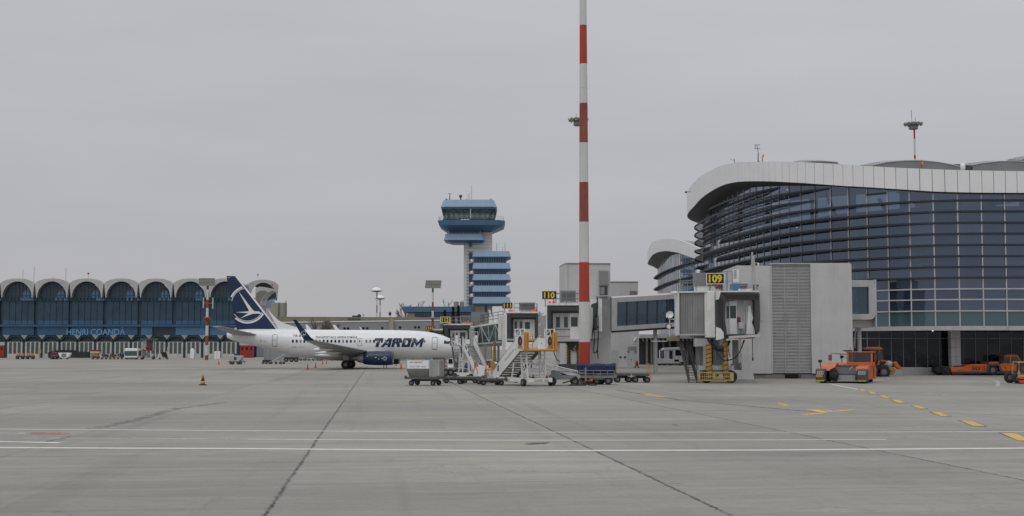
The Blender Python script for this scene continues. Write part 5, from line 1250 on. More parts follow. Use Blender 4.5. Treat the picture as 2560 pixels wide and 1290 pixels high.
# ------------------------------------------------------------------ control tower
D = 340.0; f = FR(1186, D); X, Z = f.x, f.z
ct = thing('control_tower', 'tall control tower with blue banded cab and stacked blue bands on its right', 'control tower', f.o)
def oct_(x0, x1, d, ch, z, y=0.0):
    return [(x0+ch, y-d, z), (x1-ch, y-d, z), (x1, y-d+ch, z), (x1, y+d-ch, z), (x1-ch, y+d, z), (x0+ch, y+d, z), (x0, y+d-ch, z), (x0, y-d+ch, z)]
def fr_(lo, hi, mt, name):
    return MB().hexa(lo, hi).build(name, mt, ct)
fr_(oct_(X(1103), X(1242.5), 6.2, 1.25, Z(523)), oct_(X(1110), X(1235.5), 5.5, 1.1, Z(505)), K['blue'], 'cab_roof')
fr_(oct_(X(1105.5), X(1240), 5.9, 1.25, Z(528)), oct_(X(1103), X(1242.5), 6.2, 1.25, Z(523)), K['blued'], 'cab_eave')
lo, hi = oct_(X(1113), X(1233), 5.3, 1.1, Z(556)), oct_(X(1106.5), X(1239.5), 5.75, 1.2, Z(528))
m = MB()
for i in range(8):
    j = (i+1) % 8; m.add([lo[i], lo[j], hi[j], hi[i]], [(0, 1, 2, 3)])
m.build('cab_glazing', glass('cab_glass', (0.38, 0.52, 0.52), .8, body=(.03, .05, .06), see=.8), ct)
m = MB()
for i in range(8):
    j = (i+1) % 8; a, b, c, d = (Vector(v) for v in (lo[i], lo[j], hi[j], hi[i]))
    k = 8 if i in (0, 4) else (1 if i % 2 else 5)
    for q in range(k): m.bar(a.lerp(b, q/k), d.lerp(c, q/k), .14 if q else .3)
    m.bar(a.lerp(d, .10), b.lerp(c, .10), .9, .5)
m.build('cab_frame', K['termdark'], ct)
m = MB(); m.bar(Vector(lo[0]).lerp(Vector(lo[1]), .54) + Vector((0, -.2, 0)), Vector(hi[0]).lerp(Vector(hi[1]), .54) + Vector((0, -.2, 0)), .16); m.build('white_mullion', K['clean_white'], ct)
m = MB(); m.prismz([(v[0]*1, v[1]*.9) for v in oct_(X(1115), X(1231), 5.0, 1, 0)], Z(556), Z(551)); m.box(X(1128), X(1222), -2, -1.2, Z(551), Z(546)); m.build('cab_desk', K['teal'], ct)
m = MB(); m.box(X(1121), X(1140), 4.2, 4.5, Z(551), Z(543)); m.box(X(1209), X(1221), 4.2, 4.5, Z(551), Z(543)); m.build('far_pane', K['infloor'], ct)
fr_(oct_(X(1100), X(1259), 7.2, 1.6, Z(569)), oct_(X(1096), X(1262.5), 7.6, 1.7, Z(557)), K['blued'], 'balcony')
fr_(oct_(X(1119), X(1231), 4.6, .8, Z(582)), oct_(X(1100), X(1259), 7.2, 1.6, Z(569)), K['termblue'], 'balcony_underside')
m = MB(); top = oct_(X(1099), X(1259), 7.3, 1.6, Z(556.8)); 
for i in range(8):
    a, b = Vector(top[i]), Vector(top[(i+1) % 8]); h = Vector((0, 0, 1.0)); m.tube(a+h, b+h, .035, n=5); m.tube(a+h*.5, b+h*.5, .03, n=5)
    for q in range(4): p = a.lerp(b, q/4); m.tube(p, p+h, .03, n=5)
m.build('balcony_railing', K['lgrey'], ct)
m = MB()
for q in (1154.5, 1161.5, 1168.5): m.box(X(q), X(q+5.2), -5.9, -5.5, Z(556), Z(553.4))
m.build('wall_lights', K['clean_white'], ct)
m = MB(); m.box(X(1119), X(1203), -4.3, 4.3, Z(589), Z(577)); m.build('lower_room', K['beige'], ct)
for i in range(11):
    m = MB(); x = 1125.5 + i*6.8; m.box(X(x), X(x+5.9), -4.36, -4.305, Z(588), Z(578)); m.build('window', K['bluewin'], ct)
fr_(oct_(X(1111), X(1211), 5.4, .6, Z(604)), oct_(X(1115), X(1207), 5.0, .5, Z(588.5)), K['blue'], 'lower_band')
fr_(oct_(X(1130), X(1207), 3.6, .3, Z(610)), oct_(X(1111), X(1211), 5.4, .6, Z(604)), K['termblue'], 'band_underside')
m = MB(); m.prismz([(X(1159), 0), (X(1166), -2.6), (X(1230), -2.9), (X(1230), 3.5), (X(1159), 3)], 0, Z(583)); m.build('shaft', mat('tower_stone', (.68, .67, .66), .7, var=.08, grime=.12), ct)
m = MB()
for y in range(590, 800, 8): m.box(X(1166.2), X(1230)+.01, -2.93, -2.6, Z(y)-.02, Z(y)+.02)
m.build('shaft_joint', K['grey'], ct)
for y0, y1 in ((610, 619), (633, 650), (660, 679), (688, 707), (717, 736), (746, 763)):
    m = MB(); m.box(X(1173), X(1180.5), -3.02, -2.7, Z(y1), Z(y0)); m.build('slot_window', K['bluewin'], ct)
for y in (652, 681, 709, 738): # rounded landings beside the slots
    m = MB(); m.lathe([(.5, 0), (.55, .1), (.55, .75), (.5, .85)], (X(1182), -3.0, Z(y+6)), 14); m.build('landing', K['clean_white'], ct)
for i, (a, b) in enumerate(((631, 645), (660, 674.5), (688, 702.5), (716, 731), (744, 760))):
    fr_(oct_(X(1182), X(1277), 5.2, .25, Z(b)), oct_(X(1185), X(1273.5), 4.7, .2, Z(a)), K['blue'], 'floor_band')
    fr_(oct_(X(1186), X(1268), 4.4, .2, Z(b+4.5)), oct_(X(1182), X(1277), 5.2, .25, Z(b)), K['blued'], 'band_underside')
    if i < 4:
        z0, z1 = Z(b+14.2), Z(b+4.4)
        m = MB(); m.box(X(1186.5), X(1266), -4.2, 4.2, z0, z1); m.build('storey_wall', K['bluewin'], ct)
        m = MB()
        for q in range(14): x = X(1187 + q*5.9); m.box(x-.08, x+.08, -4.3, -4.205, z0, z1)
        m.build('window_bars', K['blued'], ct)
m = MB(); m.box(X(1186), X(1230), -3.4, 3.4, 0, Z(763)); m.build('base', K['beige'], ct)
m = MB(); m.box(X(1212), X(1218.5), -3.46, -3.41, Z(782), Z(765)); m.build('window', K['bluewin'], ct)
ant = MB()
for px, y0, y1, r in ((1165.8, 505, 496, .05), (1170, 505, 485, .06), (1174, 505, 482, .04), (1178.8, 505, 464, .05), (1136, 505, 500, .04), (1208, 505, 500, .03), (1242, 631, 608, .06), (1262.5, 631, 608, .06), (1256.5, 631, 619, .05), (1222, 631, 617, .04), (1197, 631, 622, .04), (1182, 505, 502, .04), (1145, 505, 502, .04)):
    ant.tube((X(px), -1, Z(y0)), (X(px), -1, Z(y1)), r, r*.6, n=5)
ant.build('aerials', K['dgrey'], ct)
m = MB(); m.tube((X(1123.5), -1, Z(505)), (X(1123.8), -1, Z(486)), .14, .08); m.bar((X(1119.5), -1, Z(485.5)), (X(1128), -1, Z(485.5)), .12); m.bar((X(1121), -1, Z(505)), (X(1123.5), -1, Z(494)), .08); m.bar((X(1126), -1, Z(505)), (X(1123.7), -1, Z(494)), .08); m.bar((X(1113), -1, Z(498)), (X(1120), -1, Z(502)), .25); m.build('radar_mast', K['dgrey'], ct)
m = MB(); m.bar((X(1149), -1, Z(505)), (X(1150.3), -1, Z(494)), .1); m.bar((X(1153), -1, Z(505)), (X(1151.5), -1, Z(494)), .1); m.lathe([(.35, -.4), (.42, 0), (.3, .3)], (X(1151), -1, Z(491)), 8); m.tube((X(1151), -1, Z(500)), (X(1151), -1, Z(490)), .12); m.build('lattice_mast', K['dgrey'], ct)
m = MB(); m.bar((X(1224), -1, Z(498)), (X(1229), -1, Z(500)), .2); m.bar((X(1226), -1, Z(500)), (X(1230), -1, Z(498)), .15); m.tube((X(1227), -1, Z(505)), (X(1227), -1, Z(500)), .08); m.build('gull_sensor', K['beige'], ct)
f = FR(1095, 335); X, Z = f.x, f.z
bl = thing('blue_low_building', 'low building with a blue parapet band at the foot of the control tower', 'building', f.o)
m = MB(); m.box(X(1020), X(1184), .6, 10, 0, Z(780)); m.build('wall', K['beige'], bl)
fr2 = lambda lo, hi, mt, n: MB().hexa(lo, hi).build(n, mt, bl)
fr2(oct_(X(1007), X(1184), 5, .6, Z(780), 5), oct_(X(1005), X(1184), 5.2, .6, Z(766.5), 5), K['blued'], 'parapet')
fr2(oct_(X(1020), X(1184), 4.2, .3, Z(783), 5), oct_(X(1007), X(1184), 5, .6, Z(780), 5), K['termdark'], 'parapet_underside')
for i in range(18):
    x = 1036 + i*8.2; m = MB(); m.box(X(x), X(x+7.4), .5, .59, Z(793), Z(783.5)); m.build('window', K['bluewin'], bl)
fr2 = None
for px0, px1 in ((1131, 1144), (1146.5, 1157.5)):
    m = MB(); m.tube((X((px0+px1)/2), 6, Z(770)), (X((px0+px1)/2), 6, Z(752)), (X(px1)-X(px0))/2, n=12); m.build('roof_drum', K['beige'], bl)

# ------------------------------------------------------------------ trees
def bare_tree(loc, h, seed, label, spread=.55):
    r = random.Random(seed); t = thing('bare_tree', label, 'tree', loc, 0, 'leafless trees behind the buildings')
    tr, cr = MB(), MB()
    def grow(p, d, ln, rad, lev):
        q = p + d*ln
        (tr if lev < 2 else cr).tube(p, q, rad, rad*.7, n=5 if lev < 2 else 4)
        if lev >= 6: return
        for i in range(r.choice((2, 3, 3)) if lev < 5 else 2):
            dd = Vector((d.x + r.uniform(-spread, spread), d.y + r.uniform(-spread, spread), d.z + r.uniform(-.18, .3))).normalized()
            grow(p.lerp(q, r.uniform(.55, 1)), dd, ln*r.uniform(.62, .84), max(.042, rad*.6), lev+1)
    grow(Vector((0, 0, 0)), Vector((0, 0, 1)), h*.27, h*.02, 0)
    tr.build('trunk', K['bark'], t); cr.build('crown', K['bark'], t); return t
def tat(px, ytop, D): v = P(px, ytop, D); return (v.x, D, 0), v.z
for px, yt, D, sd, lab in ((1012, 762, 352, 1, 'leafless tree leftmost of the group behind the blue low building, leaning over its end'), (1034, 748, 356, 2, 'leafless tree behind the left half of the blue low building'),
                      (1058, 746, 358, 3, 'leafless tree just left of the right-hand lamp mast'), (1088, 728, 350, 4, 'tallest leafless tree, directly behind the right-hand lamp mast'), (1112, 752, 352, 5, 'small leafless tree right of the lamp mast, above the blue parapet'),
                      (1350, 742, 330, 6, 'leafless tree between the gate 110 and gate 111 signs'), (1000, 782, 345, 8, 'low leafless bush beside the left end of the blue low building')):
    loc, z = tat(px, yt, D); bare_tree(loc, z*1.16, sd, lab)
for px, yt, sd in ((800, 802, 12), (830, 803, 13)):
    D = 285; loc, z = tat(px, yt, D); bare_tree(loc, z*1.3, sd, 'small leafless shrub above the fuselage, ' + ('left' if sd == 12 else 'right') + ' one of two before the grey building', .35)
def evergreen(px, yt, D, wpx, seed, label):
    loc, z = tat(px, yt, D); r = random.Random(seed); t = thing('evergreen_tree', label, 'tree', loc, 0, 'dark evergreens left of gate 111')
    m = MB(); m.tube((0, 0, 0), (0, 0, z*.95), .22, .05); m.build('trunk', K['bark'], t)
    m = MB(); w = wpx*D/FPX/2
    for i in range(1500):
        u = r.random()**.7; zz = z*(.25 + .75*u); rr_ = w*(1.12-u)*r.uniform(.2, 1.05); a = r.uniform(0, 6.28)
        c = Vector((rr_*math.cos(a), rr_*math.sin(a), zz - rr_*.3)); s = r.uniform(.15, .4)
        d1 = Vector((r.uniform(-1, 1), r.uniform(-1, 1), r.uniform(-.5, .9))).normalized()*s; d2 = Vector((r.uniform(-1, 1), r.uniform(-1, 1), r.uniform(-.5, .5))).normalized()*s*.6
        m.add([c, c+d1, c+d2], [(0, 1, 2)])
    m.build('crown', K['ever'], t)
evergreen(1133, 768, 240, 20, 1, 'narrow dark evergreen left of the gate 112 roof unit'); evergreen(1146, 764, 243, 20, 2, 'narrow dark evergreen right of its twin, below the tower base'); evergreen(1112, 777, 238, 16, 3, 'lowest dark evergreen, directly behind the gate 112 sign')

# ------------------------------------------------------------------ masts
def mast(name, label, cat, px, D, bands, r0, r1, base=0.0, group=None):
    f = FR(px, D); t = thing(name, label, cat, f.o, 0, group)
    zt = f.z(bands[0][0]); 
    for (y0, y1, kk) in bands:
        z1, z0 = f.z(y0), max(base, f.z(y1)); rad = lambda z: r0 + (r1-r0)*z/zt
        m = MB(); m.tube((0, 0, z0), (0, 0, z1), rad(z0), rad(z1), n=20); m.build('pole_band', K[kk], t)
    return t, f
def panel_head(t, f, x0, x1, y0, y1, skew=0):
    m = MB(); a, b, c, d = (f.x(x0), f.z(y0)), (f.x(x1), f.z(y0)), (f.x(x1+skew), f.z(y1)), (f.x(x0+skew), f.z(y1))
    m.hexa([(a[0], .6, a[1]), (b[0], .6, b[1]), (c[0], -.4, c[1]), (d[0], -.4, d[1])], [(a[0], .85, a[1]), (b[0], .85, b[1]), (c[0], -.15, c[1]), (d[0], -.15, d[1])]); h = m.build('lamp_panel', K['grey_panel'], t)
    m = MB(); n = 9
    for i in range(n+1):
        q = i/n; m.bar((a[0]+(b[0]-a[0])*q, .55, a[1]), (d[0]+(c[0]-d[0])*q, -.45, d[1]), .06)
    for q in (0, .5, 1): m.bar((a[0]+(d[0]-a[0])*q, .55-q, a[1]+(d[1]-a[1])*q), (b[0]+(c[0]-b[0])*q, .55-q, b[1]+(c[1]-b[1])*q), .06)
    m.build('lamp_grid', K['grey'], h)
K['grey_panel'] = mat('lamp_panel_grey', (.14, .135, .12), .5, var=.3, scale=2)
t, f = mast('lamp_mast', 'red and white banded lamp mast with tilted panel before the shell roofed terminal', 'lamp mast', 517, 306,
     [(712,724,'dgrey'),(724,749,'polewhite'),(749,770,'rust'),(770,795,'polewhite'),(795,814,'rust'),(814,839,'polewhite'),(839,863,'rust'),(863,888,'polewhite'),(888,901,'rust')], .40, .24, group='banded lamp masts with lamp panels')
panel_head(t, f, 493.5, 533, 695.5, 714.5, 3)
m = MB(); m.lathe([(.4, -.1), (.8, -.05), (.85, .3), (.4, .4)], (0, 0, f.z(797)), 12); m.box(-.9, .9, -.5, .5, f.z(801), f.z(796)); m.build('platform', K['rust'], t)
m = MB()
for px, a, b in ((507, 744, 770), (530.5, 744, 772)): m.tube((f.x(px), 0, f.z(b)), (f.x(px), 0, f.z(a)), .15, n=8); m.bar((f.x(px), 0, f.z((a+b)/2)), (0, 0, f.z((a+b)/2)), .06)
m.build('side_tube', K['pilaster'], t)
t, f = mast('lamp_mast', 'red and white banded lamp mast with square grey panel near the 112 sign', 'lamp mast', 1081.5, 285,
     [(719,731,'dgrey'),(731,755,'polewhite'),(755,777,'rust'),(777,797,'polewhite'),(797,816,'rust'),(816,840,'polewhite'),(840,862,'rust'),(862,902,'polewhite')], .30, .19, group='banded lamp masts with lamp panels')
panel_head(t, f, 1063.5, 1102.5, 701, 720.5, -1)
m = MB(); m.lathe([(.3, -.1), (.6, -.05), (.65, .3), (.3, .4)], (0, 0, f.z(797)), 12); m.tube((-.8, 0, f.z(797)), (-.6, 0, f.z(794)), .12); m.tube((.8, 0, f.z(797)), (.6, 0, f.z(794)), .12); m.build('platform', K['grey'], t)
m = MB(); m.lathe([(.0, -.25), (.2, -.2), (.35, .1), (.0, .2)], (f.x(1085), -.2, f.z(817)), 10, 'y', cap=False); m.build('loudspeaker', K['maroon'], t)
for px, D, bands, cx0, cx1, cy0, cy1, lab in ((941.5, 330, [(728,747,'dgrey'),(747,763,'polewhite'),(763,782,'rust'),(782,905,'polewhite')], 926, 955.5, 719.5, 729, 'taller mushroom headed lamp mast rising behind the long low building'),
                                        (949.5, 350, [(747,763,'dgrey'),(763,780,'polewhite'),(780,905,'rust')], 936.5, 962.5, 740, 748, 'shorter mushroom headed lamp mast just right of the taller one')):
    t, f = mast('mushroom_mast', lab, 'lamp mast', px, D, bands, .17, .13, group='mushroom lamp masts'); w = (f.x(cx1)-f.x(cx0))/2; c = f.x((cx0+cx1)/2)
    m = MB(); m.lathe([(w*.93, 0), (w, .08), (w*.9, .35), (w*.6, .75), (w*.25, .95), (0, 1.0)], (c, 0, f.z(cy1-1)), 24, cap=False); m.build('cap', K['clean_white'], t)
    m = MB(); m.lathe([(w*.25, -.25), (w*.9, -.05), (w, .08)], (c, 0, f.z(cy1-1)), 24); m.build('lamp_ring', K['grey'], t)
    m = MB(); m.tube((0, 0, f.z(cy0)), (0, 0, f.z(cy0-6)), .03); m.build('spike', K['grey'], t)
def ring_head(t, f, cx, y0, y1, w):
    z0, z1 = f.z(y1), f.z(y0); c = f.x(cx); h = z1-z0
    m = MB(); m.lathe([(w*.42, 0), (w*.48, h*.06), (w*.48, h*.42), (w*.42, h*.48)], (c, 0, z0), 20); m.build('ring', K['grey'], t)
    m = MB(); m.lathe([(w*.5, h*.5), (w*.66, h*.62), (w*.66, h*.85), (w*.3, h*.95)], (c, 0, z0), 20); m.build('lamp_carrier', K['grey'], t)
    for i in range(12):
        a = 2*math.pi*(i+.5)/12; m = MB(); q = Vector((c+w*.86*math.cos(a), w*.86*math.sin(a), z0+h*.72)); d = Vector((math.cos(a), math.sin(a), -.5)).normalized()
        m.tube(q - d*w*.12, q + d*w*.14, w*.10, w*.17, n=10); m.bar(q, (c+w*.5*math.cos(a), w*.5*math.sin(a), z0+h*.75), .06); m.build('floodlight', K['alu'], t)
t, f = mast('high_mast', 'tall mast with a ring of floodlights standing behind the glass terminal roof', 'lamp mast', 2297, 190, [(318,347,'red'),(347,388,'polewhite'),(388,397,'red'),(397,440,'polewhite'),(440,900,'red')], .32, .11, group='floodlight high masts')
ring_head(t, f, 2294.5, 304, 323.5, 1.36)
m = MB(); m.tube((f.x(2291), 0, f.z(304)), (f.x(2290.2), 0, f.z(275)), .04); m.tube((f.x(2300), 0, f.z(304)), (f.x(2300), 0, f.z(293)), .03); m.build('spike', K['grey'], t)
t, f = mast('high_mast', 'tall mast whose ring of floodlights shows on both sides of the striped pole', 'lamp mast', 1452, 196, [(318,360,'polewhite'),(360,430,'red'),(430,500,'polewhite'),(500,905,'red')], .28, .10, group='floodlight high masts')
ring_head(t, f, 1447.5, 293, 314.5, 1.5)
m = MB(); m.tube((f.x(1442.5), 0, f.z(293)), (f.x(1442.3), 0, f.z(284)), .03); m.build('spike', K['grey'], t)
# the big striped pole
K['redfade'] = mat('faded_signal_red', (0.30, 0.07, 0.055), 0.6, var=0.3, scale=1.6, stretch=(1, 1, .4), grime=.3)
D = 98.0; f = FR(1461, D)
sp_ = thing('striped_pole', 'very tall thick red and white striped pole rising out of the picture', 'pole', f.o)
edges = [960, 855, 755, 656, 555.5, 456, 357, 258.5, 160, 63.5, -35, -135]
zs_ = [0.0] + [f.z(y) for y in edges[1:]]
def prad(z): return (28.0/2 + (17.5-28.0)/2*max(0, (z - 1))/(f.z(0)-1)) * D / FPX
for i in range(len(zs_)-1):
    nm = 'red' if i % 2 == 0 else 'polewhite'
    m = MB(); m.tube((0, 0, zs_[i]), (0, 0, zs_[i+1]), prad(zs_[i]), prad(zs_[i+1]), n=36)
    m.build('stripe_band', K['redfade'] if nm == 'red' and i in (4, 6) else K[nm], sp_)
m = MB()
for y in (221, 555, 806): z = f.z(y); m.lathe([(prad(z)+.004, -.012), (prad(z)+.004, .012)], (0, 0, z), 36)
m.build('joint_ring', K['lgrey'], sp_)
m = MB(); m.lathe([(.75, 0), (.75, .25), (.5, .3)], (0, 0, 0), 24); m.build('foot', K['lgrey'], sp_)
# ------------------------------------------------------------------ airliner
AD = 174.0
nose = P(1171, 872, AD)
jet = thing('airliner', 'white airliner with dark blue tail and engines, parked with its nose right', 'airplane', (nose.x, AD, 0))
def hermite(t):
    n = len(t); d = [(t[i+1][1]-t[i][1])/(t[i+1][0]-t[i][0]) for i in range(n-1)]
    m = [d[0]] + [0 if d[i-1]*d[i] <= 0 else 2*d[i-1]*d[i]/(d[i-1]+d[i]) for i in range(1, n-1)] + [d[-1]]
    def f(x):
        if x <= t[0][0]: return t[0][1]
        for i in range(n-1):
            if x <= t[i+1][0]:
                h = t[i+1][0]-t[i][0]; u = (x-t[i][0])/h
                return (2*u**3-3*u*u+1)*t[i][1] + (u**3-2*u*u+u)*h*m[i] + (-2*u**3+3*u*u)*t[i+1][1] + (u**3-u*u)*h*m[i+1]
        return t[-1][1]
    return f
TOP = hermite([(0,2.45),(.08,2.60),(.2,2.72),(.63,2.98),(1.16,3.26),(1.58,3.52),(2.1,3.80),(2.63,4.04),(3.7,4.46),(4.77,4.72),(6.2,4.92),(8,5.02),(10,5.06),(16,5.08),(21,5.13),(25,5.20),(28,5.22),(29.8,5.15),(31,4.95),(31.75,4.72)])
BOT = hermite([(0,2.45),(.08,2.2),(.2,2.02),(.74,1.70),(1.4,1.50),(2.1,1.37),(3.5,1.29),(6,1.27),(18.5,1.27),(20.2,1.31),(22.6,1.56),(24.2,1.95),(25.8,2.41),(28.9,3.15),(31,3.69),(31.75,4.0)])
HW = hermite([(0,.02),(.08,.24),(.2,.40),(.63,.76),(1.16,1.05),(2.1,1.40),(3.2,1.66),(4.6,1.82),(6.2,1.88),(19,1.88),(21.5,1.80),(24,1.58),(26.5,1.25),(29,.86),(31,.5),(31.75,.28)])
def side(s, z, eps=0.012):
    t, b = TOP(s), BOT(s); c = (t+b)/2; r = (t-b)/2; q = max(-1, min(1, (z-c)/r))
    return Vector((-s, -(HW(s)*math.sqrt(max(0, 1-q*q)) + eps), z))
SS = [0,.04,.1,.2,.35,.5,.75,1,1.3,1.6,2,2.4,2.8,3.3,3.8,4.4,5,5.7,6.5,8,10,12,14,16,18,19,20,21,22,23,24,25,26,27,28,29,30,30.6,31.2,31.75]
NR = 40
m = MB(); rows = []
for s in SS:
    t, b, w = TOP(s), BOT(s), HW(s); c, r = (t+b)/2, (t-b)/2
    rows.append([(-s, w*math.cos(2*math.pi*i/NR), c + r*math.sin(2*math.pi*i/NR)) for i in range(NR)])
m.grid(rows, True, True); m.poly(rows[-1]); 
fus = m.build('fuselage', mat('airliner_white', (.84, .84, .845), .26, var=.06, scale=.5, stretch=(.3, 1, 1.5), grime=.22), jet)
m = MB(); m.lathe([(.22, -31.76), (.26, -31.6), (.16, -31.7)], (0, 0, 4.36), 14, 'x'); m.build('exhaust', K['dgrey'], jet)
# belly fairing between wing and gear
m = MB(); rows = []
for s, k in ((9.6,.05),(10.6,.55),(12,.9),(14,1),(16.5,1),(18.2,.75),(19.4,.3),(20.2,.04)):
    rows.append([(-s, (1.2+.95*k)*math.cos(a), 1.75 - .1*k + (.52+.12*k)*math.sin(a)*(.6+.4*k)) for a in [2*math.pi*i/24 for i in range(24)]])
m.grid(rows, True, True); m.build('belly_fairing', mat('fairing_grey', (.50, .50, .51), .35, var=.08), jet)
def strips(m, poly, dz=.15, eps=.012, fn=side):                # wrap a convex outline on the skin in thin strips
    z0, z1 = min(p[1] for p in poly), max(p[1] for p in poly); n = max(1, math.ceil((z1-z0)/dz))
    for k in range(n):
        a, b = z0 + (z1-z0)*k/n, z0 + (z1-z0)*(k+1)/n; q = poly
        for lim, sg in ((a, 1), (b, -1)):
            o = []
            for i in range(len(q)):
                p1, p2 = q[i], q[(i+1) % len(q)]; d1, d2 = (p1[1]-lim)*sg, (p2[1]-lim)*sg
                if d1 >= 0: o.append(p1)
                if (d1 > 0 and d2 < 0) or (d1 < 0 and d2 > 0): t = d1/(d1-d2); o.append((p1[0]+(p2[0]-p1[0])*t, lim))
            q = o
        if len(q) >= 3: m.poly([fn(s, z, eps) for s, z in q])
SC = AD / FPX
def S(px): return (1171 - px)*SC
def ZZ(py): return CZ + (872 - py)*SC
# windows
m = MB(); cnt = 0
for i in range(36):
    px = 738.4 + i*9.56
    if px > 1064 or 892 < px < 913: continue
    s, z = S(px), ZZ(853.2); pts = []
    for j in range(12):
        a = 2*math.pi*j/12; pts.append((s + .135*math.copysign(abs(math.cos(a))**.7, math.cos(a)), z + .20*math.copysign(abs(math.sin(a))**.7, math.sin(a))))
    w = MB(); w.k((0 if rng.random() < .5 else 1)); w.poly([side(a, b, .032) for a, b in pts]); w.build('cabin_window', [K['gdark'], K['grey']], fus)
def ring_rect(m, s0, s1, z0, z1, w, r=.12, eps=.014):
    def lp(k):
        pts = []
        for cx, cz, a0 in ((s1-r, z0+r, -90), (s1-r, z1-r, 0), (s0+r, z1-r, 90), (s0+r, z0+r, 180)):
            for i in range(4): a = R(a0+30*i); pts.append((cx + (r-k)*math.cos(a), cz + (r-k)*math.sin(a)))
        q = []
        for i in range(len(pts)):
            a, b = pts[i], pts[(i+1) % len(pts)]; n = 6 if abs(a[1]-b[1]) > .4 else 1
            for j in range(n): q.append((a[0]+(b[0]-a[0])*j/n, a[1]+(b[1]-a[1])*j/n))
        return q
    A, B = lp(0), lp(w); n = len(A)
    m.add([side(*p, eps) for p in A] + [side(*p, eps) for p in B], [(i, (i+1) % n, n+(i+1) % n, n+i) for i in range(n)])
for nm, x0, x1, y0, y1, w in (('rear_door', 686, 699, 836, 866.5, .06), ('overwing_exit', 897.5, 909.5, 845.5, 865, .05), ('front_door', 1082, 1095.5, 843, 874, .06)):
    m = MB(); ring_rect(m, S(x1), S(x0), ZZ(y1), ZZ(y0), w)
    if nm == 'overwing_exit': m.poly([side(S(903.5) + .12*math.cos(a), ZZ(853.2) + .19*math.sin(a), .02) for a in [2*math.pi*i/10 for i in range(10)]])
    else:
        xm = (x0+x1)/2; m.poly([side(S(xm)+.05*math.cos(a), ZZ((y0*.62+y1*.38))+.05*math.sin(a), .016) for a in [2*math.pi*i/8 for i in range(8)]])
        m.poly([side(S(xm+4), ZZ(y0*.5+y1*.5)-.02, .016), side(S(xm-4), ZZ(y0*.5+y1*.5)-.02, .016), side(S(xm-4), ZZ(y0*.5+y1*.5)+.02, .016), side(S(xm+4), ZZ(y0*.5+y1*.5)+.02, .016)])
        strips(m, [(S(x1)+.1, ZZ(y1)-.02), (S(x0)-.1, ZZ(y1)-.02), (S(x0)-.1, ZZ(y1)+.1), (S(x1)+.1, ZZ(y1)+.1)])
    m.build(nm, K['grey'], fus)
# cockpit panes
for poly in ([(3.05,3.28),(2.35,3.22),(2.12,3.72),(2.55,3.82),(2.98,3.70)], [(2.28,3.20),(1.72,3.17),(1.70,3.42),(2.05,3.70)], [(1.66,3.17),(1.36,3.16),(1.40,3.30),(1.62,3.40)]):
    m = MB(); strips(m, [(p[0]+.12, p[1]) for p in poly], .1, .02); m.build('cockpit_window', K['gdark'], fus)
for poly in ([(2.02,3.76),(1.70,3.52),(1.60,3.50),(1.95,3.76)],):
    m = MB(); strips(m, poly, .1, .02); m.build('cockpit_window', K['gdark'], fus)
# airline name, drawn letter by letter
LET = {'T': (1.0, [[(0,.70),(1.12,.70),(1.12,1),(0,1)], [(.34,0),(.76,0),(.76,.70),(.34,.70)]]),
       'A': (1.16, [[(-.12,0),(.30,0),(.76,.80),(.76,1),(.58,1)], [(.76,0),(1.16,0),(1.16,1),(.76,1)], [(.424,.215),(.76,.215),(.76,.40),(.53,.40)]]),
       'R': (1.12, [[(-.06,0),(.33,0),(.33,1),(-.06,1)], [(.33,.76),(.98,.76),(1.08,.9),(1.0,1),(.33,1)], [(.74,.42),(1.08,.5),(1.08,.76),(.74,.76)], [(.33,.40),(.74,.40),(.74,.58),(.33,.58)], [(.74,.42),(.52,.40),(.74,0),(1.10,0),(1.0,.42)]]),
       'O': (1.12, [[(0,0),(.40,0),(.40,1),(0,1)], [(.74,0),(1.14,0),(1.14,1),(.74,1)], [(.40,.74),(.74,.74),(.74,1),(.40,1)], [(.40,0),(.74,0),(.74,.26),(.40,.26)]]),
       'M': (1.46, [[(-.04,0),(.31,0),(.31,1),(-.04,1)], [(1.11,0),(1.46,0),(1.46,1),(1.11,1)], [(.31,.52),(.71,.05),(.71,.50),(.31,1)], [(1.11,1),(.71,.50),(.71,.05),(1.11,.52)]])}
m = MB(); h = (868-846)*SC; zb0 = ZZ(867.6); sh = .27; tw_ = sum(LET[c][0] for c in 'TAROM') + .17*4; kx = ((1063-936)*SC - sh*h) / tw_
x = 0
for c in 'TAROM':
    for poly in LET[c][1]:
        strips(m, [(S(936) - ((x + a)*kx + sh*b*h), zb0 + b*h) for a, b in poly], .12, .016)
    x += LET[c][0] + .17
m.build('airline_name', K['navy'], fus)
def skin(s0, z0, eps=.03): return lambda a, b: side(s0 - a, z0 + b, eps)
m = MB(); m.text('TRANSPORTURILE AERIENE ROMÂNE', None, None, None, .40, .004, width=(897-794)*SC, fn=skin(S(845.5), ZZ(842.6))); m.build('small_lettering', K['dgrey'], fus)
m = MB(); m.text('YR-B', None, None, None, .42, .01, width=(758-737)*SC, fn=skin(S(747.5), ZZ(839.5))); m.build('registration', K['dgrey'], fus)
m = MB(); strips(m, [(S(734), ZZ(868)), (S(748), ZZ(868)), (S(748), ZZ(867)), (S(734), ZZ(867))]); strips(m, [(S(751), ZZ(868)), (S(767), ZZ(868)), (S(767), ZZ(867.2)), (S(751), ZZ(867.2))]); strips(m, [(S(655), ZZ(854)), (S(657), ZZ(854)), (S(658), ZZ(850.5)), (S(655.5), ZZ(850.5))]); strips(m, [(S(660), ZZ(853)), (S(672), ZZ(854.3)), (S(672), ZZ(853.8)), (S(661), ZZ(852.3))]); m.build('marking', K['grey'], fus)
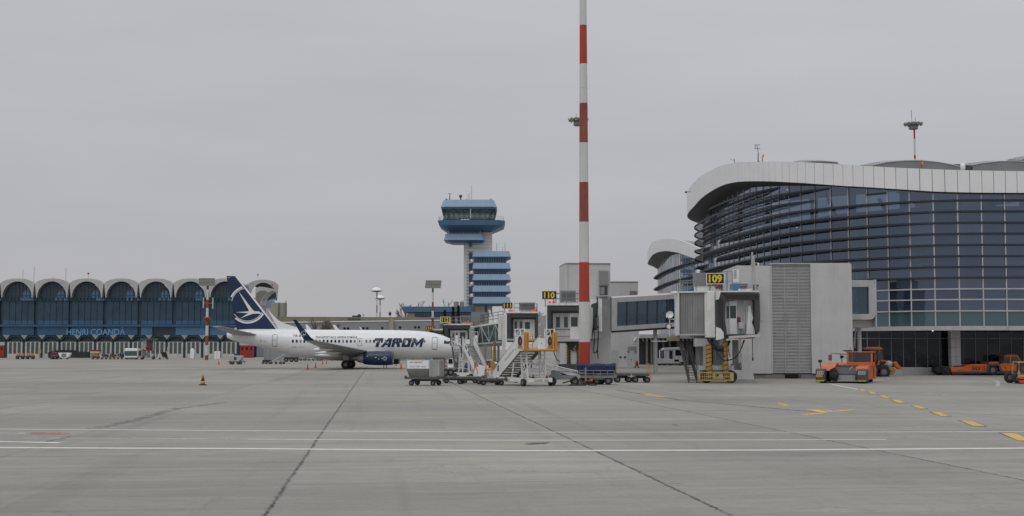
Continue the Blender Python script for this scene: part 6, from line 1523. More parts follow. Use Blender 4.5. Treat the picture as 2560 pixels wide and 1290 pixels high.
m = MB(); m.prism([(-S(906), TOP(S(906))-.02), (-S(903), TOP(S(903))-.02), (-S(898.5), TOP(10)+.42), (-S(900.5), TOP(10)+.42)][::1], -.03, .03); m.build('aerial_blade', K['clean_white'], fus); m = MB(); m.prism([(-S(780), 5.05), (-S(768), 5.05), (-S(764), 5.75), (-S(768), 5.8)], -.04, .04); m.build('aerial_blade', K['clean_white'], fus)
# fin
def foil(quad, th0, th1, name, mt, par, n=9):                  # lifting surface from root chord to tip chord: (LE root, TE root, LE tip, TE tip)
    a, b, c, d = (Vector(v) for v in quad); m = MB(); rows = []
    nr = ((b-a).cross(c-a)).normalized(); K_ = 14
    for j in range(n+1):
        t = j/n; le, te = a.lerp(c, t), b.lerp(d, t); ch = (te-le).length; th = th0 + (th1-th0)*t
        up, dn = [], []
        for i in range(K_+1):
            u = (1-math.cos(math.pi*i/K_))/2; y = 5*th*ch*(.2969*math.sqrt(u)-.126*u-.3516*u*u+.2843*u**3-.1036*u**4)
            p = le.lerp(te, u); up.append(p + nr*y); dn.append(p - nr*y)
        rows.append(up + dn[-2:0:-1])
    m.grid(rows, True, True); m.poly(rows[0]); m.poly(rows[-1])
    return m.build(name, mt, par)
fq = [(-S(703), 0, 4.85), (-S(590), 0, 4.85), (-S(590.5), 0, ZZ(690.3)), (-S(564.5), 0, ZZ(690.3))]
fq = [(-S(699.5), 0, ZZ(828)), (-S(593.8), 0, ZZ(828)), (-S(590.5), 0, ZZ(690.3)), (-S(564.5), 0, ZZ(690.3))]
fin = foil(fq, .085, .08, 'tail_fin', K['navy'], jet)
def le_x(z): t = (z-ZZ(828))/(ZZ(690.3)-ZZ(828)); return fq[0][0] + (fq[2][0]-fq[0][0])*t
def te_x(z): t = (z-ZZ(828))/(ZZ(690.3)-ZZ(828)); return fq[1][0] + (fq[3][0]-fq[1][0])*t
def fin_y(x, z):                                                # near face of the fin
    a, b = le_x(z), te_x(z); ch = abs(a-b); u = min(1, max(0.0, (a-x)/max(.01, (a-b)))); t = (z-ZZ(828))/(ZZ(690.3)-ZZ(828)); th = .085-.005*t
    return -5*th*ch*(.2969*math.sqrt(u)-.126*u-.3516*u*u+.2843*u**3-.1036*u**4)*.97
def finside(x, z, eps=.02): return Vector((x, fin_y(x, z) - eps, z))
m = MB(); n = 26                                                # white leading edge running into the dorsal fillet
for i in range(n):
    za, zb2 = ZZ(826) + (ZZ(690.5)-ZZ(826))*i/n, ZZ(826) + (ZZ(690.5)-ZZ(826))*(i+1)/n; w = lambda z: .02 + .20*(1 - .0*z)
    for sgn in (-1, 1):
        q = []
        for xx, z in ((le_x(za)+.03, za), (le_x(za)-.22, za), (le_x(zb2)-.22, zb2), (le_x(zb2)+.03, zb2)):
            v = finside(min(xx, le_x(z)-.0), z, .02); v.x = xx; q.append((v.x, v.y if sgn < 0 else -v.y, v.z))
        m.poly(q)
m.build('leading_edge', K['clean_white'], fin)
m = MB(); prof = [(770,826.5),(745,819.5),(719.6,811.5),(704,806),(692,798),(680,786),(670,775.5),(700,828)]
poly = [(-S(a), ZZ(b)) for a, b in prof]; c0 = (-S(690), ZZ(829))
rows = []
for wd in (-.16, 0, .16): rows.append(wd)
m.hexa([(x, -.17, z-.0) for x, z in poly], [(x, .17, z) for x, z in poly]); m.build('dorsal_fillet', K['clean_white'], jet)
# tail emblem: double ring and bird
cx, cz = -S(619.5), ZZ(761.5)
m = MB()
def inside(x, z): return te_x(z)-.0 > x - 99 and te_x(z) + .02 < x < le_x(z) - .26
for r0, r1 in ((47.6, 43.2), (41.8, 40.4)):
    for i in range(240):
        a0, a1 = 2*math.pi*i/240, 2*math.pi*(i+1)/240
        q = [(cx + r*SC*math.cos(a), cz + r*SC*math.sin(a)) for r, a in ((r1, a0), (r0, a0), (r0, a1), (r1, a1))]
        if all(inside(*p) for p in q): m.poly([finside(x, z, .022) for x, z in q])
cr = lambda pts: [(-S(460 + a/7.165), ZZ(680 + b/7.165)) for a, b in pts]
bird = [[(970,340),(1165,685),(1240,685)], [(1165,685),(1240,685),(1265,705),(1235,750),(1150,752),(1160,708)], [(925,722),(1160,708),(1150,740)], [(1018,830),(1135,752),(1235,750),(1195,765)], [(1265,705),(1340,706),(1370,722),(1388,756),(1335,746),(1235,750)]]
for b in bird:
    pl = cr(b); strips(m, pl, .22, .022, lambda s, z, e: finside(s, z, e))
m.build('tail_emblem', K['clean_white'], fin)
m = MB(); strips(m, [(-S(592), ZZ(694.6)), (-S(567), ZZ(694.6)), (-S(567), ZZ(694)), (-S(592), ZZ(694))], .2, .022, lambda s, z, e: finside(s, z, e)); m.build('fin_line', K['clean_white'], fin)
# tailplanes, wings
PR = jet.location
def loc(px, py, D): v = P(px, py, D); return (v.x-PR.x, v.y-PR.y, v.z)
grey_w = mat('wing_grey', (.36, .365, .37), .45, var=.1, scale=.5, grime=.2)
for sg in (-1, 1):
    foil([(-27.45, sg*.5, 4.38), (-31.0, sg*.45, 4.45), (-30.9, sg*7.1, 5.42), (-32.3, sg*7.1, 5.46)], .10, .09, 'tailplane', grey_w, jet)
m = MB(); m.lathe([(.0, -.02), (.05, 0), (.06, .12), (0, .14)], (-S(633), -1.9, 4.66), 8, cap=False); m.build('tail_light', K['dgrey'], jet)
for sg in (-1, 1):
    foil([(-10.6, sg*1.3, 1.95), (-18.3, sg*1.3, 1.80), (-13.1, sg*5.6, 2.40), (-17.7, sg*5.6, 2.28)], .13, .12, 'wing_root', grey_w, jet)
    foil([(-13.1, sg*5.6, 2.40), (-17.7, sg*5.6, 2.28), (-17.75, sg*16.6, 3.60), (-18.95, sg*16.6, 3.60)], .12, .10, 'wing', grey_w, jet)
    # winglet sweeping up
    foil([(-17.75, sg*16.6, 3.60), (-18.95, sg*16.6, 3.60), (-18.15, sg*17.0, 3.95), (-19.15, sg*17.0, 3.95)], .10, .09, 'winglet_bend', K['navy'], jet, 4)
    wl = foil([(-18.15, sg*17.0, 3.95), (-19.15, sg*17.0, 3.95), (-19.85, sg*17.35, 6.05), (-20.25, sg*17.35, 6.05)], .09, .08, 'winglet', K['navy'] if sg < 0 else K['clean_white'], jet, 6)
    if sg < 0:
        m = MB(); c = Vector((-19.0, -17.17, 4.42)); ux, uz = Vector((1, 0, 0)), Vector((-.0, -.16, .98)).normalized()
        for r0, r1 in ((.30, .265),):
            for i in range(28):
                a0, a1 = 2*math.pi*i/28, 2*math.pi*(i+1)/28
                m.poly([c + ux*r*math.cos(a) + uz*r*math.sin(a) for r, a in ((r1, a0), (r0, a0), (r0, a1), (r1, a1))])
        for b in bird: m.poly([c + ux*((p[0]-cx)/(47*SC)*.29) + uz*((p[1]-cz)/(47*SC)*.29) for p in cr(b)])
        m.build('winglet_emblem', K['clean_white'], wl)
    for y, s0, s1, z in ((4.0, 16.2, 19.6, 1.78), (6.6, 15.8, 19.2, 2.10), (9.8, 16.4, 19.0, 2.5)):
        m = MB(); m.lathe([(0.02, -s0), (.14, -s0-.5), (.22, -s0-1.3), (.20, -s0-2.2), (.02, -s1)], (0, sg*y, z), 12, 'x'); m.build('flap_fairing', K['panel'], jet)
    # engine
    ec = (sg*4.83, 1.40); m = MB(); nz = []
    prof = [(.66, -9.65), (.78, -9.5), (.86, -9.42), (.93, -9.55), (.98, -9.9), (1.0, -10.6), (1.0, -11.6), (.95, -12.5), (.84, -13.2), (.80, -13.2), (.78, -12.6)]
    rows = []
    for r, x in prof: rows.append([(x, ec[0] + r*math.cos(a), ec[1] + r*math.sin(a)*(.90 if math.sin(a) < 0 else .95)) for a in [2*math.pi*i/32 for i in range(32)]])
    m.grid(rows[2:], True, True); en = m.build('engine', K['navy'], jet)
    m = MB(); m.grid(rows[:4], True, True); m.build('intake_lip', K['alu'], en)
    m = MB(); m.lathe([(.67, -9.7), (.66, -10.4), (.1, -10.45), (.02, -10.1)], (0, ec[0], ec[1]), 24, 'x'); m.build('fan', K['dgrey'], en)
    m = MB(); m.lathe([(.78, -12.7), (.66, -13.2), (.48, -14.0), (.40, -14.0), (.34, -13.6)], (0, ec[0], ec[1]), 24, 'x'); m.lathe([(.3, -13.5), (.24, -14.1), (.03, -14.7)], (0, ec[0], ec[1]), 18, 'x'); m.build('exhaust_nozzle', K['alu'], en)
    m = MB(); m.prism([(-10.2, 2.2), (-13.2, 2.1), (-15.2, 2.0), (-15.0, 2.35), (-12.5, 2.55), (-10.6, 2.42)], sg*4.83-.16, sg*4.83+.16); m.build('pylon', K['panel'], jet)
    if sg < 0:
        m = MB(); cxx, czz = -S(973) + .02, 1.36
        def ey(x, z): q = (z-ec[1])/.93; return ec[0] - .99*math.sqrt(max(0, 1-min(1, q*q))) - .02
        for i in range(28):
            a0, a1 = 2*math.pi*i/28, 2*math.pi*(i+1)/28
            m.poly([(cxx + r*math.cos(a), ey(cxx, czz + r*math.sin(a)), czz + r*math.sin(a)) for r, a in ((.20, a0), (.24, a0), (.24, a1), (.20, a1))])
        for b in bird: m.poly([(cxx + (p[0]-cx)/(47*SC)*.22, ey(0, czz + (p[1]-cz)/(47*SC)*.22), czz + (p[1]-cz)/(47*SC)*.22) for p in cr(b)])
        for px, py in ((949.5, 890), (956.5, 893.5), (964.5, 892), (929, 887)):
            xx, z = -S(px)+.1, ZZ(py)-.15; w = .1 if px == 949.5 else .06
            m.poly([(xx-w, ey(xx, z)-.005, z-.04), (xx+w, ey(xx, z)-.005, z-.04), (xx+w, ey(xx, z)-.005, z+.04), (xx-w, ey(xx, z)-.005, z+.04)])
        m.build('engine_marking', K['clean_white'], en)
# landing gear
for sg in (-1, 1):
    m = MB(); m.tube((-15.75, sg*2.7, .6), (-15.75, sg*2.6, 2.1), .15); m.bar((-15.75, sg*2.6, 1.1), (-15.2, sg*2.0, 2.0), .12); m.box(-16.1, -15.4, sg*3.0-.03, sg*3.0+.03, .9, 1.9); m.tube((-15.75, sg*2.2, .58), (-15.75, sg*3.3, .58), .1); m.build('main_gear_leg', K['lgrey'], jet)
    wheels(jet, [(-15.75, sg*2.45, .57), (-15.75, sg*3.05, .57)], .57, .4, 'main_wheel')
m = MB(); m.tube((-4.0, 0, .4), (-4.0, 0, 1.6), .1); m.tube((-4, -.3, .38), (-4, .3, .38), .06); m.box(-4.6, -3.5, -.5, -.46, .9, 1.35); m.build('nose_gear_leg', K['lgrey'], jet)
wheels(jet, [(-4.0, -.26, .36), (-4.0, .26, .36)], .36, .22, 'nose_wheel')
m = MB(); m.prism([(-S(642), 2.52), (-S(640), 2.52), (-S(640.5), 2.3), (-S(641.5), 2.3)], -.05, .05); m.lathe([(.0, 0), (.08, .02), (.08, .1), (0, .14)], (-S(1034), -.4, 1.12), 8, cap=False); m.build('belly_light', K['dgrey'], jet)

# ------------------------------------------------------------------ people
def person(locv, rz, label, pose, cloth, legs, hi=None):
    t = thing('person', label, 'person', locv, rz)
    me = bpy.data.meshes.new('body'); J = pose
    names = list(J); idx = {n: i for i, n in enumerate(names)}
    E = [('pelvis','chest'),('chest','neck'),('neck','head'),('head','crown'),('chest','sl'),('sl','el'),('el','wl'),('wl','hl'),('chest','sr'),('sr','er'),('er','wr'),('wr','hr'),
         ('pelvis','hpl'),('hpl','kl'),('kl','al'),('al','tl'),('pelvis','hpr'),('hpr','kr'),('kr','ar'),('ar','tr')]
    me.from_pydata([J[n][0] for n in names], [(idx[a], idx[b]) for a, b in E], [])
    o = bpy.data.objects.new('body', me); col.objects.link(o); o.parent = t
    sk = o.modifiers.new('skin', 'SKIN'); sk.use_smooth_shade = True
    for i, n in enumerate(names): me.skin_vertices[0].data[i].radius = (J[n][1], J[n][1]*(.75 if n in ('chest', 'pelvis') else 1))
    me.skin_vertices[0].data[idx['pelvis']].use_root = True
    o.modifiers.new('sub', 'SUBSURF').levels = 1; o.modifiers['sub'].render_levels = 2
    mp = {'skin': 0}
    dg = bpy.context.evaluated_depsgraph_get(); dg.update()
    m2 = bpy.data.meshes.new_from_object(o.evaluated_get(dg)); o.modifiers.clear(); o.data = m2
    m2.materials.clear()
    for q in (K['skin'], cloth, legs, K['black']): m2.materials.append(q)
    for p in m2.polygons:
        z = p.center.z
        p.material_index = 3 if z < .10 else 2 if z < .95 else 1 if z < 1.46 else 0
        p.use_smooth = True
    hb = MB(); c = J['crown'][0]; hb.lathe([(.098, -.02), (.105, .02), (.10, .06), (.07, .10), (0, .12)], (c[0], c[1]+.015, c[2]-.06), 14, cap=False); hb.build('hair', K['black'], t)
    if hi:
        v = MB(); v.prismz([(-.22, -.12), (.22, -.12), (.24, 0), (.22, .14), (-.22, .14), (-.24, 0)], .95, 1.45); v.build('vest', hi, t)
    return t
def stand(dx=.12):
    return {'pelvis': ((0,0,.95),.15),'chest': ((0,0,1.28),.17),'neck': ((0,0,1.48),.06),'head': ((0,-.01,1.58),.09),'crown': ((0,-.01,1.68),.085),
        'sl': ((-.19,0,1.40),.065),'el': ((-.25,.02,1.13),.05),'wl': ((-.25,-.06,.90),.035),'hl': ((-.25,-.09,.80),.035),'sr': ((.19,0,1.40),.065),'er': ((.25,.02,1.13),.05),'wr': ((.25,-.06,.90),.035),'hr': ((.25,-.09,.80),.035),
        'hpl': ((-.10,0,.88),.10),'kl': ((-dx,-.01,.48),.07),'al': ((-dx-.02,.02,.09),.05),'tl': ((-dx-.03,-.14,.04),.04),'hpr': ((.10,0,.88),.10),'kr': ((dx,-.01,.48),.07),'ar': ((dx+.02,.02,.09),.05),'tr': ((dx+.03,-.14,.04),.04)}
v = P(963, 920, 177); person((v.x, 177, 0), .2, 'person in dark trousers standing behind the blue engine, only the legs showing', stand(.17), K['dgrey'], K['black'])
# ------------------------------------------------------------------ ground equipment by the stairs
def base(px, py): v = G(px, py); return (v.x, v.y, 0)
def make_dolly(label, loc, rz, L_=2.4, W_=1.5, h=.52, group='low roller dollies'):
    t = thing('cargo_dolly', label, 'dolly', loc, rz, group)
    m = MB()
    for y in (-W_/2, W_/2): m.box(-L_/2, L_/2, y-.05, y+.05, h-.14, h)
    for x in (-L_/2, 0, L_/2): m.box(x-.05, x+.05, -W_/2+.051, W_/2-.051, h-.13, h-.01)
    for x, y in ((-L_/2+.06, -W_/2), (L_/2-.06, -W_/2), (-L_/2+.06, W_/2), (L_/2-.06, W_/2)): m.box(x-.08, x+.08, y-.07, y+.07, h-.03, h+.10)
    m.build('deck_frame', K['steel'], t)
    m = MB()
    for i in range(9): x = -L_/2 + L_*(i+.5)/9; m.tube((x, -W_/2+.06, h-.02), (x, W_/2-.06, h-.02), .035, n=8)
    m.build('rollers', K['alu'], t)
    m = MB(); m.box(-L_/2+.3, L_/2-.3, -.12, .12, h-.30, h-.15)
    for x in (-L_*.3, L_*.3): m.box(x-.07, x+.07, -W_/2+.1, W_/2-.1, h-.34, h-.16)
    m.build('chassis', K['dgrey'], t)
    wheels(t, [(-L_*.32, -W_/2+.12, .19), (L_*.32, -W_/2+.12, .19), (-L_*.32, W_/2-.12, .19), (L_*.32, W_/2-.12, .19)], .19, .12)
    m = MB(); m.bar((L_/2, 0, h-.2), (L_/2+.7, 0, .22), .07); m.lathe([(.05, -.03), (.1, -.03), (.1, .03), (.05, .03)], (L_/2+.75, 0, .2), 10); m.build('towbar', K['dgrey'], t)
    return t
# containers on the nearest dolly
dl = make_dolly('nearest cargo dolly, under the two aluminium containers', base(1063, 963.5), R(-14), 2.5, 1.6, .60)
def container(label, off, rz, w, dpt, h, open_side, ad):
    o = Vector(dl.location) + Matrix.Rotation(dl.rotation_euler[2], 3, 'Z') @ Vector(off)
    t = thing('cargo_container', label, 'container', o, rz, 'aluminium cargo containers')
    m = MB(); zc = h*.47
    if open_side:
        prof = [(-w/2+.28, 0), (w/2-.02, 0), (w/2+.0, zc*.3), (w/2, h), (-w/2, h), (-w/2, zc)]
        m.hexa([(-w/2+.12, -dpt/2+.35, 0), (w/2-.05, -dpt/2+.35, 0), (w/2-.05, dpt/2, 0), (-w/2+.12, dpt/2, 0)], [(-w/2, -dpt/2, zc), (w/2, -dpt/2, zc), (w/2, dpt/2, zc), (-w/2, dpt/2, zc)])
        m.hexa([(-w/2, -dpt/2, zc), (w/2, -dpt/2, zc), (w/2, dpt/2, zc), (-w/2, dpt/2, zc)], [(-w/2, -dpt/2, h), (w/2, -dpt/2, h), (w/2, dpt/2, h), (-w/2, dpt/2, h)])
    else: m.box(-w/2, w/2, -dpt/2, dpt/2, 0, h)
    m.build('shell', K['alu'], t, bevel=.01)
    if ad:
        m = MB(); m.box(-w/2+.04, w/2-.04, -dpt/2-.012, -dpt/2-.002, zc+.02, h-.03); p = m.build('side_panel', K['clean_white'], t)
        m = MB(); m.text('pert t.agencies', (-.14, -dpt/2-.016, h-.17), (1, 0, 0), (0, 0, 1), .15, .012, width=.86); m.k(1).text('ANALTTNBB  LRegne', (.0, -dpt/2-.016, zc+.15), (1, 0, 0), (0, 0, 1), .14, .008, width=1.2)
        m.k(2).add([(.30, -dpt/2-.016, h-.15), (.40, -dpt/2-.016, h-.05), (.33, -dpt/2-.016, h-.06)], [(0, 1, 2)]); m.build('lettering', [K['signblack'], K['grey'], K['orange']], p)
    m = MB(); e = .03
    for x in (-w/2, w/2): m.box(x-e, x+e, -dpt/2-.014, -dpt/2+.02, zc if open_side else 0, h)
    m.box(-w/2+.031, w/2-.031, -dpt/2-.014, -dpt/2+.02, h-.03, h+.012); m.build('edge_frame', K['lgrey'], t); return t
container('aluminium container with white advert panel and sloping lower front, left one on the nearest dolly', (-.42, -.05, .62), R(-5), 1.62, 1.4, 1.20, True, True)
container('plain upright grey container, right one on the nearest dolly', (.86, .05, .62), R(-14), .66, 1.3, 1.17, False, False)
make_dolly('empty low dolly directly right of the dolly carrying the two containers', base(1138, 957.5), R(6), 2.2, 1.5, .50)
make_dolly('empty low dolly third in the row, under the lattice maintenance stand', base(1176, 960), R(-6), 2.2, 1.5, .55)
make_dolly('empty low dolly nearest the foot of the yellow topped stairs', base(1230, 963), R(4), 2.0, 1.4, .50)

def make_stairs(name, label, loc, rz, H, run, W_, yellow, adv=True, group='wheeled passenger stairs'):
    """climbs along +x; platform front at x = 0"""
    t = thing(name, label, 'boarding stairs', loc, rz, group)
    P0 = 1.55; zb = .35; wl = W_/2
    A, B = Vector((-P0, 0, H)), Vector((-P0-run, 0, zb))
    sl = MB()
    for s in (-1, 1):
        sl.bar(A + Vector((0, s*wl, -.12)), B + Vector((0, s*wl, -.05)), .07, .26)
    sl.build('stringers', K['tan' if yellow else 'lgrey'], t)
    n = 13; m = MB()
    for i in range(n):
        p = B.lerp(A, (i+.5)/n); m.box(p.x-.15, p.x+.15, -wl+.04, wl-.04, p.z-.03, p.z+.0)
        m.box(p.x+.13, p.x+.15, -wl+.05, wl-.05, p.z-.0, p.z+.09)
    m.build('treads', K['alu'], t)
    m = MB()
    for i in range(0, n, 2):
        p, q = B.lerp(A, (i+.5)/n), B.lerp(A, (i+1.5)/n); m.bar((p.x, -wl+.1, p.z-.14), (q.x, wl-.1, q.z-.14), .03)
    m.build('under_bracing', K['grey'], t)
    for s in (-1, 1):                                             # solid side panels with a step down at the foot
        m = MB(); y = s*(wl+.05); h = .98 if yellow else .72
        poly = [(A.x, A.z-.22), (A.x, A.z+h), (B.x+.55, B.z+h+.18), (B.x-.05, B.z+.62), (B.x-.15, B.z-.05), (B.x+.15, B.z-.1)]
        m.prism(poly, y-.025, y+.025); sp = m.build('side_panel', K['white'], t)
        d = (A-B).normalized()
        m = MB(); m.tube(A + Vector((0, s*(wl+.05), h+.03)), B + Vector((.55, s*(wl+.05), h+.20)), .03, n=8); m.build('handrail', K['grey'], sp)
        if adv:
            m = MB(); c = B.lerp(A, .60) + Vector((0, y + (-.031 if s < 0 else .031), .42)); up = Vector((-d.z, 0, d.x))
            if not yellow: m.k(1).bar(c - d*.5, c + d*.1, .012, .16); m.bar(c + d*.4, c + d*.8, .012, .16); m.k(0)
            elif s < 0: m.text('GlobeGround', c, d, up, .26, .008, width=1.6)
            else: m.text('GlobeGround', c, -d, up, .26, .008, width=1.6)
            c2 = B.lerp(A, .17) + Vector((0, y + (-.031 if s < 0 else .031), .42))
            for k in range(3): m.k(1 if k != 1 else 2).prism([(c2.x-.13, c2.z-.2+.14*k), (c2.x+.13, c2.z-.14+.14*k), (c2.x+.13, c2.z-.02+.14*k), (c2.x-.13, c2.z-.08+.14*k)], c2.y-.002, c2.y+.002)
            m.build('panel_lettering', [K['grey'], K['navy'], K['reddoor']], sp)
    # platform with fenced cheeks
    pw = wl + .42
    m = MB(); m.box(-P0, -.05, -pw, pw, H-.16, H-.02); m.build('platform', K['lgrey'], t)
    if yellow:
        m = MB(); m.tube((0, -pw-.12, H-.12), (0, pw+.12, H-.12), .085, n=12)
        for s in (-1, 1): m.box(-.06, .10, s*pw-.10, s*pw+.10, H-.10, H+1.12); m.box(-.10, .02, s*(pw-.22)-.03, s*(pw-.22)+.03, H, H+1.1)
        m.build('bumper', K['yellow'], t)
        for s in (-1, 1):
            m = MB(); y = s*pw; m.box(-.72, -.12, y-.02, y+.02, H-.02, H+.86); m.box(-.10, -.062, y-s*.02-.0 if s > 0 else y, y if s > 0 else y+.02, H, H+.8)
            m.box(-P0, -.74, y-.02, y+.02, H-.02, H+.80); cp = m.build('cheek_panel', K['white'], t)
            m = MB()
            for x in (-P0, -.74, -.12): m.bar((x, y, H+.8), (x, y, H+1.35), .05)
            m.bar((-P0, y, H+1.35), (-.12, y, H+1.35), .05); m.bar((-P0, y, H+.85), (-.8, y, H+1.3), .035); m.build('cage', K['clean_white'], cp)
        # front boards carrying the poster emblems, set on both sides of the gangway
        for s in (-1, 1):
            m = MB()
            yc = -(pw + .36) if s < 0 else pw - .38; m.box(-.20, -.15, yc-.25, yc+.25, H-.16, H+.92); fp = m.build('front_board', K['white'], t)
            m = MB(); e = lambda rx, rz_, x, zc: [(x, yc + rx*math.cos(a), H + zc + rz_*math.sin(a)) for a in [2*math.pi*i/20 for i in range(20)]]
            m.k(0).poly(e(.17, .36, -.140, .50)); m.k(1).poly(e(.125, .23, -.130, .50)); m.k(2).poly([(-.120, yc-.20, H+.0), (-.120, yc+.20, H+.0), (-.120, yc+.15, H+.20), (-.120, yc-.15, H+.20)]); m.k(2).poly(e(.05, .07, -.120, .52)); m.build('poster_emblem', [K['dgrey'], K['maroon'], K['gold']], fp)
        m = MB()
        for y in (-.42, .45): 
            for z in (.25, .55, .85): m.tube((-1.1, y, H+z), (-.4, y, H+z), .022, n=6)
            m.tube((-1.1, y, H), (-1.1, y, H+1.0), .025, n=6); m.tube((-.4, y, H), (-.4, y, H+1.0), .025, n=6)
        m.build('inner_gate', K['yellow'], t)
        m = MB(); m.box(-.34, -.29, -.05, pw-.66, H-.02, H+.72); m.k(1).add([(-.28, .12, H+.30), (-.28, .32, H+.30), (-.28, .22, H+.48)], [(0, 1, 2)]); m.build('control_box', [K['clean_white'], K['signyellow']], t)
    else:
        for s in (-1, 1):
            m = MB(); y = s*pw
            for x in (-P0, -.8, -.06): m.tube((x, y, H), (x, y, H+1.1), .035)
            for z in (.55, 1.1): m.tube((-P0, y, H+z), (-.06, y, H+z), .03)
            m.build('platform_rail', K['lgrey'], t)
            m = MB(); m.box(-P0+.1, -.9, y-.02, y+.02, H+.1, H+.8); m.build('cheek_panel', K['clean_white'], t)
    # underframe: trestle and chassis
    m = MB()
    for s in (-1, 1):
        y = s*(wl-.05)
        m.bar((-.75, y, H-.16), (-.55, y, .55), .09); m.bar((-1.55, y, H-.16), (-1.35, y, .55), .09); m.bar((-.75, y, H-.6), (-1.4, y, .7), .05); m.bar((-1.5, y, H-.6), (-.6, y, .7), .05)
        for z in (1.0, 1.6, 2.15): m.bar((-.65-.1*z/2.6, y, z), (-1.42-.1*z/2.6, y, z), .05)
        m.bar((-2.6, y, 1.6), (-2.9, y, .5), .08)
    for z in (.9, 1.8): m.bar((-.65, -wl+.05, z), (-.65, wl-.05, z+.0), .05); m.bar((-1.4, -wl+.05, z), (-1.4, wl-.05, z), .05)
    m.build('trestle', K['white'], t)
    m = MB(); ln = min(run+1.2, 5.0)
    for s in (-1, 1): m.box(-ln, -.05, s*(wl+.1)-.08, s*(wl+.1)+.08, .28, .58)
    for x in (-.12, -ln/2, -ln+.1): m.box(x-.07, x+.07, -wl-.019, wl+.019, .30, .56)
    m.build('chassis', K['white'], t)
    m = MB(); m.box(-.045, -.02, -wl*.6, wl*.2, .36, .48); m.box(-.045, -.02, wl*.4, wl*.85, .36, .48); m.build('chassis_plate', K['lgrey'], t)
    wheels(t, [(-.5, -wl-.32, .27), (-.5, wl+.32, .27), (-ln+.5, -wl-.32, .27), (-ln+.5, wl+.32, .27)], .27, .2)
    for s in (-1, 1):
        m = MB(); m.lathe([(.03, 0), (.12, .0), (.02, .24)], (-.1, s*wl*.7, .58), 4); m.build('jack', K['maroon'], t)
    return t
b = G(1352, 966)
make_stairs('passenger_stairs', 'white passenger stairs with yellow bumper round the top platform, in the foreground', (b.x, b.y+.2, 0), R(-62), 2.62, 3.9, 1.55, True)
make_stairs('passenger_stairs', 'white passenger stairs with blue marks, climbing left beside the airliner nose', (-4.4, 114.4, 0), R(115), 2.95, 3.3, .95, False)
# lattice maintenance stand in front of the cockpit
f = FR(1142, 128); X, Z = f.x, f.z
ms = thing('maintenance_stand', 'grey lattice work stand with a ladder in front of the cockpit', 'work stand', f.o)
m = MB(); m.box(X(1126), X(1154), -.6, .9, Z(864), Z(862)); m.build('platform', K['dgrey'], ms)
m = MB()
for a, b in ((1130, 1137), (1153, 1156)): m.bar((X(a), -.6, Z(864)), (X(b), -.9, Z(917)), .07)
for i in range(14): q = i/13; m.bar((X(1130+7*q), -.6-.3*q, Z(866+3.8*i)), (X(1153+3*q), -.6-.3*q, Z(866+3.8*i)), .05)
m.build('ladder', K['dgrey'], ms)
for a, b in ((1130, 1137), (1153, 1156)): m = MB(); m.bar((X(a), .8, Z(864)), (X(b), 1.4, Z(917)), .07); m.build('rear_leg', K['dgrey'], ms)
m = MB()
for a, y in ((1127, -.6), (1153.5, -.6), (1127, .85), (1153.5, .85)): m.tube((X(a), y, Z(863)), (X(a), y, Z(840)), .04)
for z in (843, 852): m.tube((X(1127), .85, Z(z)), (X(1153.5), .85, Z(z)), .025); m.tube((X(1127), -.6, Z(z)), (X(1127), .85, Z(z)), .025)
m.build('guard_rail', K['dgrey'], ms)
m = MB(); m.box(X(1128), X(1134), -.63, -.6, Z(862), Z(850)); m.build('rail_panel', K['lgrey'], ms)
m = MB(); m.box(X(1163), X(1175), -.3, -.25, Z(862), Z(849)); m.build('notice_board', K['clean_white'], ms)
m = MB(); m.bar((X(1154), -.3, Z(863)), (X(1176), -.3, Z(861)), .06); m.bar((X(1176), -.3, Z(862)), (X(1177), -.3, Z(838)), .06); m.build('side_arm', K['dgrey'], ms)
m = MB(); m.box(X(1113), X(1163), -1.1, 1.5, Z(925), Z(919)); m.box(X(1138), X(1152), -.8, .6, Z(919), Z(905)); m.build('base_frame', K['grey'], ms)
wheels(ms, [(X(1116), -1.0, .35), (X(1128), -1.0, .35), (X(1144), -1.0, .35), (X(1160), -1.0, .35)], .35, .25)
f = FR(1102, 133); X, Z = f.x, f.z
kt = thing('covered_trolley', 'grey frame trolley with a dark flat roof behind the container dolly', 'trolley', f.o)
m = MB(); m.box(X(1083), X(1112), -.8, .8, Z(897), Z(894)); m.build('roof', K['dgrey'], kt)
m = MB()
for a in (1084, 1111): 
    for y in (-.75, .75): m.bar((X(a), y, .4), (X(a), y, Z(897)), .07)
m.bar((X(1084), -.75, Z(902)), (X(1118), -.75, Z(905)), .07); m.bar((X(1118), -.75, Z(905)), (X(1119), -.75, Z(930)), .07); m.box(X(1083), X(1120), -.8, .8, .42, .62); m.build('frame', K['grey'], kt)
m = MB(); m.box(X(1064), X(1068), -.3, -.1, Z(900), Z(894)); m.bar((X(1066), -.2, Z(897)), (X(1084), -.2, Z(897)), .06); m.build('side_box', K['termlight'], kt)
m = MB(); m.box(X(1086), X(1109), -.6, .6, .64, Z(903)); m.build('load', K['bag'], kt)
wheels(kt, [(X(1087), -.75, .3), (X(1116), -.75, .3), (X(1087), .75, .3), (X(1116), .75, .3)], .3, .2)
v = P(1127, 900, 140); t = thing('service_van', 'small white van end seen between the trolley and the lattice stand', 'van', (v.x, 140, 0)); f = FR(1127, 140)
m = MB(); m.prismx([(-.6, .35), (4.0, .35), (4.0, f.z(897)), (-.2, f.z(897)), (-.5, 1.2)], f.x(1120), f.x(1134)); m.build('body', K['clean_white'], t, bevel=.06)
m = MB(); m.box(f.x(1121.5), f.x(1132.5), -.62, -.5, 1.05, 1.55); m.build('windscreen', K['gdark'], t)
wheels(t, [(f.x(1121), .3, .32), (f.x(1133), .3, .32)], .32, .2)
f = FR(1182, 124); X, Z = f.x, f.z
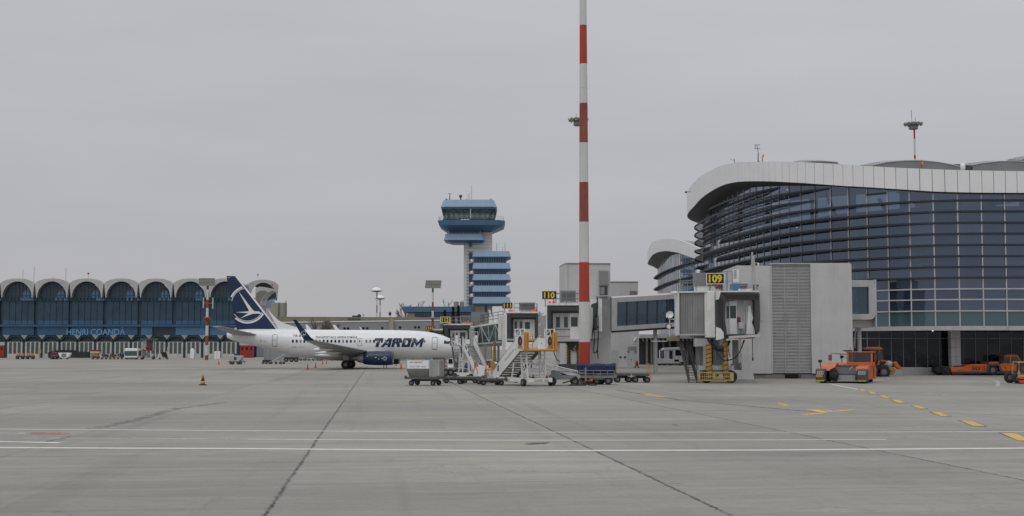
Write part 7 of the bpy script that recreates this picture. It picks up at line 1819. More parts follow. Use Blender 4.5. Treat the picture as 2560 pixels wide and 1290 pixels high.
bc = thing('tarp_cart', 'cart under a purple blue tarpaulin with red bags below the nose of the airliner', 'cart', f.o)
r8 = random.Random(8); m = MB()
rows = [[(X(1161+33*i/9), -.6+1.2*j/4, Z(906) - abs(j-2)*.2 + .10*math.sin(i*1.7)+r8.uniform(-.06, .06) - (.3 if i in (0, 9) else 0)) for i in range(10)] for j in range(5)]
m.grid(rows, False); m.build('tarpaulin', mat('purple_tarpaulin', (.07, .075, .20), .7, var=.25, bump=.5), bc)
m = MB(); m.box(X(1161), X(1194), -.6, .6, .5, .62); m.bar((X(1162), -.55, .6), (X(1162), -.55, Z(912)), .05); m.bar((X(1192), -.55, .6), (X(1192), -.55, Z(912)), .05); m.build('frame', K['grey'], bc)
for i, k in enumerate(('maroon', 'dgrey', 'navy', 'alu', 'maroon')):
    m = MB(); x = X(1165 + 6*i); m.box(x-.12, x+.12, -.5, .3, .625, .625 + .35 + .1*(i % 2)); m.build('bag', K[k], bc, bevel=.05)
wheels(bc, [(X(1165), -.5, .25), (X(1190), -.5, .25), (X(1165), .5, .25), (X(1190), .5, .25)], .25, .15)
f = FR(1215, 101); X, Z = f.x, f.z
yf = thing('yellow_rig', 'yellow tubular ground rig with a white shield plate left of the foreground stairs', 'equipment', f.o)
m = MB(); m.prism([(X(1197), Z(945)), (X(1209.5), Z(945)), (X(1213), Z(915)), (X(1196), Z(911))], -.5, -.4); m.build('shield', K['clean_white'], yf)
m = MB()
m.bar((X(1182), -.3, Z(935)), (X(1189), -.3, Z(912)), .07); m.bar((X(1195), -.3, Z(935)), (X(1189.5), -.3, Z(912)), .07); m.bar((X(1211), -.2, Z(943)), (X(1232), -.2, Z(943)), .09); m.bar((X(1211), -.2, Z(924)), (X(1233), -.2, Z(924)), .08)
for a in (1216, 1222, 1229): m.bar((X(a), -.2, Z(944)), (X(a), -.2, Z(908)), .06)
m.build('tube_frame', K['yellow'], yf)
m = MB(); m.box(X(1226), X(1240), .1, .9, Z(922), Z(904)); m.build('motor_cover', K['dyellow'], yf, bevel=.05)
m = MB(); m.lathe([(.0, -.05), (.1, -.03), (.1, .05)], (X(1240), .05, Z(908)), 10, 'y', cap=False); m.build('headlamp', K['clean_white'], yf)
m = MB(); m.box(X(1183), X(1236), -.6, .9, .38, .55); m.k(1).box(X(1167), X(1176), -.5, -.2, .42, .62); m.build('base_frame', [K['lgrey'], K['reddoor']], yf)
wheels(yf, [(X(1188), -.5, .22), (X(1230), -.5, .22), (X(1188), .8, .22), (X(1230), .8, .22)], .22, .14)
# belt loader
f = FR(1410, 94.6); X, Z = f.x, f.z
bt = thing('belt_loader', 'white belt loader with a long sloping conveyor behind the foreground stairs', 'belt loader', f.o)
m = MB()
for y in (-.45, .45):
    m.bar((X(1318), y, Z(905)), (X(1446), y, Z(940)), .07, .20)
m.build('conveyor_beam', K['clean_white'], bt)
m = MB(); m.hexa([(X(1320), -.40, Z(907)), (X(1443), -.40, Z(941)), (X(1443), .40, Z(941)), (X(1320), .40, Z(907))], [(X(1320), -.40, Z(904.5)), (X(1443), -.40, Z(938)), (X(1443), .40, Z(938)), (X(1320), .40, Z(904.5))]); m.build('belt', K['dgrey'], bt)
m = MB()
for y in (-.5, .5): m.tube((X(1340), y, Z(904)), (X(1444), y, Z(928)), .035); m.tube((X(1345), y, Z(909)), (X(1440), y, Z(931.5)), .03)
for q in (0, .33, .66, 1): x = 1344 + 98*q; m.bar((X(x), -.5, Z(905+23*q)), (X(x), -.5, Z(913+25*q)), .04)
m.build('side_rail', K['white'], bt)
m = MB(); m.lathe([(.14, -.5), (.14, .5)], (X(1445), 0, Z(940)), 14, 'y'); m.build('end_roller', K['lgrey'], bt)
m = MB(); m.box(X(1372), X(1440), -.6, .7, .42, .72); m.box(X(1378), X(1398), -.62, .5, .45, 1.0); m.bar((X(1378), -.6, 1.05), (X(1462), -.6, .9), .06); m.bar((X(1385), -.6, Z(940)), (X(1385), -.6, Z(925)), .06); m.bar((X(1402), -.6, Z(945)), (X(1402), -.6, Z(930)), .06); m.build('chassis', K['grey'], bt)
m = MB(); m.prism([(X(1308), Z(940)), (X(1352), Z(940)), (X(1350), Z(926)), (X(1340), Z(919)), (X(1318), Z(919)), (X(1310), Z(928))], -.5, .8); m.build('engine_hood', K['clean_white'], bt, bevel=.05)
m = MB(); m.path([(X(a), -.7, Z(b)) for a, b in ((1405, 957), (1420, 953), (1432, 949), (1440, 944), (1436, 941))], .05); m.build('hose', K['black'], bt)
wheels(bt, [(X(1380), -.6, .3), (X(1436), -.6, .3), (X(1380), .6, .3), (X(1436), .6, .3)], .3, .2)
m = MB(); m.box(X(1460.5), X(1464.5), -.75, -.6, .3, Z(920)); m.lathe([(.03, 0), (.04, .05)], (X(1462.5), -.68, Z(920)), 8); m.build('upright', K['grey'], bt)
# blue tarpaulin cart
f = FR(1489, 97.0); X, Z = f.x, f.z
cart = thing('baggage_cart', 'baggage cart under a dark blue tarpaulin right of the striped pole', 'baggage cart', f.o)
r9 = random.Random(4); m = MB()
prof = [(-.95, Z(936)), (-.97, Z(925)), (-.95, Z(914)), (-.80, Z(909.5)), (-.3, Z(908.5)), (.3, Z(909)), (.8, Z(910)), (.95, Z(915)), (.95, Z(936))]
rows = []
for i in range(17):
    q = i/16; rows.append([(X(1440)+(X(1536.5)-X(1440))*q, y + r9.uniform(-.03, .03), z + r9.uniform(-.025, .02) + (.03*math.sin(q*14))) for y, z in prof])
m.grid(rows, False); m.poly(rows[0]); m.poly(rows[-1]); m.build('tarpaulin', K['tarp'], cart)
m = MB()
for z in (926, 934): m.tube((X(1446), -1.05, Z(z)), (X(1533), -1.05, Z(z)), .03)
for q in range(6): x = X(1446+17.4*q); m.tube((x, -1.05, Z(940)), (x, -1.05, Z(926)), .025)
m.build('side_rail', K['grey'], cart)
m = MB(); m.box(X(1441), X(1538), -1.0, 1.0, Z(944), Z(937.5)); m.box(X(1470), X(1532), -.9, .9, Z(948), Z(944)); m.build('deck', K['grey'], cart)
wheels(cart, [(X(1518), -.85, .29), (X(1524), .8, .29), (X(1490), -.6, .27), (X(1503), .4, .27)], .29, .22)
m = MB(); m.bar((X(1463), -.9, Z(949)), (X(1478), -.9, Z(952)), .05); m.bar((X(1478), -.9, Z(952)), (X(1479), -.9, Z(946)), .05); m.build('towbar', K['lorange'], cart)
for px, py, w, lab in ((1433, 964.5, .62, 'left'), (1454, 964.3, .62, 'middle'), (1481, 964, .62, 'right')):
    t = thing('rubber_pad', f'flat black rubber pad on the ground below the blue cart, {lab} one of three', 'rubber pad', base(px, py), 0, 'flat rubber pads')
    m = MB(); m.prismx([(-.2, 0), (.2, 0), (.16, .10), (-.16, .10)], -w/2, w/2); m.build('pad', K['black'], t, bevel=.02)
    m = MB(); m.tube((-w*.3, 0, .10), (w*.3, 0, .10), .025); m.build('grip', K['dgrey'], t)
# flat dollies on the right with upright drawbars
def flat_dolly(label, px, py, L_, handle, D):
    f = FR(px, D); t = thing('flat_dolly', label, 'dolly', f.o, 0, 'flat dollies with upright drawbars')
    m = MB(); m.box(-L_/2, L_/2, -.75, .75, .52, .60); m.box(-L_/2, L_/2, -.78, -.70, .55, .68); m.box(-L_/2, L_/2, .70, .78, .55, .68); m.box(-L_/2+.2, L_/2-.2, -.1, .1, .32, .52); m.build('deck', K['steel'], t)
    wheels(t, [(-L_*.38, -.62, .23), (L_*.38, -.62, .23), (-L_*.38, .62, .23), (L_*.38, .62, .23)], .23, .15)
    m = MB(); x = handle*L_/2
    m.bar((x-.16, -.5, .3), (x, -.4, 1.42), .05); m.bar((x+.16, -.3, .3), (x+.03, -.4, 1.42), .05); m.bar((x-.1, -.45, .7), (x+.1, -.35, .7), .04); m.lathe([(.05, 0), (.07, .03), (.05, .06)], (x, -.4, 1.42), 8); m.build('drawbar', K['lorange' if handle > 0 else 'dyellow'], t)
    return t
flat_dolly('flat dolly next to the blue cart, with a yellow brown upright drawbar', 1556, 955, 1.15, -1, 103); flat_dolly('flat dolly farthest right of the row, with a thin upright A-shaped drawbar', 1601, 956, 1.2, 1, 102.5)
b = G(1537, 953)
# cones
def cone(label, px, py, h, black=False, group='orange traffic cones'):
    D = gD(py); t = thing('traffic_cone', label, 'traffic cone', base(px, py), 0, group)
    m = MB(); m.box(-h*.27, h*.27, -h*.27, h*.27, 0, h*.07); m.build('foot', K['black' if black else 'cone'], t, bevel=.01)
    pr = lambda q: h*(.20 - .165*q)
    m = MB(); m.lathe([(pr(0), h*.07), (pr(.3), h*.07+h*.28)], n=20); m.k(1).lathe([(pr(.3), h*.35), (pr(.55), h*.58)], n=20); m.k(0).lathe([(pr(.55), h*.58), (pr(1), h)], n=20)
    m.build('body', [K['yellow' if black else 'cone'], K['signblack' if black else 'lorange']], t); return t
cone('large orange and black cone alone on the open apron, left of the airliner', 507, 963, .86, True)
for px, py, h, lab in ((547, 911.5, .75, 'orange cone left of the grey tank trailer'), (769, 924, .78, 'orange cone nearest below the wing, left of its neighbour'), (789, 919.5, .72, 'orange cone below the wing, right of the nearest one'),
                    (806.5, 911.5, .6, 'small far orange cone under the fuselage, left of the pair'), (816, 909, .6, 'small far orange cone under the fuselage, right of the pair'), (990, 914.5, .62, 'orange cone just right of the blue engine, smaller one'), (1002.5, 923.5, .85, 'orange cone just right of the blue engine, larger one'), (1114, 929, .9, 'orange cone between the containers and the lattice stand')):
    cone(lab, px, py, h)
# ------------------------------------------------------------------ orange aircraft tug, front three-quarter
b = G(2104, 958.5)
tg = thing('aircraft_tug', 'low wide orange tug with black front arms, facing the camera beside the wide tower', 'tug', (b.x, b.y, 0), R(-21))
ox = -.15
for s in (-1, 1):
    a, c = (-1.92, -1.22) if s < 0 else (1.12, 1.86)
    m = MB(); m.prismx([(0, .18), (1.3, .18), (1.3, 1.15), (.75, 1.42), (.12, 1.40), (0, 1.22)], a, c); o = m.build('front_fender', K['dgrey'], tg, bevel=.04)
    m = MB(); n = 7
    for i in range(n): x = a+.06 + (c-a-.12)*i/n; m.add([(x, -.006, .20), (x+.05, -.006, .20), (x+.09, -.006, .32), (x+.04, -.006, .32)], [(0, 1, 2, 3)])
    m.build('hazard_stripe', K['signyellow'], o)
    m = MB(); m.box(a+.1, c-.1, -.015, -.004, .86, 1.18); pl = m.build('number_plate', K['lgrey'], o)
    m = MB(); m.text('T54' if s < 0 else '220', ((a+c)/2, -.018, 1.02), (1, 0, 0), (0, 0, 1), .26, .01, width=(c-a)*.6); m.build('plate_number', K['dgrey'], pl)
    if s < 0: m = MB(); m.box(a+.03, c-.18, -.02, -.004, .58, .84); m.build('yellow_plate', K['yellow'], o)
    m = MB()
    if s < 0: m.prismx([(.8, 1.2), (3.4, 1.2), (3.4, 1.95), (2.2, 1.95), (1.1, 1.62)], -1.75, -.62)
    else: m.prismx([(.8, 1.2), (3.0, 1.2), (3.0, 1.66), (1.0, 1.62)], .95, 1.86)
    m.build('arm_cover', K['lorange'], tg, bevel=.04)
    m = MB(); m.box(-1.75 if s < 0 else 1.3, -1.3 if s < 0 else 1.86, .8, 4.2, .35, 1.2); m.build('side_arm', K['orange'] if s > 0 else K['dgrey'], tg)
wheels(tg, [(-1.5, 1.1, .5), (1.5, .9, .5), (-1.55, 4.3, .55), (1.6, 4.3, .55)], .5, .45)
for w in [o for o in tg.children if o.name.startswith('wheel')]: w.rotation_euler = (0, 0, R(90)); 
m = MB(); m.prismx([(1.2, .3), (2.9, .3), (2.9, 1.70), (2.4, 1.68), (1.3, .95)], -.95, 1.05); m.build('cradle_ramp', K['dgrey'], tg, bevel=.03)
m = MB(); m.prismx([(.9, .25), (1.6, .25), (1.6, .8), (1.0, .72)], -.7, .9); m.build('cradle_lip', K['grey'], tg)
m = MB(); m.prism([(-.75, .2), (-.45, .2), (-.35, 1.0), (-.6, 1.55), (-.95, 1.3), (-1.0, .5)], .6, 1.2); m.lathe([(.2, -.1), (.35, -.05), (.35, .1), (.1, .15)], (-.62, .55, .75), 14, 'y'); m.box(-.36, -.28, .55, .6, .7, 1.0); m.build('clamp', K['black'], tg)
m = MB(); m.bar((.22, 1.45, 1.0), (.55, 2.3, 1.62), .08, .04); m.build('strap', K['paley'], tg)
m = MB()
for i in range(12): m.box(-.8 + .15*i, -.74 + .15*i, 2.2, 2.9, 1.69, 1.73)
m.build('deck_slats', K['black'], tg)
m = MB(); m.prismx([(2.9, .4), (6.6, .4), (6.6, 1.7), (6.2, 1.95), (2.9, 1.75)], -1.85, 1.85); m.build('rear_body', K['orange'], tg, bevel=.05)
m = MB(); m.box(1.87, 1.93, 4.9, 6.2, .35, 1.6); m.build('rear_panel', K['orange'], tg, bevel=.02)
cab = MB(); cx0, cx1, cy0, cy1, cz0, cz1 = .05, 2.0, 3.0, 4.9, 1.72, 3.0
cab.prismx([(cy0-.05, cz0-.02), (cy1, cz0-.02), (cy1, cz0+.32), (cy0-.03, cz0+.32)], cx0, cx1)
for x in (cx0, cx1-.14): 
    cab.hexa([(x, cy0-.04, cz0+.30), (x+.14, cy0-.04, cz0+.30), (x+.14, cy0+.1, cz0+.30), (x, cy0+.1, cz0+.30)], [(x, cy0+.06, cz1), (x+.14, cy0+.06, cz1), (x+.14, cy0+.2, cz1), (x, cy0+.2, cz1)]); cab.box(x, x+.14, cy1-.14, cy1, cz0+.3, cz1)
cab.box(cx0-.03, cx1+.03, cy0, cy1+.05, cz1, cz1+.10); cb = cab.build('cab', K['orange'], tg, bevel=.02)
m = MB(); m.add([(cx0+.14, cy0+.02, cz0+.33), (cx1-.14, cy0+.02, cz0+.33), (cx1-.14, cy0+.12, cz1-.01), (cx0+.14, cy0+.12, cz1-.01)], [(0, 1, 2, 3)]); m.build('windscreen', K['gveh'], cb)
m = MB(); m.add([(cx1-.02, cy0+.15, cz0+.33), (cx1-.02, cy1-.15, cz0+.33), (cx1-.02, cy1-.15, cz1), (cx1-.02, cy0+.2, cz1)], [(0, 1, 2, 3)]); m.add([(cx0+.02, cy1-.15, cz0+.33), (cx0+.02, cy0+.15, cz0+.33), (cx0+.02, cy0+.2, cz1), (cx0+.02, cy1-.15, cz1)], [(0, 1, 2, 3)]); m.add([(cx0+.14, cy1-.05, cz0+.33), (cx1-.14, cy1-.05, cz0+.33), (cx1-.14, cy1-.05, cz1), (cx0+.14, cy1-.05, cz1)], [(0, 1, 2, 3)]); m.build('side_window', K['gveh'], cb)
m = MB(); m.box(.6, 1.05, 3.9, 4.4, cz0+.3, cz0+1.05); m.box(.65, 1.0, 4.0, 4.3, cz0+1.05, cz0+1.22); m.box(.5, 1.1, 3.4, 3.9, cz0+.28, cz0+.45); m.build('seat', K['dgrey'], cb)
m = MB(); m.bar((.9, cy0-.03, cz0+.36), (.55, cy0+.0, cz0+.55), .03); m.build('wiper', K['black'], cb)
m = MB(); m.bar((cx0, cy0+.1, cz1-.2), (-.85, cy0-.3, cz1-.10), .06); m.bar((cx0, cy0+.1, cz1-.6), (-.4, cy0-.2, cz1-.2), .04); m.bar((-.85, cy0-.3, cz1-.1), (-1.15, cy0-.4, cz1-.14), .04); m.k(1).box(-1.28, -1.02, cy0-.5, cy0-.36, cz1-.80, cz1-.22); m.build('mirror', [K['black'], K['rust']], cb)
m = MB(); m.box(-.25, .35, cy0+.7, cy0+1.0, cz1+.10, cz1+.20); m.box(-.4, .5, cy0+.75, cy0+.95, cz1+.2, cz1+.25); m.tube((.2, cy0+.9, cz1+.2), (.22, cy0+.9, cz1+.5), .02); m.build('beacon_bar', K['dgrey'], cb)
for x, y, z in ((-1.7, 1.0, 1.6), (-.35, 3.2, 2.0)):
    m = MB(); m.tube((x, y, z), (x, y, z+.45), .03); m.prismx([(y-.1, z+.42), (y+.1, z+.42), (y+.14, z+.68), (y-.14, z+.68)], x-.12, x+.12); m.build('work_lamp', K['black'], tg)
m = MB(); 
for q in range(3): m.tube((1.94, 4.3+.1*q, 1.7), (1.94, 4.35+.1*q, 3.0), .03)
m.build('yellow_pipe', K['dyellow'], tg)
tg.scale.z = .77                                                   # the whole vehicle sits this low
for w in [o for o in tg.children if o.name.startswith('wheel')]: w.scale.z = 1/.77; w.location.z = w.location.z*.99/.77 - .0
# ------------------------------------------------------------------ long orange tug side on
f = FR(2460, 131.5); f.o.y = 130.0; f = FR(2460, 130); X, Z = f.x, f.z
lt = thing('aircraft_tug', 'long low orange tug seen side on with black lettering, before the glass terminal', 'tug', f.o)
pp = lambda pts: [(X(a), Z(b)) for a, b in pts]
m = MB(); m.prism(pp([(2374,917.5),(2404,917.5),(2426,910.5),(2466,910),(2466,929),(2377,929)]), 0, .5); m.prism(pp([(2388,916),(2410,911.5),(2466,910.2),(2466,928),(2388,928)]), 2.3, 2.8); m.build('chassis', K['orange'], lt, bevel=.03)
m = MB(); m.prism(pp([(2394,915),(2464,912),(2464,928),(2394,928)]), .51, 2.29); m.build('cradle', K['dgrey'], lt)
m = MB(); m.prism(pp([(2496,910),(2512,908),(2546,911),(2562,915),(2562,928),(2504,928)]), 0, 2.8); m.prism(pp([(2472,905),(2497,904),(2497,912),(2472,912)]), .1, 2.7); m.build('body', K['orange'], lt, bevel=.04)
m = MB(); m.prism(pp([(2466,909.5),(2497,909.5),(2504,928.5),(2499,929),(2494,914),(2472,914),(2468,930),(2463,930)]), -.05, .3); m.build('wheel_arch', K['dgrey'], lt)
m = MB(); m.prism(pp([(2376,929.2),(2560,928.2),(2560,933),(2380,933.5)]), .05, 2.75); m.build('skirt', K['dgrey'], lt)
m = MB(); m.text('SHOF 15', (X(2444.5), -.012, Z(920.8)), (1, 0, 0), (0, 0, 1), .52, .024, width=X(2461)-X(2428)); m.build('lettering', K['signblack'], lt)
m = MB(); m.box(X(2392), X(2405), -.01, -.003, Z(926), Z(925)); m.build('small_lettering', K['dgrey'], lt)
wheels(lt, [(X(2481), .25, .52), (X(2481), 2.5, .52), (X(2368), .4, .42), (X(2368), 2.4, .42), (X(2555), .3, .42)], .5, .42)
m = MB(); m.prism(pp([(2345,918),(2358,914),(2374,917),(2374,933),(2350,934),(2344,928)]), .6, 2.2); m.lathe([(.2, -.1), (.3, -.05), (.3, .1), (.1, .15)], (X(2366), .1, Z(925)), 12, 'y'); m.build('front_clamp', K['black'], lt, bevel=.05)
m = MB(); m.prism(pp([(2510,889.5),(2520,887),(2543,887),(2546,889.5),(2543,891.5),(2511,891)]), .1, 2.6)
m.bar((X(2526), .16, Z(909)), (X(2525.5), .16, Z(890)), .13); m.bar((X(2544), .16, Z(890)), (X(2556), .16, Z(911)), .10); m.bar((X(2544), 2.5, Z(890)), (X(2556), 2.5, Z(911)), .10); m.bar((X(2526), 2.5, Z(909)), (X(2525.5), 2.5, Z(890)), .13); cb = m.build('cab', K['orange'], lt)
m = MB(); m.poly([(X(a), .16, Z(b)) for a, b in ((2527,891),(2544,891),(2553,910),(2527,910))]); m.poly([(X(a), .16, Z(b)) for a, b in ((2511,891),(2525,891),(2525,908),(2508,907))]); m.build('side_window', K['gveh'], cb)
m = MB(); m.box(X(2530), X(2538), .6, 1.4, Z(910), Z(896)); m.build('seat', K['black'], cb)
m = MB(); m.box(X(2511), X(2512.5), -.015, -.003, Z(922), Z(917)); m.box(X(2525), X(2525.4), -.012, -.003, Z(928), Z(911)); m.build('door_handle', K['black'], lt)
m = MB(); m.bar((X(2558), -.1, Z(905)), (X(2557), -.15, Z(920)), .08); m.build('mirror', K['dgrey'], lt)
# ------------------------------------------------------------------ tractor with sweeper behind the tug
f = FR(2205, 124); X, Z = f.x, f.z
tr = thing('sweeper_tractor', 'dark tractor with orange roof and sweeper, half hidden behind the low wide tug', 'tractor', f.o, 0)
m = MB(); m.prism(pp2 := [(X(a), Z(b)) for a, b in ((2172,871.5),(2178,867.5),(2200,867.5),(2208,872),(2205,874),(2174,874))], 0, 1.7); m.build('cab_roof', K['orange'], tr, bevel=.05)
m = MB()
for a, b in ((2174, 2180), (2206, 2211), (2192, 2194)):
    for y in (.05, 1.65): m.bar((X(a), y, Z(874)), (X(b), y, Z(910)), .09)
m.build('cab_frame', K['black'], tr)
m = MB(); m.poly([(X(a), .04, Z(b)) for a, b in ((2175,875),(2206,875),(2211,905),(2180,905))]); m.poly([(X(a), 1.66, Z(b)) for a, b in ((2175,875),(2206,875),(2211,905),(2180,905))]); m.build('cab_window', K['gveh'], tr)
m = MB(); m.box(X(2184), X(2192), .5, 1.2, Z(912), Z(893)); m.lathe([(.16, -.02), (.16, .02)], (X(2199), .5, Z(889)), 14, 'y'); m.build('seat', K['dgrey'], tr)
m = MB(); m.prism([(X(a), Z(b)) for a, b in ((2172,930),(2216,930),(2216,906),(2206,900),(2186,903),(2172,908))], .3, 1.4); m.build('hood', K['dgrey'], tr, bevel=.05)
m = MB(); m.bar((X(2194), 0, Z(912)), (X(2197), 0, Z(901)), .16); m.bar((X(2200), -.05, Z(901)), (X(2214), -.05, Z(903)), .14); m.bar((X(2165), .5, Z(871)), (X(2150), .5, Z(874)), .18); m.build('orange_trim', K['orange'], tr)
m = MB(); m.box(X(2141), X(2163), .4, .8, Z(877), Z(871)); m.lathe([(.12, -.1), (.15, .1)], (X(2146), .3, Z(874)), 10, 'y'); m.build('lamp_bar', K['black'], tr)
wheels(tr, [(X(2182), -.05, .62), (X(2182), 1.75, .62), (X(2207), -.05, .45), (X(2207), 1.75, .45)], .6, .42)
m = MB(); m.lathe([(.30, -.2), (.38, -.15), (.38, .15), (.30, .2)], (X(2227), .2, Z(928)), 18, 'y'); m.build('brush_wheel', K['dyellow'], tr)
m = MB(); m.prism([(X(a), Z(b)) for a, b in ((2232,906),(2240,903.5),(2243,910),(2253,921),(2252,924),(2244,923),(2235,914))], -.2, .5); m.box(X(2216), X(2231), -.1, .4, Z(927.5), Z(924.5)); m.build('sweeper_arm', K['orange'], tr, bevel=.03)
m = MB(); m.lathe([(.02, -.3), (.3, -.25), (.36, .2), (.1, .3)], (X(2226), .5, Z(911)), 14, 'y'); m.bar((X(2212), .3, Z(912)), (X(2226), .3, Z(906)), .1); m.build('drum', K['lgrey'], tr)
# loader cut by the right border
f = FR(2566, 99); X, Z = f.x, f.z
ed = thing('tow_tractor', 'small yellow framed tow tractor with an orange bumper, cut off by the right edge', 'tow tractor', f.o, 0)
m = MB()
for a, b in ((2545, 2549), (2590, 2586)):
    m.bar((X(a), 0, Z(936)), (X(b), .3, Z(905)), .09); m.bar((X(a), 0, Z(945)), (X(a), 0, Z(930)), .16)
m.bar((X(2549), .3, Z(905)), (X(2586), .3, Z(905)), .10); m.bar((X(2545), -.05, Z(940)), (X(2590), -.05, Z(938)), .16); m.bar((X(2549), .3, Z(905)), (X(2552), 1.6, Z(905)), .08); m.bar((X(2586), .3, Z(905)), (X(2583), 1.6, Z(905)), .08); m.bar((X(2552), 1.6, Z(905)), (X(2550), 1.7, Z(935)), .08); m.build('frame', K['paley'], ed)
m = MB(); m.box(X(2543.5), X(2592), -.35, 0, Z(957), Z(951)); m.box(X(2545), X(2590), -.15, .0, Z(948), Z(941.5)); m.build('bumper', K['cone'], ed, bevel=.03)
m = MB(); m.box(X(2547), X(2588), .05, 2.2, Z(953), Z(934)); m.build('hood', K['dgrey'], ed, bevel=.05)
m = MB(); m.poly([(X(a), .22, Z(b)) for a, b in ((2550,933),(2585,933),(2583,907),(2552,907))]); m.build('windscreen', K['gveh'], ed)
m = MB(); m.box(X(2556), X(2563), .8, 1.3, Z(932), Z(912)); m.build('seat', K['black'], ed)
wheels(ed, [(X(2546), .25, .42), (X(2589), .25, .42), (X(2546), 1.9, .42), (X(2589), 1.9, .42)], .42, .3)
m = MB(); m.tube((X(2543), -.1, Z(925)), (X(2542), -.15, Z(910)), .04); m.box(X(2541.2), X(2543.5), -.2, -.1, Z(917), Z(908)); m.build('mirror', K['dgrey'], ed)
# ------------------------------------------------------------------ buses in the bay
f = FR(1613, 232); X, Z = f.x, f.z
bus = thing('bus', 'white bus with wide dark windscreen facing out beside the pale utility block', 'bus', f.o)
m = MB(); m.box(X(1597.5), X(1631), 0, 9, .35, Z(868)); m.build('body', K['white'], bus, bevel=.12)
m = MB(); m.box(X(1598.5), X(1629), -.03, -.005, Z(896), Z(880)); m.build('windscreen', K['gdark'], bus)
m = MB(); m.box(X(1598), X(1630), -.04, -.005, Z(904), Z(902)); m.build('bumper', K['dgrey'], bus)
m = MB(); m.box(X(1630), X(1633), -.3, -.1, Z(891), Z(884)); m.build('mirror', K['black'], bus)
wheels(bus, [(X(1600), .8, .45), (X(1628), .8, .45)], .45, .3)
f = FR(1672, 206); X, Z = f.x, f.z
ab = thing('bus', 'white apron bus with large side windows seen left of the gate 109 stairs', 'bus', f.o)
m = MB(); m.prism([(X(a), Z(b)) for a, b in ((1643,909),(1698,909),(1698,898),(1643,898))], 0, 2.6); m.box(X(1643), X(1664), .02, 2.58, Z(898), Z(896)); m.build('body', K['lgrey'], ab, bevel=.06)
m = MB(); m.prism([(X(a), Z(b)) for a, b in ((1655,873),(1663,869.5),(1700,868),(1708,870),(1708,873),(1656,875.5))], -.05, 2.65); m.build('roof', K['lgrey'], ab, bevel=.05)
m = MB(); m.prism([(X(a), Z(b)) for a, b in ((1648,898),(1664,898),(1664,875),(1650,876))], .05, 2.5); m.build('front_glazing', K['gwalk'], ab)
for a in (1649, 1653, 1657.5, 1662): m = MB(); m.box(X(a)-.06, X(a)+.06, 0, .05, Z(898), Z(875)); m.build('pillar', K['clean_white'], ab)
m = MB(); m.box(X(1664), X(1684), .05, 2.5, Z(909), Z(873)); m.build('articulation', K['lgrey'], ab)
m = MB(); m.box(X(1684.5), X(1712), 0, 2.6, Z(905), Z(872)); m.build('rear_body', K['lgrey'], ab, bevel=.06)
m = MB(); m.box(X(1688), X(1711), -.03, -.004, Z(889), Z(875)); m.build('rear_window', K['gdark'], ab)
m = MB(); m.box(X(1684.8), X(1686.5), -.04, -.004, Z(903), Z(899)); m.build('tail_lamp', K['reddoor'], ab)
m = MB()
for a in (1656, 1677): m.box(X(a)-.25, X(a)+.25, -.03, -.004, Z(896), Z(877))
m.build('door', K['gwalk'], ab)
wheels(ab, [(X(1649), .2, .42), (X(1661), .2, .42), (X(1676), .2, .42), (X(1700), .2, .42)], .42, .3)
# ------------------------------------------------------------------ small equipment in front of the old terminal
def mini(name, label, cat, px, py, group=None):
    D = gD(py); f = FR(px, D); return thing(name, label, cat, f.o, 0, group), f
for px, lab in ((52, 'yellow cart leftmost in front of the old terminal, by the red door'), (77, 'yellow cart just right of the leftmost yellow cart')):
    t, f = mini('yellow_cart', lab, 'cart', px, 897.8, 'yellow carts by the old terminal'); X, Z = f.x, f.z
    m = MB(); m.prism([(X(px-9), Z(892)), (X(px-1), Z(892)), (X(px-2), Z(884)), (X(px-7), Z(883))], -.5, .5); m.prism([(X(px+2), Z(892)), (X(px+9), Z(891)), (X(px+7.5), Z(884)), (X(px+3), Z(884.5))], -.5, .5); m.build('cover', K['yellow'], t, bevel=.08)
    m = MB(); m.box(X(px-10), X(px+10), -.6, .6, .45, .85); m.build('frame', K['dgrey'], t)
    wheels(t, [(X(px-7), -.5, .3), (X(px+6), -.5, .3), (X(px-7), .5, .3), (X(px+6), .5, .3)], .3, .2)
t, f = mini('yellow_post', 'thin yellow post with a small board in front of the arcade', 'post', 99, 895.5); X, Z = f.x, f.z
m = MB(); m.tube((0, 0, 0), (0, 0, Z(871)), .10); m.build('post', K['dyellow'], t); m = MB(); m.box(-.35, .45, -.1, 0, Z(883), Z(873)); m.build('board', K['paley'], t)
t, f = mini('baggage_tractor', 'small dark tractor with a maroon hood between the yellow carts and the white tank', 'tractor', 136, 898.3); X, Z = f.x, f.z
m = MB(); m.prism([(X(129), Z(887)), (X(144), Z(887)), (X(143), Z(881)), (X(133), Z(879.5)), (X(130), Z(882))], -.5, .9); m.build('hood', K['maroon'], t, bevel=.08)
m = MB(); m.box(X(129), X(143), -.45, .8, .45, Z(887.2)); m.build('grille', K['hub'], t)
wheels(t, [(X(132), -.5, .42), (X(141), -.5, .42), (X(132), .8, .42), (X(141), .8, .42)], .42, .25)
t, f = mini('water_trailer', 'white tapered tank trailer with a grey middle, in front of the dark wrapped stack', 'trailer', 163, 898.3); X, Z = f.x, f.z
m = MB(); m.prism([(X(148), Z(882)), (X(178), Z(882)), (X(174), Z(892)), (X(170), Z(895)), (X(156), Z(895)), (X(152), Z(892))], -.7, .9); m.build('tank', K['clean_white'], t, bevel=.1)
m = MB(); m.box(X(157), X(169), -.74, -.70, Z(893), Z(883.5)); m.build('panel', K['grey'], t)
wheels(t, [(X(155), -.4, .3), (X(171), -.4, .3)], .3, .2)
t, f = mini('wrapped_stack', 'long dark plastic wrapped stack behind the white tank', 'stack', 174, 894.6); X, Z = f.x, f.z
r6 = random.Random(2); m = MB(); prof = [(123,881),(135,877.5),(150,876),(175,876),(196,876.5),(199,880.5),(208,880.5),(224,880)]
rows = []
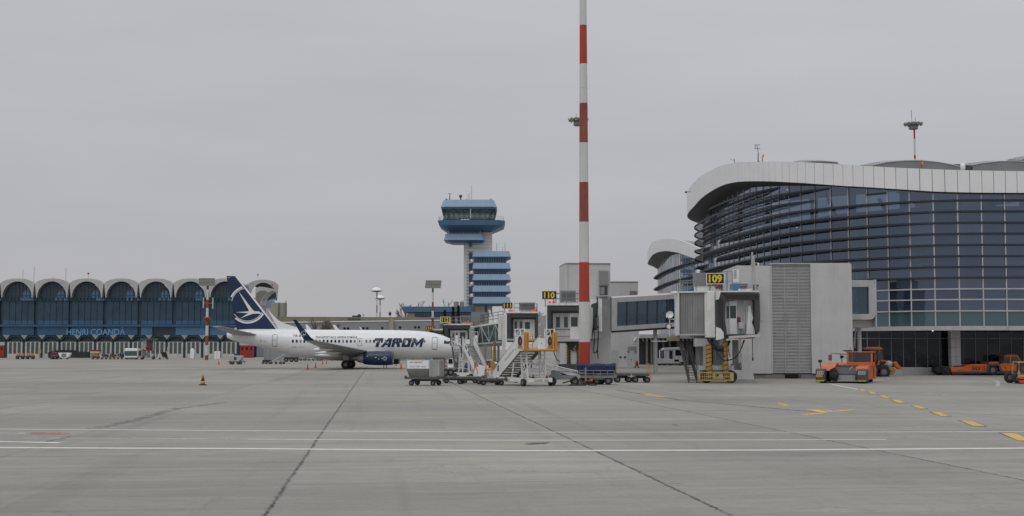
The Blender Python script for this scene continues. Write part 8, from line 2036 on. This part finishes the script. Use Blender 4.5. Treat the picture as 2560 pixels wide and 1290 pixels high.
for y in (-.8, -.75, .5, .8):
    rows.append([(X(a) + r6.uniform(-.1, .1), y + r6.uniform(-.05, .05), (Z(b) if y in (-.75, .5) else .1) + r6.uniform(-.05, .1)) for a, b in prof])
m.grid(rows, False); m.poly([rows[0][0], rows[1][0], rows[2][0], rows[3][0]]); m.poly([r[-1] for r in rows]); m.build('wrap', K['bag'], t)
m = MB(); m.box(X(124), X(223), -.7, .7, 0, .12); m.build('pallet', K['dgrey'], t)
t, f = mini('kiosk_cart', 'cart with a red and white canopy and yellow body right of the dark wrapped stack', 'cart', 240, 898.6); X, Z = f.x, f.z
m = MB(); m.box(X(227.5), X(252), -.8, .8, Z(878), Z(875)); m.k(1).box(X(228.5), X(250), -.75, .75, Z(883), Z(878.2)); m.build('canopy', [K['maroon'], K['pilaster']], t)
m = MB(); m.box(X(231), X(248), -.6, .6, Z(891), Z(883.4)); m.build('body', K['dyellow'], t, bevel=.1)
m = MB(); m.box(X(233), X(249), -.6, .6, .3, Z(891.3)); m.build('base', K['dgrey'], t); wheels(t, [(X(235), -.55, .3), (X(247), -.55, .3)], .3, .2)
for px, lab, kk in ((263, 'dark baggage cart with purple bags, leftmost of the three beside the small white bus', 'tarp'), (283, 'dark baggage cart, middle of the three beside the small white bus', 'bag'), (302, 'dark baggage cart with a purple bag, touching the small white bus', 'tarp')):
    t, f = mini('baggage_cart', lab, 'baggage cart', px, 898.6, 'dark baggage carts by the white bus'); X, Z = f.x, f.z
    m = MB(); m.box(X(px-7), X(px+7), -.6, .7, .45, .6)
    for a in (-7, 7): m.bar((X(px+a), .6, .5), (X(px+a), .6, Z(880)), .08)
    m.build('frame', K['dgrey'], t)
    m = MB(); r7 = random.Random(px); rows = [[(X(px-7+14*i/6), -.5+1.0*j/3, (Z(886) if 0 < j < 3 else Z(892)) + r7.uniform(-.2, .25)) for i in range(7)] for j in range(4)]
    m.grid(rows, False); m.build('bags', K[kk], t)
    m = MB(); m.bar((X(px-4), -.65, .4), (X(px-1), -.65, Z(887)), .09); m.bar((X(px+2), -.65, .4), (X(px-1), -.65, Z(887)), .09); m.build('drawbar', K['lorange'], t)
    wheels(t, [(X(px-5), -.5, .26), (X(px+5), -.5, .26)], .26, .18)
t, f = mini('bus', 'small white bus before the arcade, left of the high lift truck', 'bus', 331, 898.8); X, Z = f.x, f.z
m = MB(); m.box(X(311.5), X(344), 0, 5, .4, Z(871)); m.build('body', K['clean_white'], t, bevel=.2)
m = MB(); m.box(X(312.5), X(343), -.04, -.005, Z(889.5), Z(877.5)); m.build('rear_window', K['shutter'], t)
m = MB(); m.box(X(344.3), X(352), .8, 5, .4, Z(872)); m.k(1).box(X(346), X(351), .7, .78, Z(889), Z(876)); m.build('side', [K['lgrey'], K['gdark']], t)
m = MB(); m.box(X(313), X(343), .05, .5, .1, .4); m.build('bumper', K['dgrey'], t); wheels(t, [(X(316), .6, .42), (X(340), .6, .42)], .42, .3)
t, f = mini('high_lift_truck', 'catering high lift truck with a tall open frame and orange safety boards', 'truck', 370, 898.6); X, Z = f.x, f.z
m = MB(); m.box(X(352), X(388), -.5, 2.5, Z(849), Z(846)); 
for a in (352.7, 387): m.box(X(a)-.1, X(a)+.1, -.5, -.2, Z(892), Z(849)); m.box(X(a)-.1, X(a)+.1, 2.2, 2.5, Z(892), Z(849))
m.build('frame', K['shutter'], t)
m = MB(); m.box(X(356), X(382), .3, 2.3, Z(876), Z(850)); m.k(1).box(X(366), X(381), .22, .29, Z(874), Z(851)); m.build('body', [K['lgrey'], K['soffit']], t)
m = MB(); m.box(X(353), X(383), -.45, -.3, Z(878), Z(875)); m.k(1).box(X(365), X(381), -.2, .2, Z(871), Z(867)); m.build('safety_board', [K['rust'], K['maroon']], t)
m = MB(); m.box(X(353), X(386), -.4, 2.4, .5, Z(892)); m.bar((X(358), -.45, Z(892)), (X(372), -.45, Z(879)), .12); m.bar((X(372), -.45, Z(892)), (X(358), -.45, Z(879)), .12); m.box(X(362), X(376), -.44, -.40, Z(889), Z(881)); m.bar((X(384), -.4, Z(893)), (X(387), -.4, Z(886)), .2); m.build('scissor_lift', K['grey'], t)
wheels(t, [(X(357), -.2, .45), (X(385), -.2, .45)], .45, .3)
t, f = mini('stair_trolley', 'small trolley with black board and white leaning strut, right of the high lift truck', 'trolley', 411, 898.6); X, Z = f.x, f.z
m = MB(); m.prism([(X(403), Z(880.5)), (X(417), Z(880)), (X(420), Z(893)), (X(407), Z(893))], -.1, 0); m.build('board', K['signblack'], t)
m = MB(); m.bar((X(417), -.15, Z(878)), (X(422.5), -.15, Z(894)), .16); m.bar((X(399), .2, Z(897)), (X(420), .2, Z(896)), .15); m.bar((X(418), .3, Z(868)), (X(419.5), .3, Z(896)), .1); m.build('strut', K['pilaster'], t)
wheels(t, [(X(400), 0, .25), (X(419), 0, .25)], .25, .18)
t, f = mini('cabinet', 'narrow white cabinet on the grass left of the banded lamp mast', 'cabinet', 481.5, 896); X, Z = f.x, f.z
m = MB(); m.box(X(476), X(485.5), 0, .7, 0, Z(874)); m.box(X(477.5), X(483.5), .1, .6, Z(874), Z(870.5)); m.build('body', K['clean_white'], t, bevel=.03); m = MB(); m.box(X(486), X(492), .1, .5, 0, Z(882)); m.build('side_unit', K['lgrey'], t)
t, f = mini('cabinet', 'wide pale grey cabinet right of the banded lamp mast', 'cabinet', 543, 898); X, Z = f.x, f.z
m = MB(); m.box(X(536), X(550), 0, .8, 0, Z(878)); m.build('body', K['panel'], t, bevel=.03); m = MB(); m.box(X(543)-.02, X(543)+.02, -.02, .0, .1, Z(879)); m.build('door_gap', K['grey'], t)
t, f = mini('tank_trailer', 'grey tank trailer with a small dark emblem, standing left of the airliner tail', 'trailer', 593, 911); X, Z = f.x, f.z
m = MB(); m.prism([(X(575), Z(889)), (X(608), Z(889)), (X(606), Z(898)), (X(600), Z(904)), (X(581), Z(904)), (X(575.5), Z(899))], -.8, .9); m.build('tank', K['lgrey'], t, bevel=.08)
m = MB(); m.box(X(588.5), X(594.5), -.83, -.80, Z(900.5), Z(892)); m.k(1).lathe([(.14, -.01), (.14, .01)], (X(591.5), -.84, Z(897)), 10, 'y'); m.build('emblem', [K['dgrey'], K['maroon']], t)
m = MB(); m.box(X(586), X(594), -.3, .3, Z(889), Z(883.5)); m.build('filler_cap', K['dgrey'], t)
m = MB(); m.box(X(572), X(614), -.6, .7, .35, .55); m.bar((X(606), -.4, .5), (X(615), -.4, .3), .12); m.bar((X(606), -.3, .9), (X(612), -.3, .5), .1); m.build('frame', K['grey'], t)
wheels(t, [(X(580), -.6, .26), (X(585), -.6, .26), (X(598), -.6, .26), (X(604), -.6, .26)], .26, .2)
t, f = mini('lattice_stand', 'slim dark upright frame on wheels below the tail of the airliner', 'work stand', 667, 910); X, Z = f.x, f.z
m = MB()
for a in (661, 665, 673, 677): m.bar((X(a), 0, Z(906)), (X(a+1), .2, Z(876)), .07)
for z in (880, 888, 896): m.bar((X(661), 0, Z(z)), (X(677), 0, Z(z)), .05)
m.build('uprights', K['grey'], t); m = MB(); m.box(X(658), X(678), -.5, .8, .4, .7); m.build('base', K['signblack'], t); wheels(t, [(X(660), -.4, .24), (X(668), -.4, .24), (X(676), -.4, .24)], .24, .16)
t, f = mini('belt_steps', 'small grey tilted loading steps under the rear fuselage', 'loading steps', 695, 910.5); X, Z = f.x, f.z
for y in (-.4, .4):
    m = MB(); m.bar((X(678), y, Z(906)), (X(712), y, Z(886)), .10, .24); m.build('side_beam', K['lgrey'], t)
m = MB()
for i in range(10): q = (i+.5)/10; m.box(X(678+34*q)-.12, X(678+34*q)+.12, -.35, .35, Z(906-20*q)-.02, Z(906-20*q)+.02)
m.build('treads', K['grey'], t); m = MB(); m.bar((X(708), -.4, Z(889)), (X(703), -.4, Z(906)), .1); m.bar((X(708), .4, Z(889)), (X(703), .4, Z(906)), .1); m.box(X(676), X(712), -.5, .5, .38, .52); m.build('legs', K['lgrey'], t); wheels(t, [(X(680), -.45, .24), (X(692), -.45, .24), (X(703), -.45, .24), (X(711), -.45, .24)], .24, .16)
t, f = mini('fuel_truck', 'dark truck seen far off under the rear fuselage', 'truck', 727, 905); X, Z = f.x, f.z
m = MB(); m.box(X(712), X(741), 0, 2.2, .6, Z(892)); m.build('body', K['dgrey'], t, bevel=.1); m = MB(); m.prism([(X(735), .6), (X(744), .6), (X(743), 1.5), (X(740), Z(893)), (X(735), Z(893))], .1, 2.1); m.build('cab', K['hub'], t); wheels(t, [(X(716), .1, .45), (X(729), .1, .45), (X(741), .1, .45)], .45, .3)
# low things seen under the fuselage between the gear legs
for px, w, kk, nm, lab in ((757, 8, 'lgrey', 'parked_car', 'pale parked car far off under the fuselage, left of the others'), (778, 9, 'clean_white', 'parked_car', 'white parked car far off under the fuselage beside the pale one'), (800, 8, 'hub', 'parked_car', 'dark grey parked car far off under the fuselage near the wing')):
    t, f = mini(nm, lab, 'car', px, 901.5, 'cars parked far behind the airliner'); X, Z = f.x, f.z
    m = MB(); m.prism([(X(px-w), .3), (X(px+w), .3), (X(px+w), .85), (X(px+w*.55), .95), (X(px+w*.35), 1.42), (X(px-w*.5), 1.42), (X(px-w*.8), .95), (X(px-w), .85)], 0, 1.7); m.build('body', K[kk], t, bevel=.06)
    m = MB(); m.poly([(X(px-w*.7), -.01, .95), (X(px+w*.45), -.01, .95), (X(px+w*.3), -.01, 1.36), (X(px-w*.48), -.01, 1.36)]); m.build('side_window', K['gdark'], t)
    wheels(t, [(X(px-w*.6), .1, .3), (X(px+w*.6), .1, .3)], .3, .2)
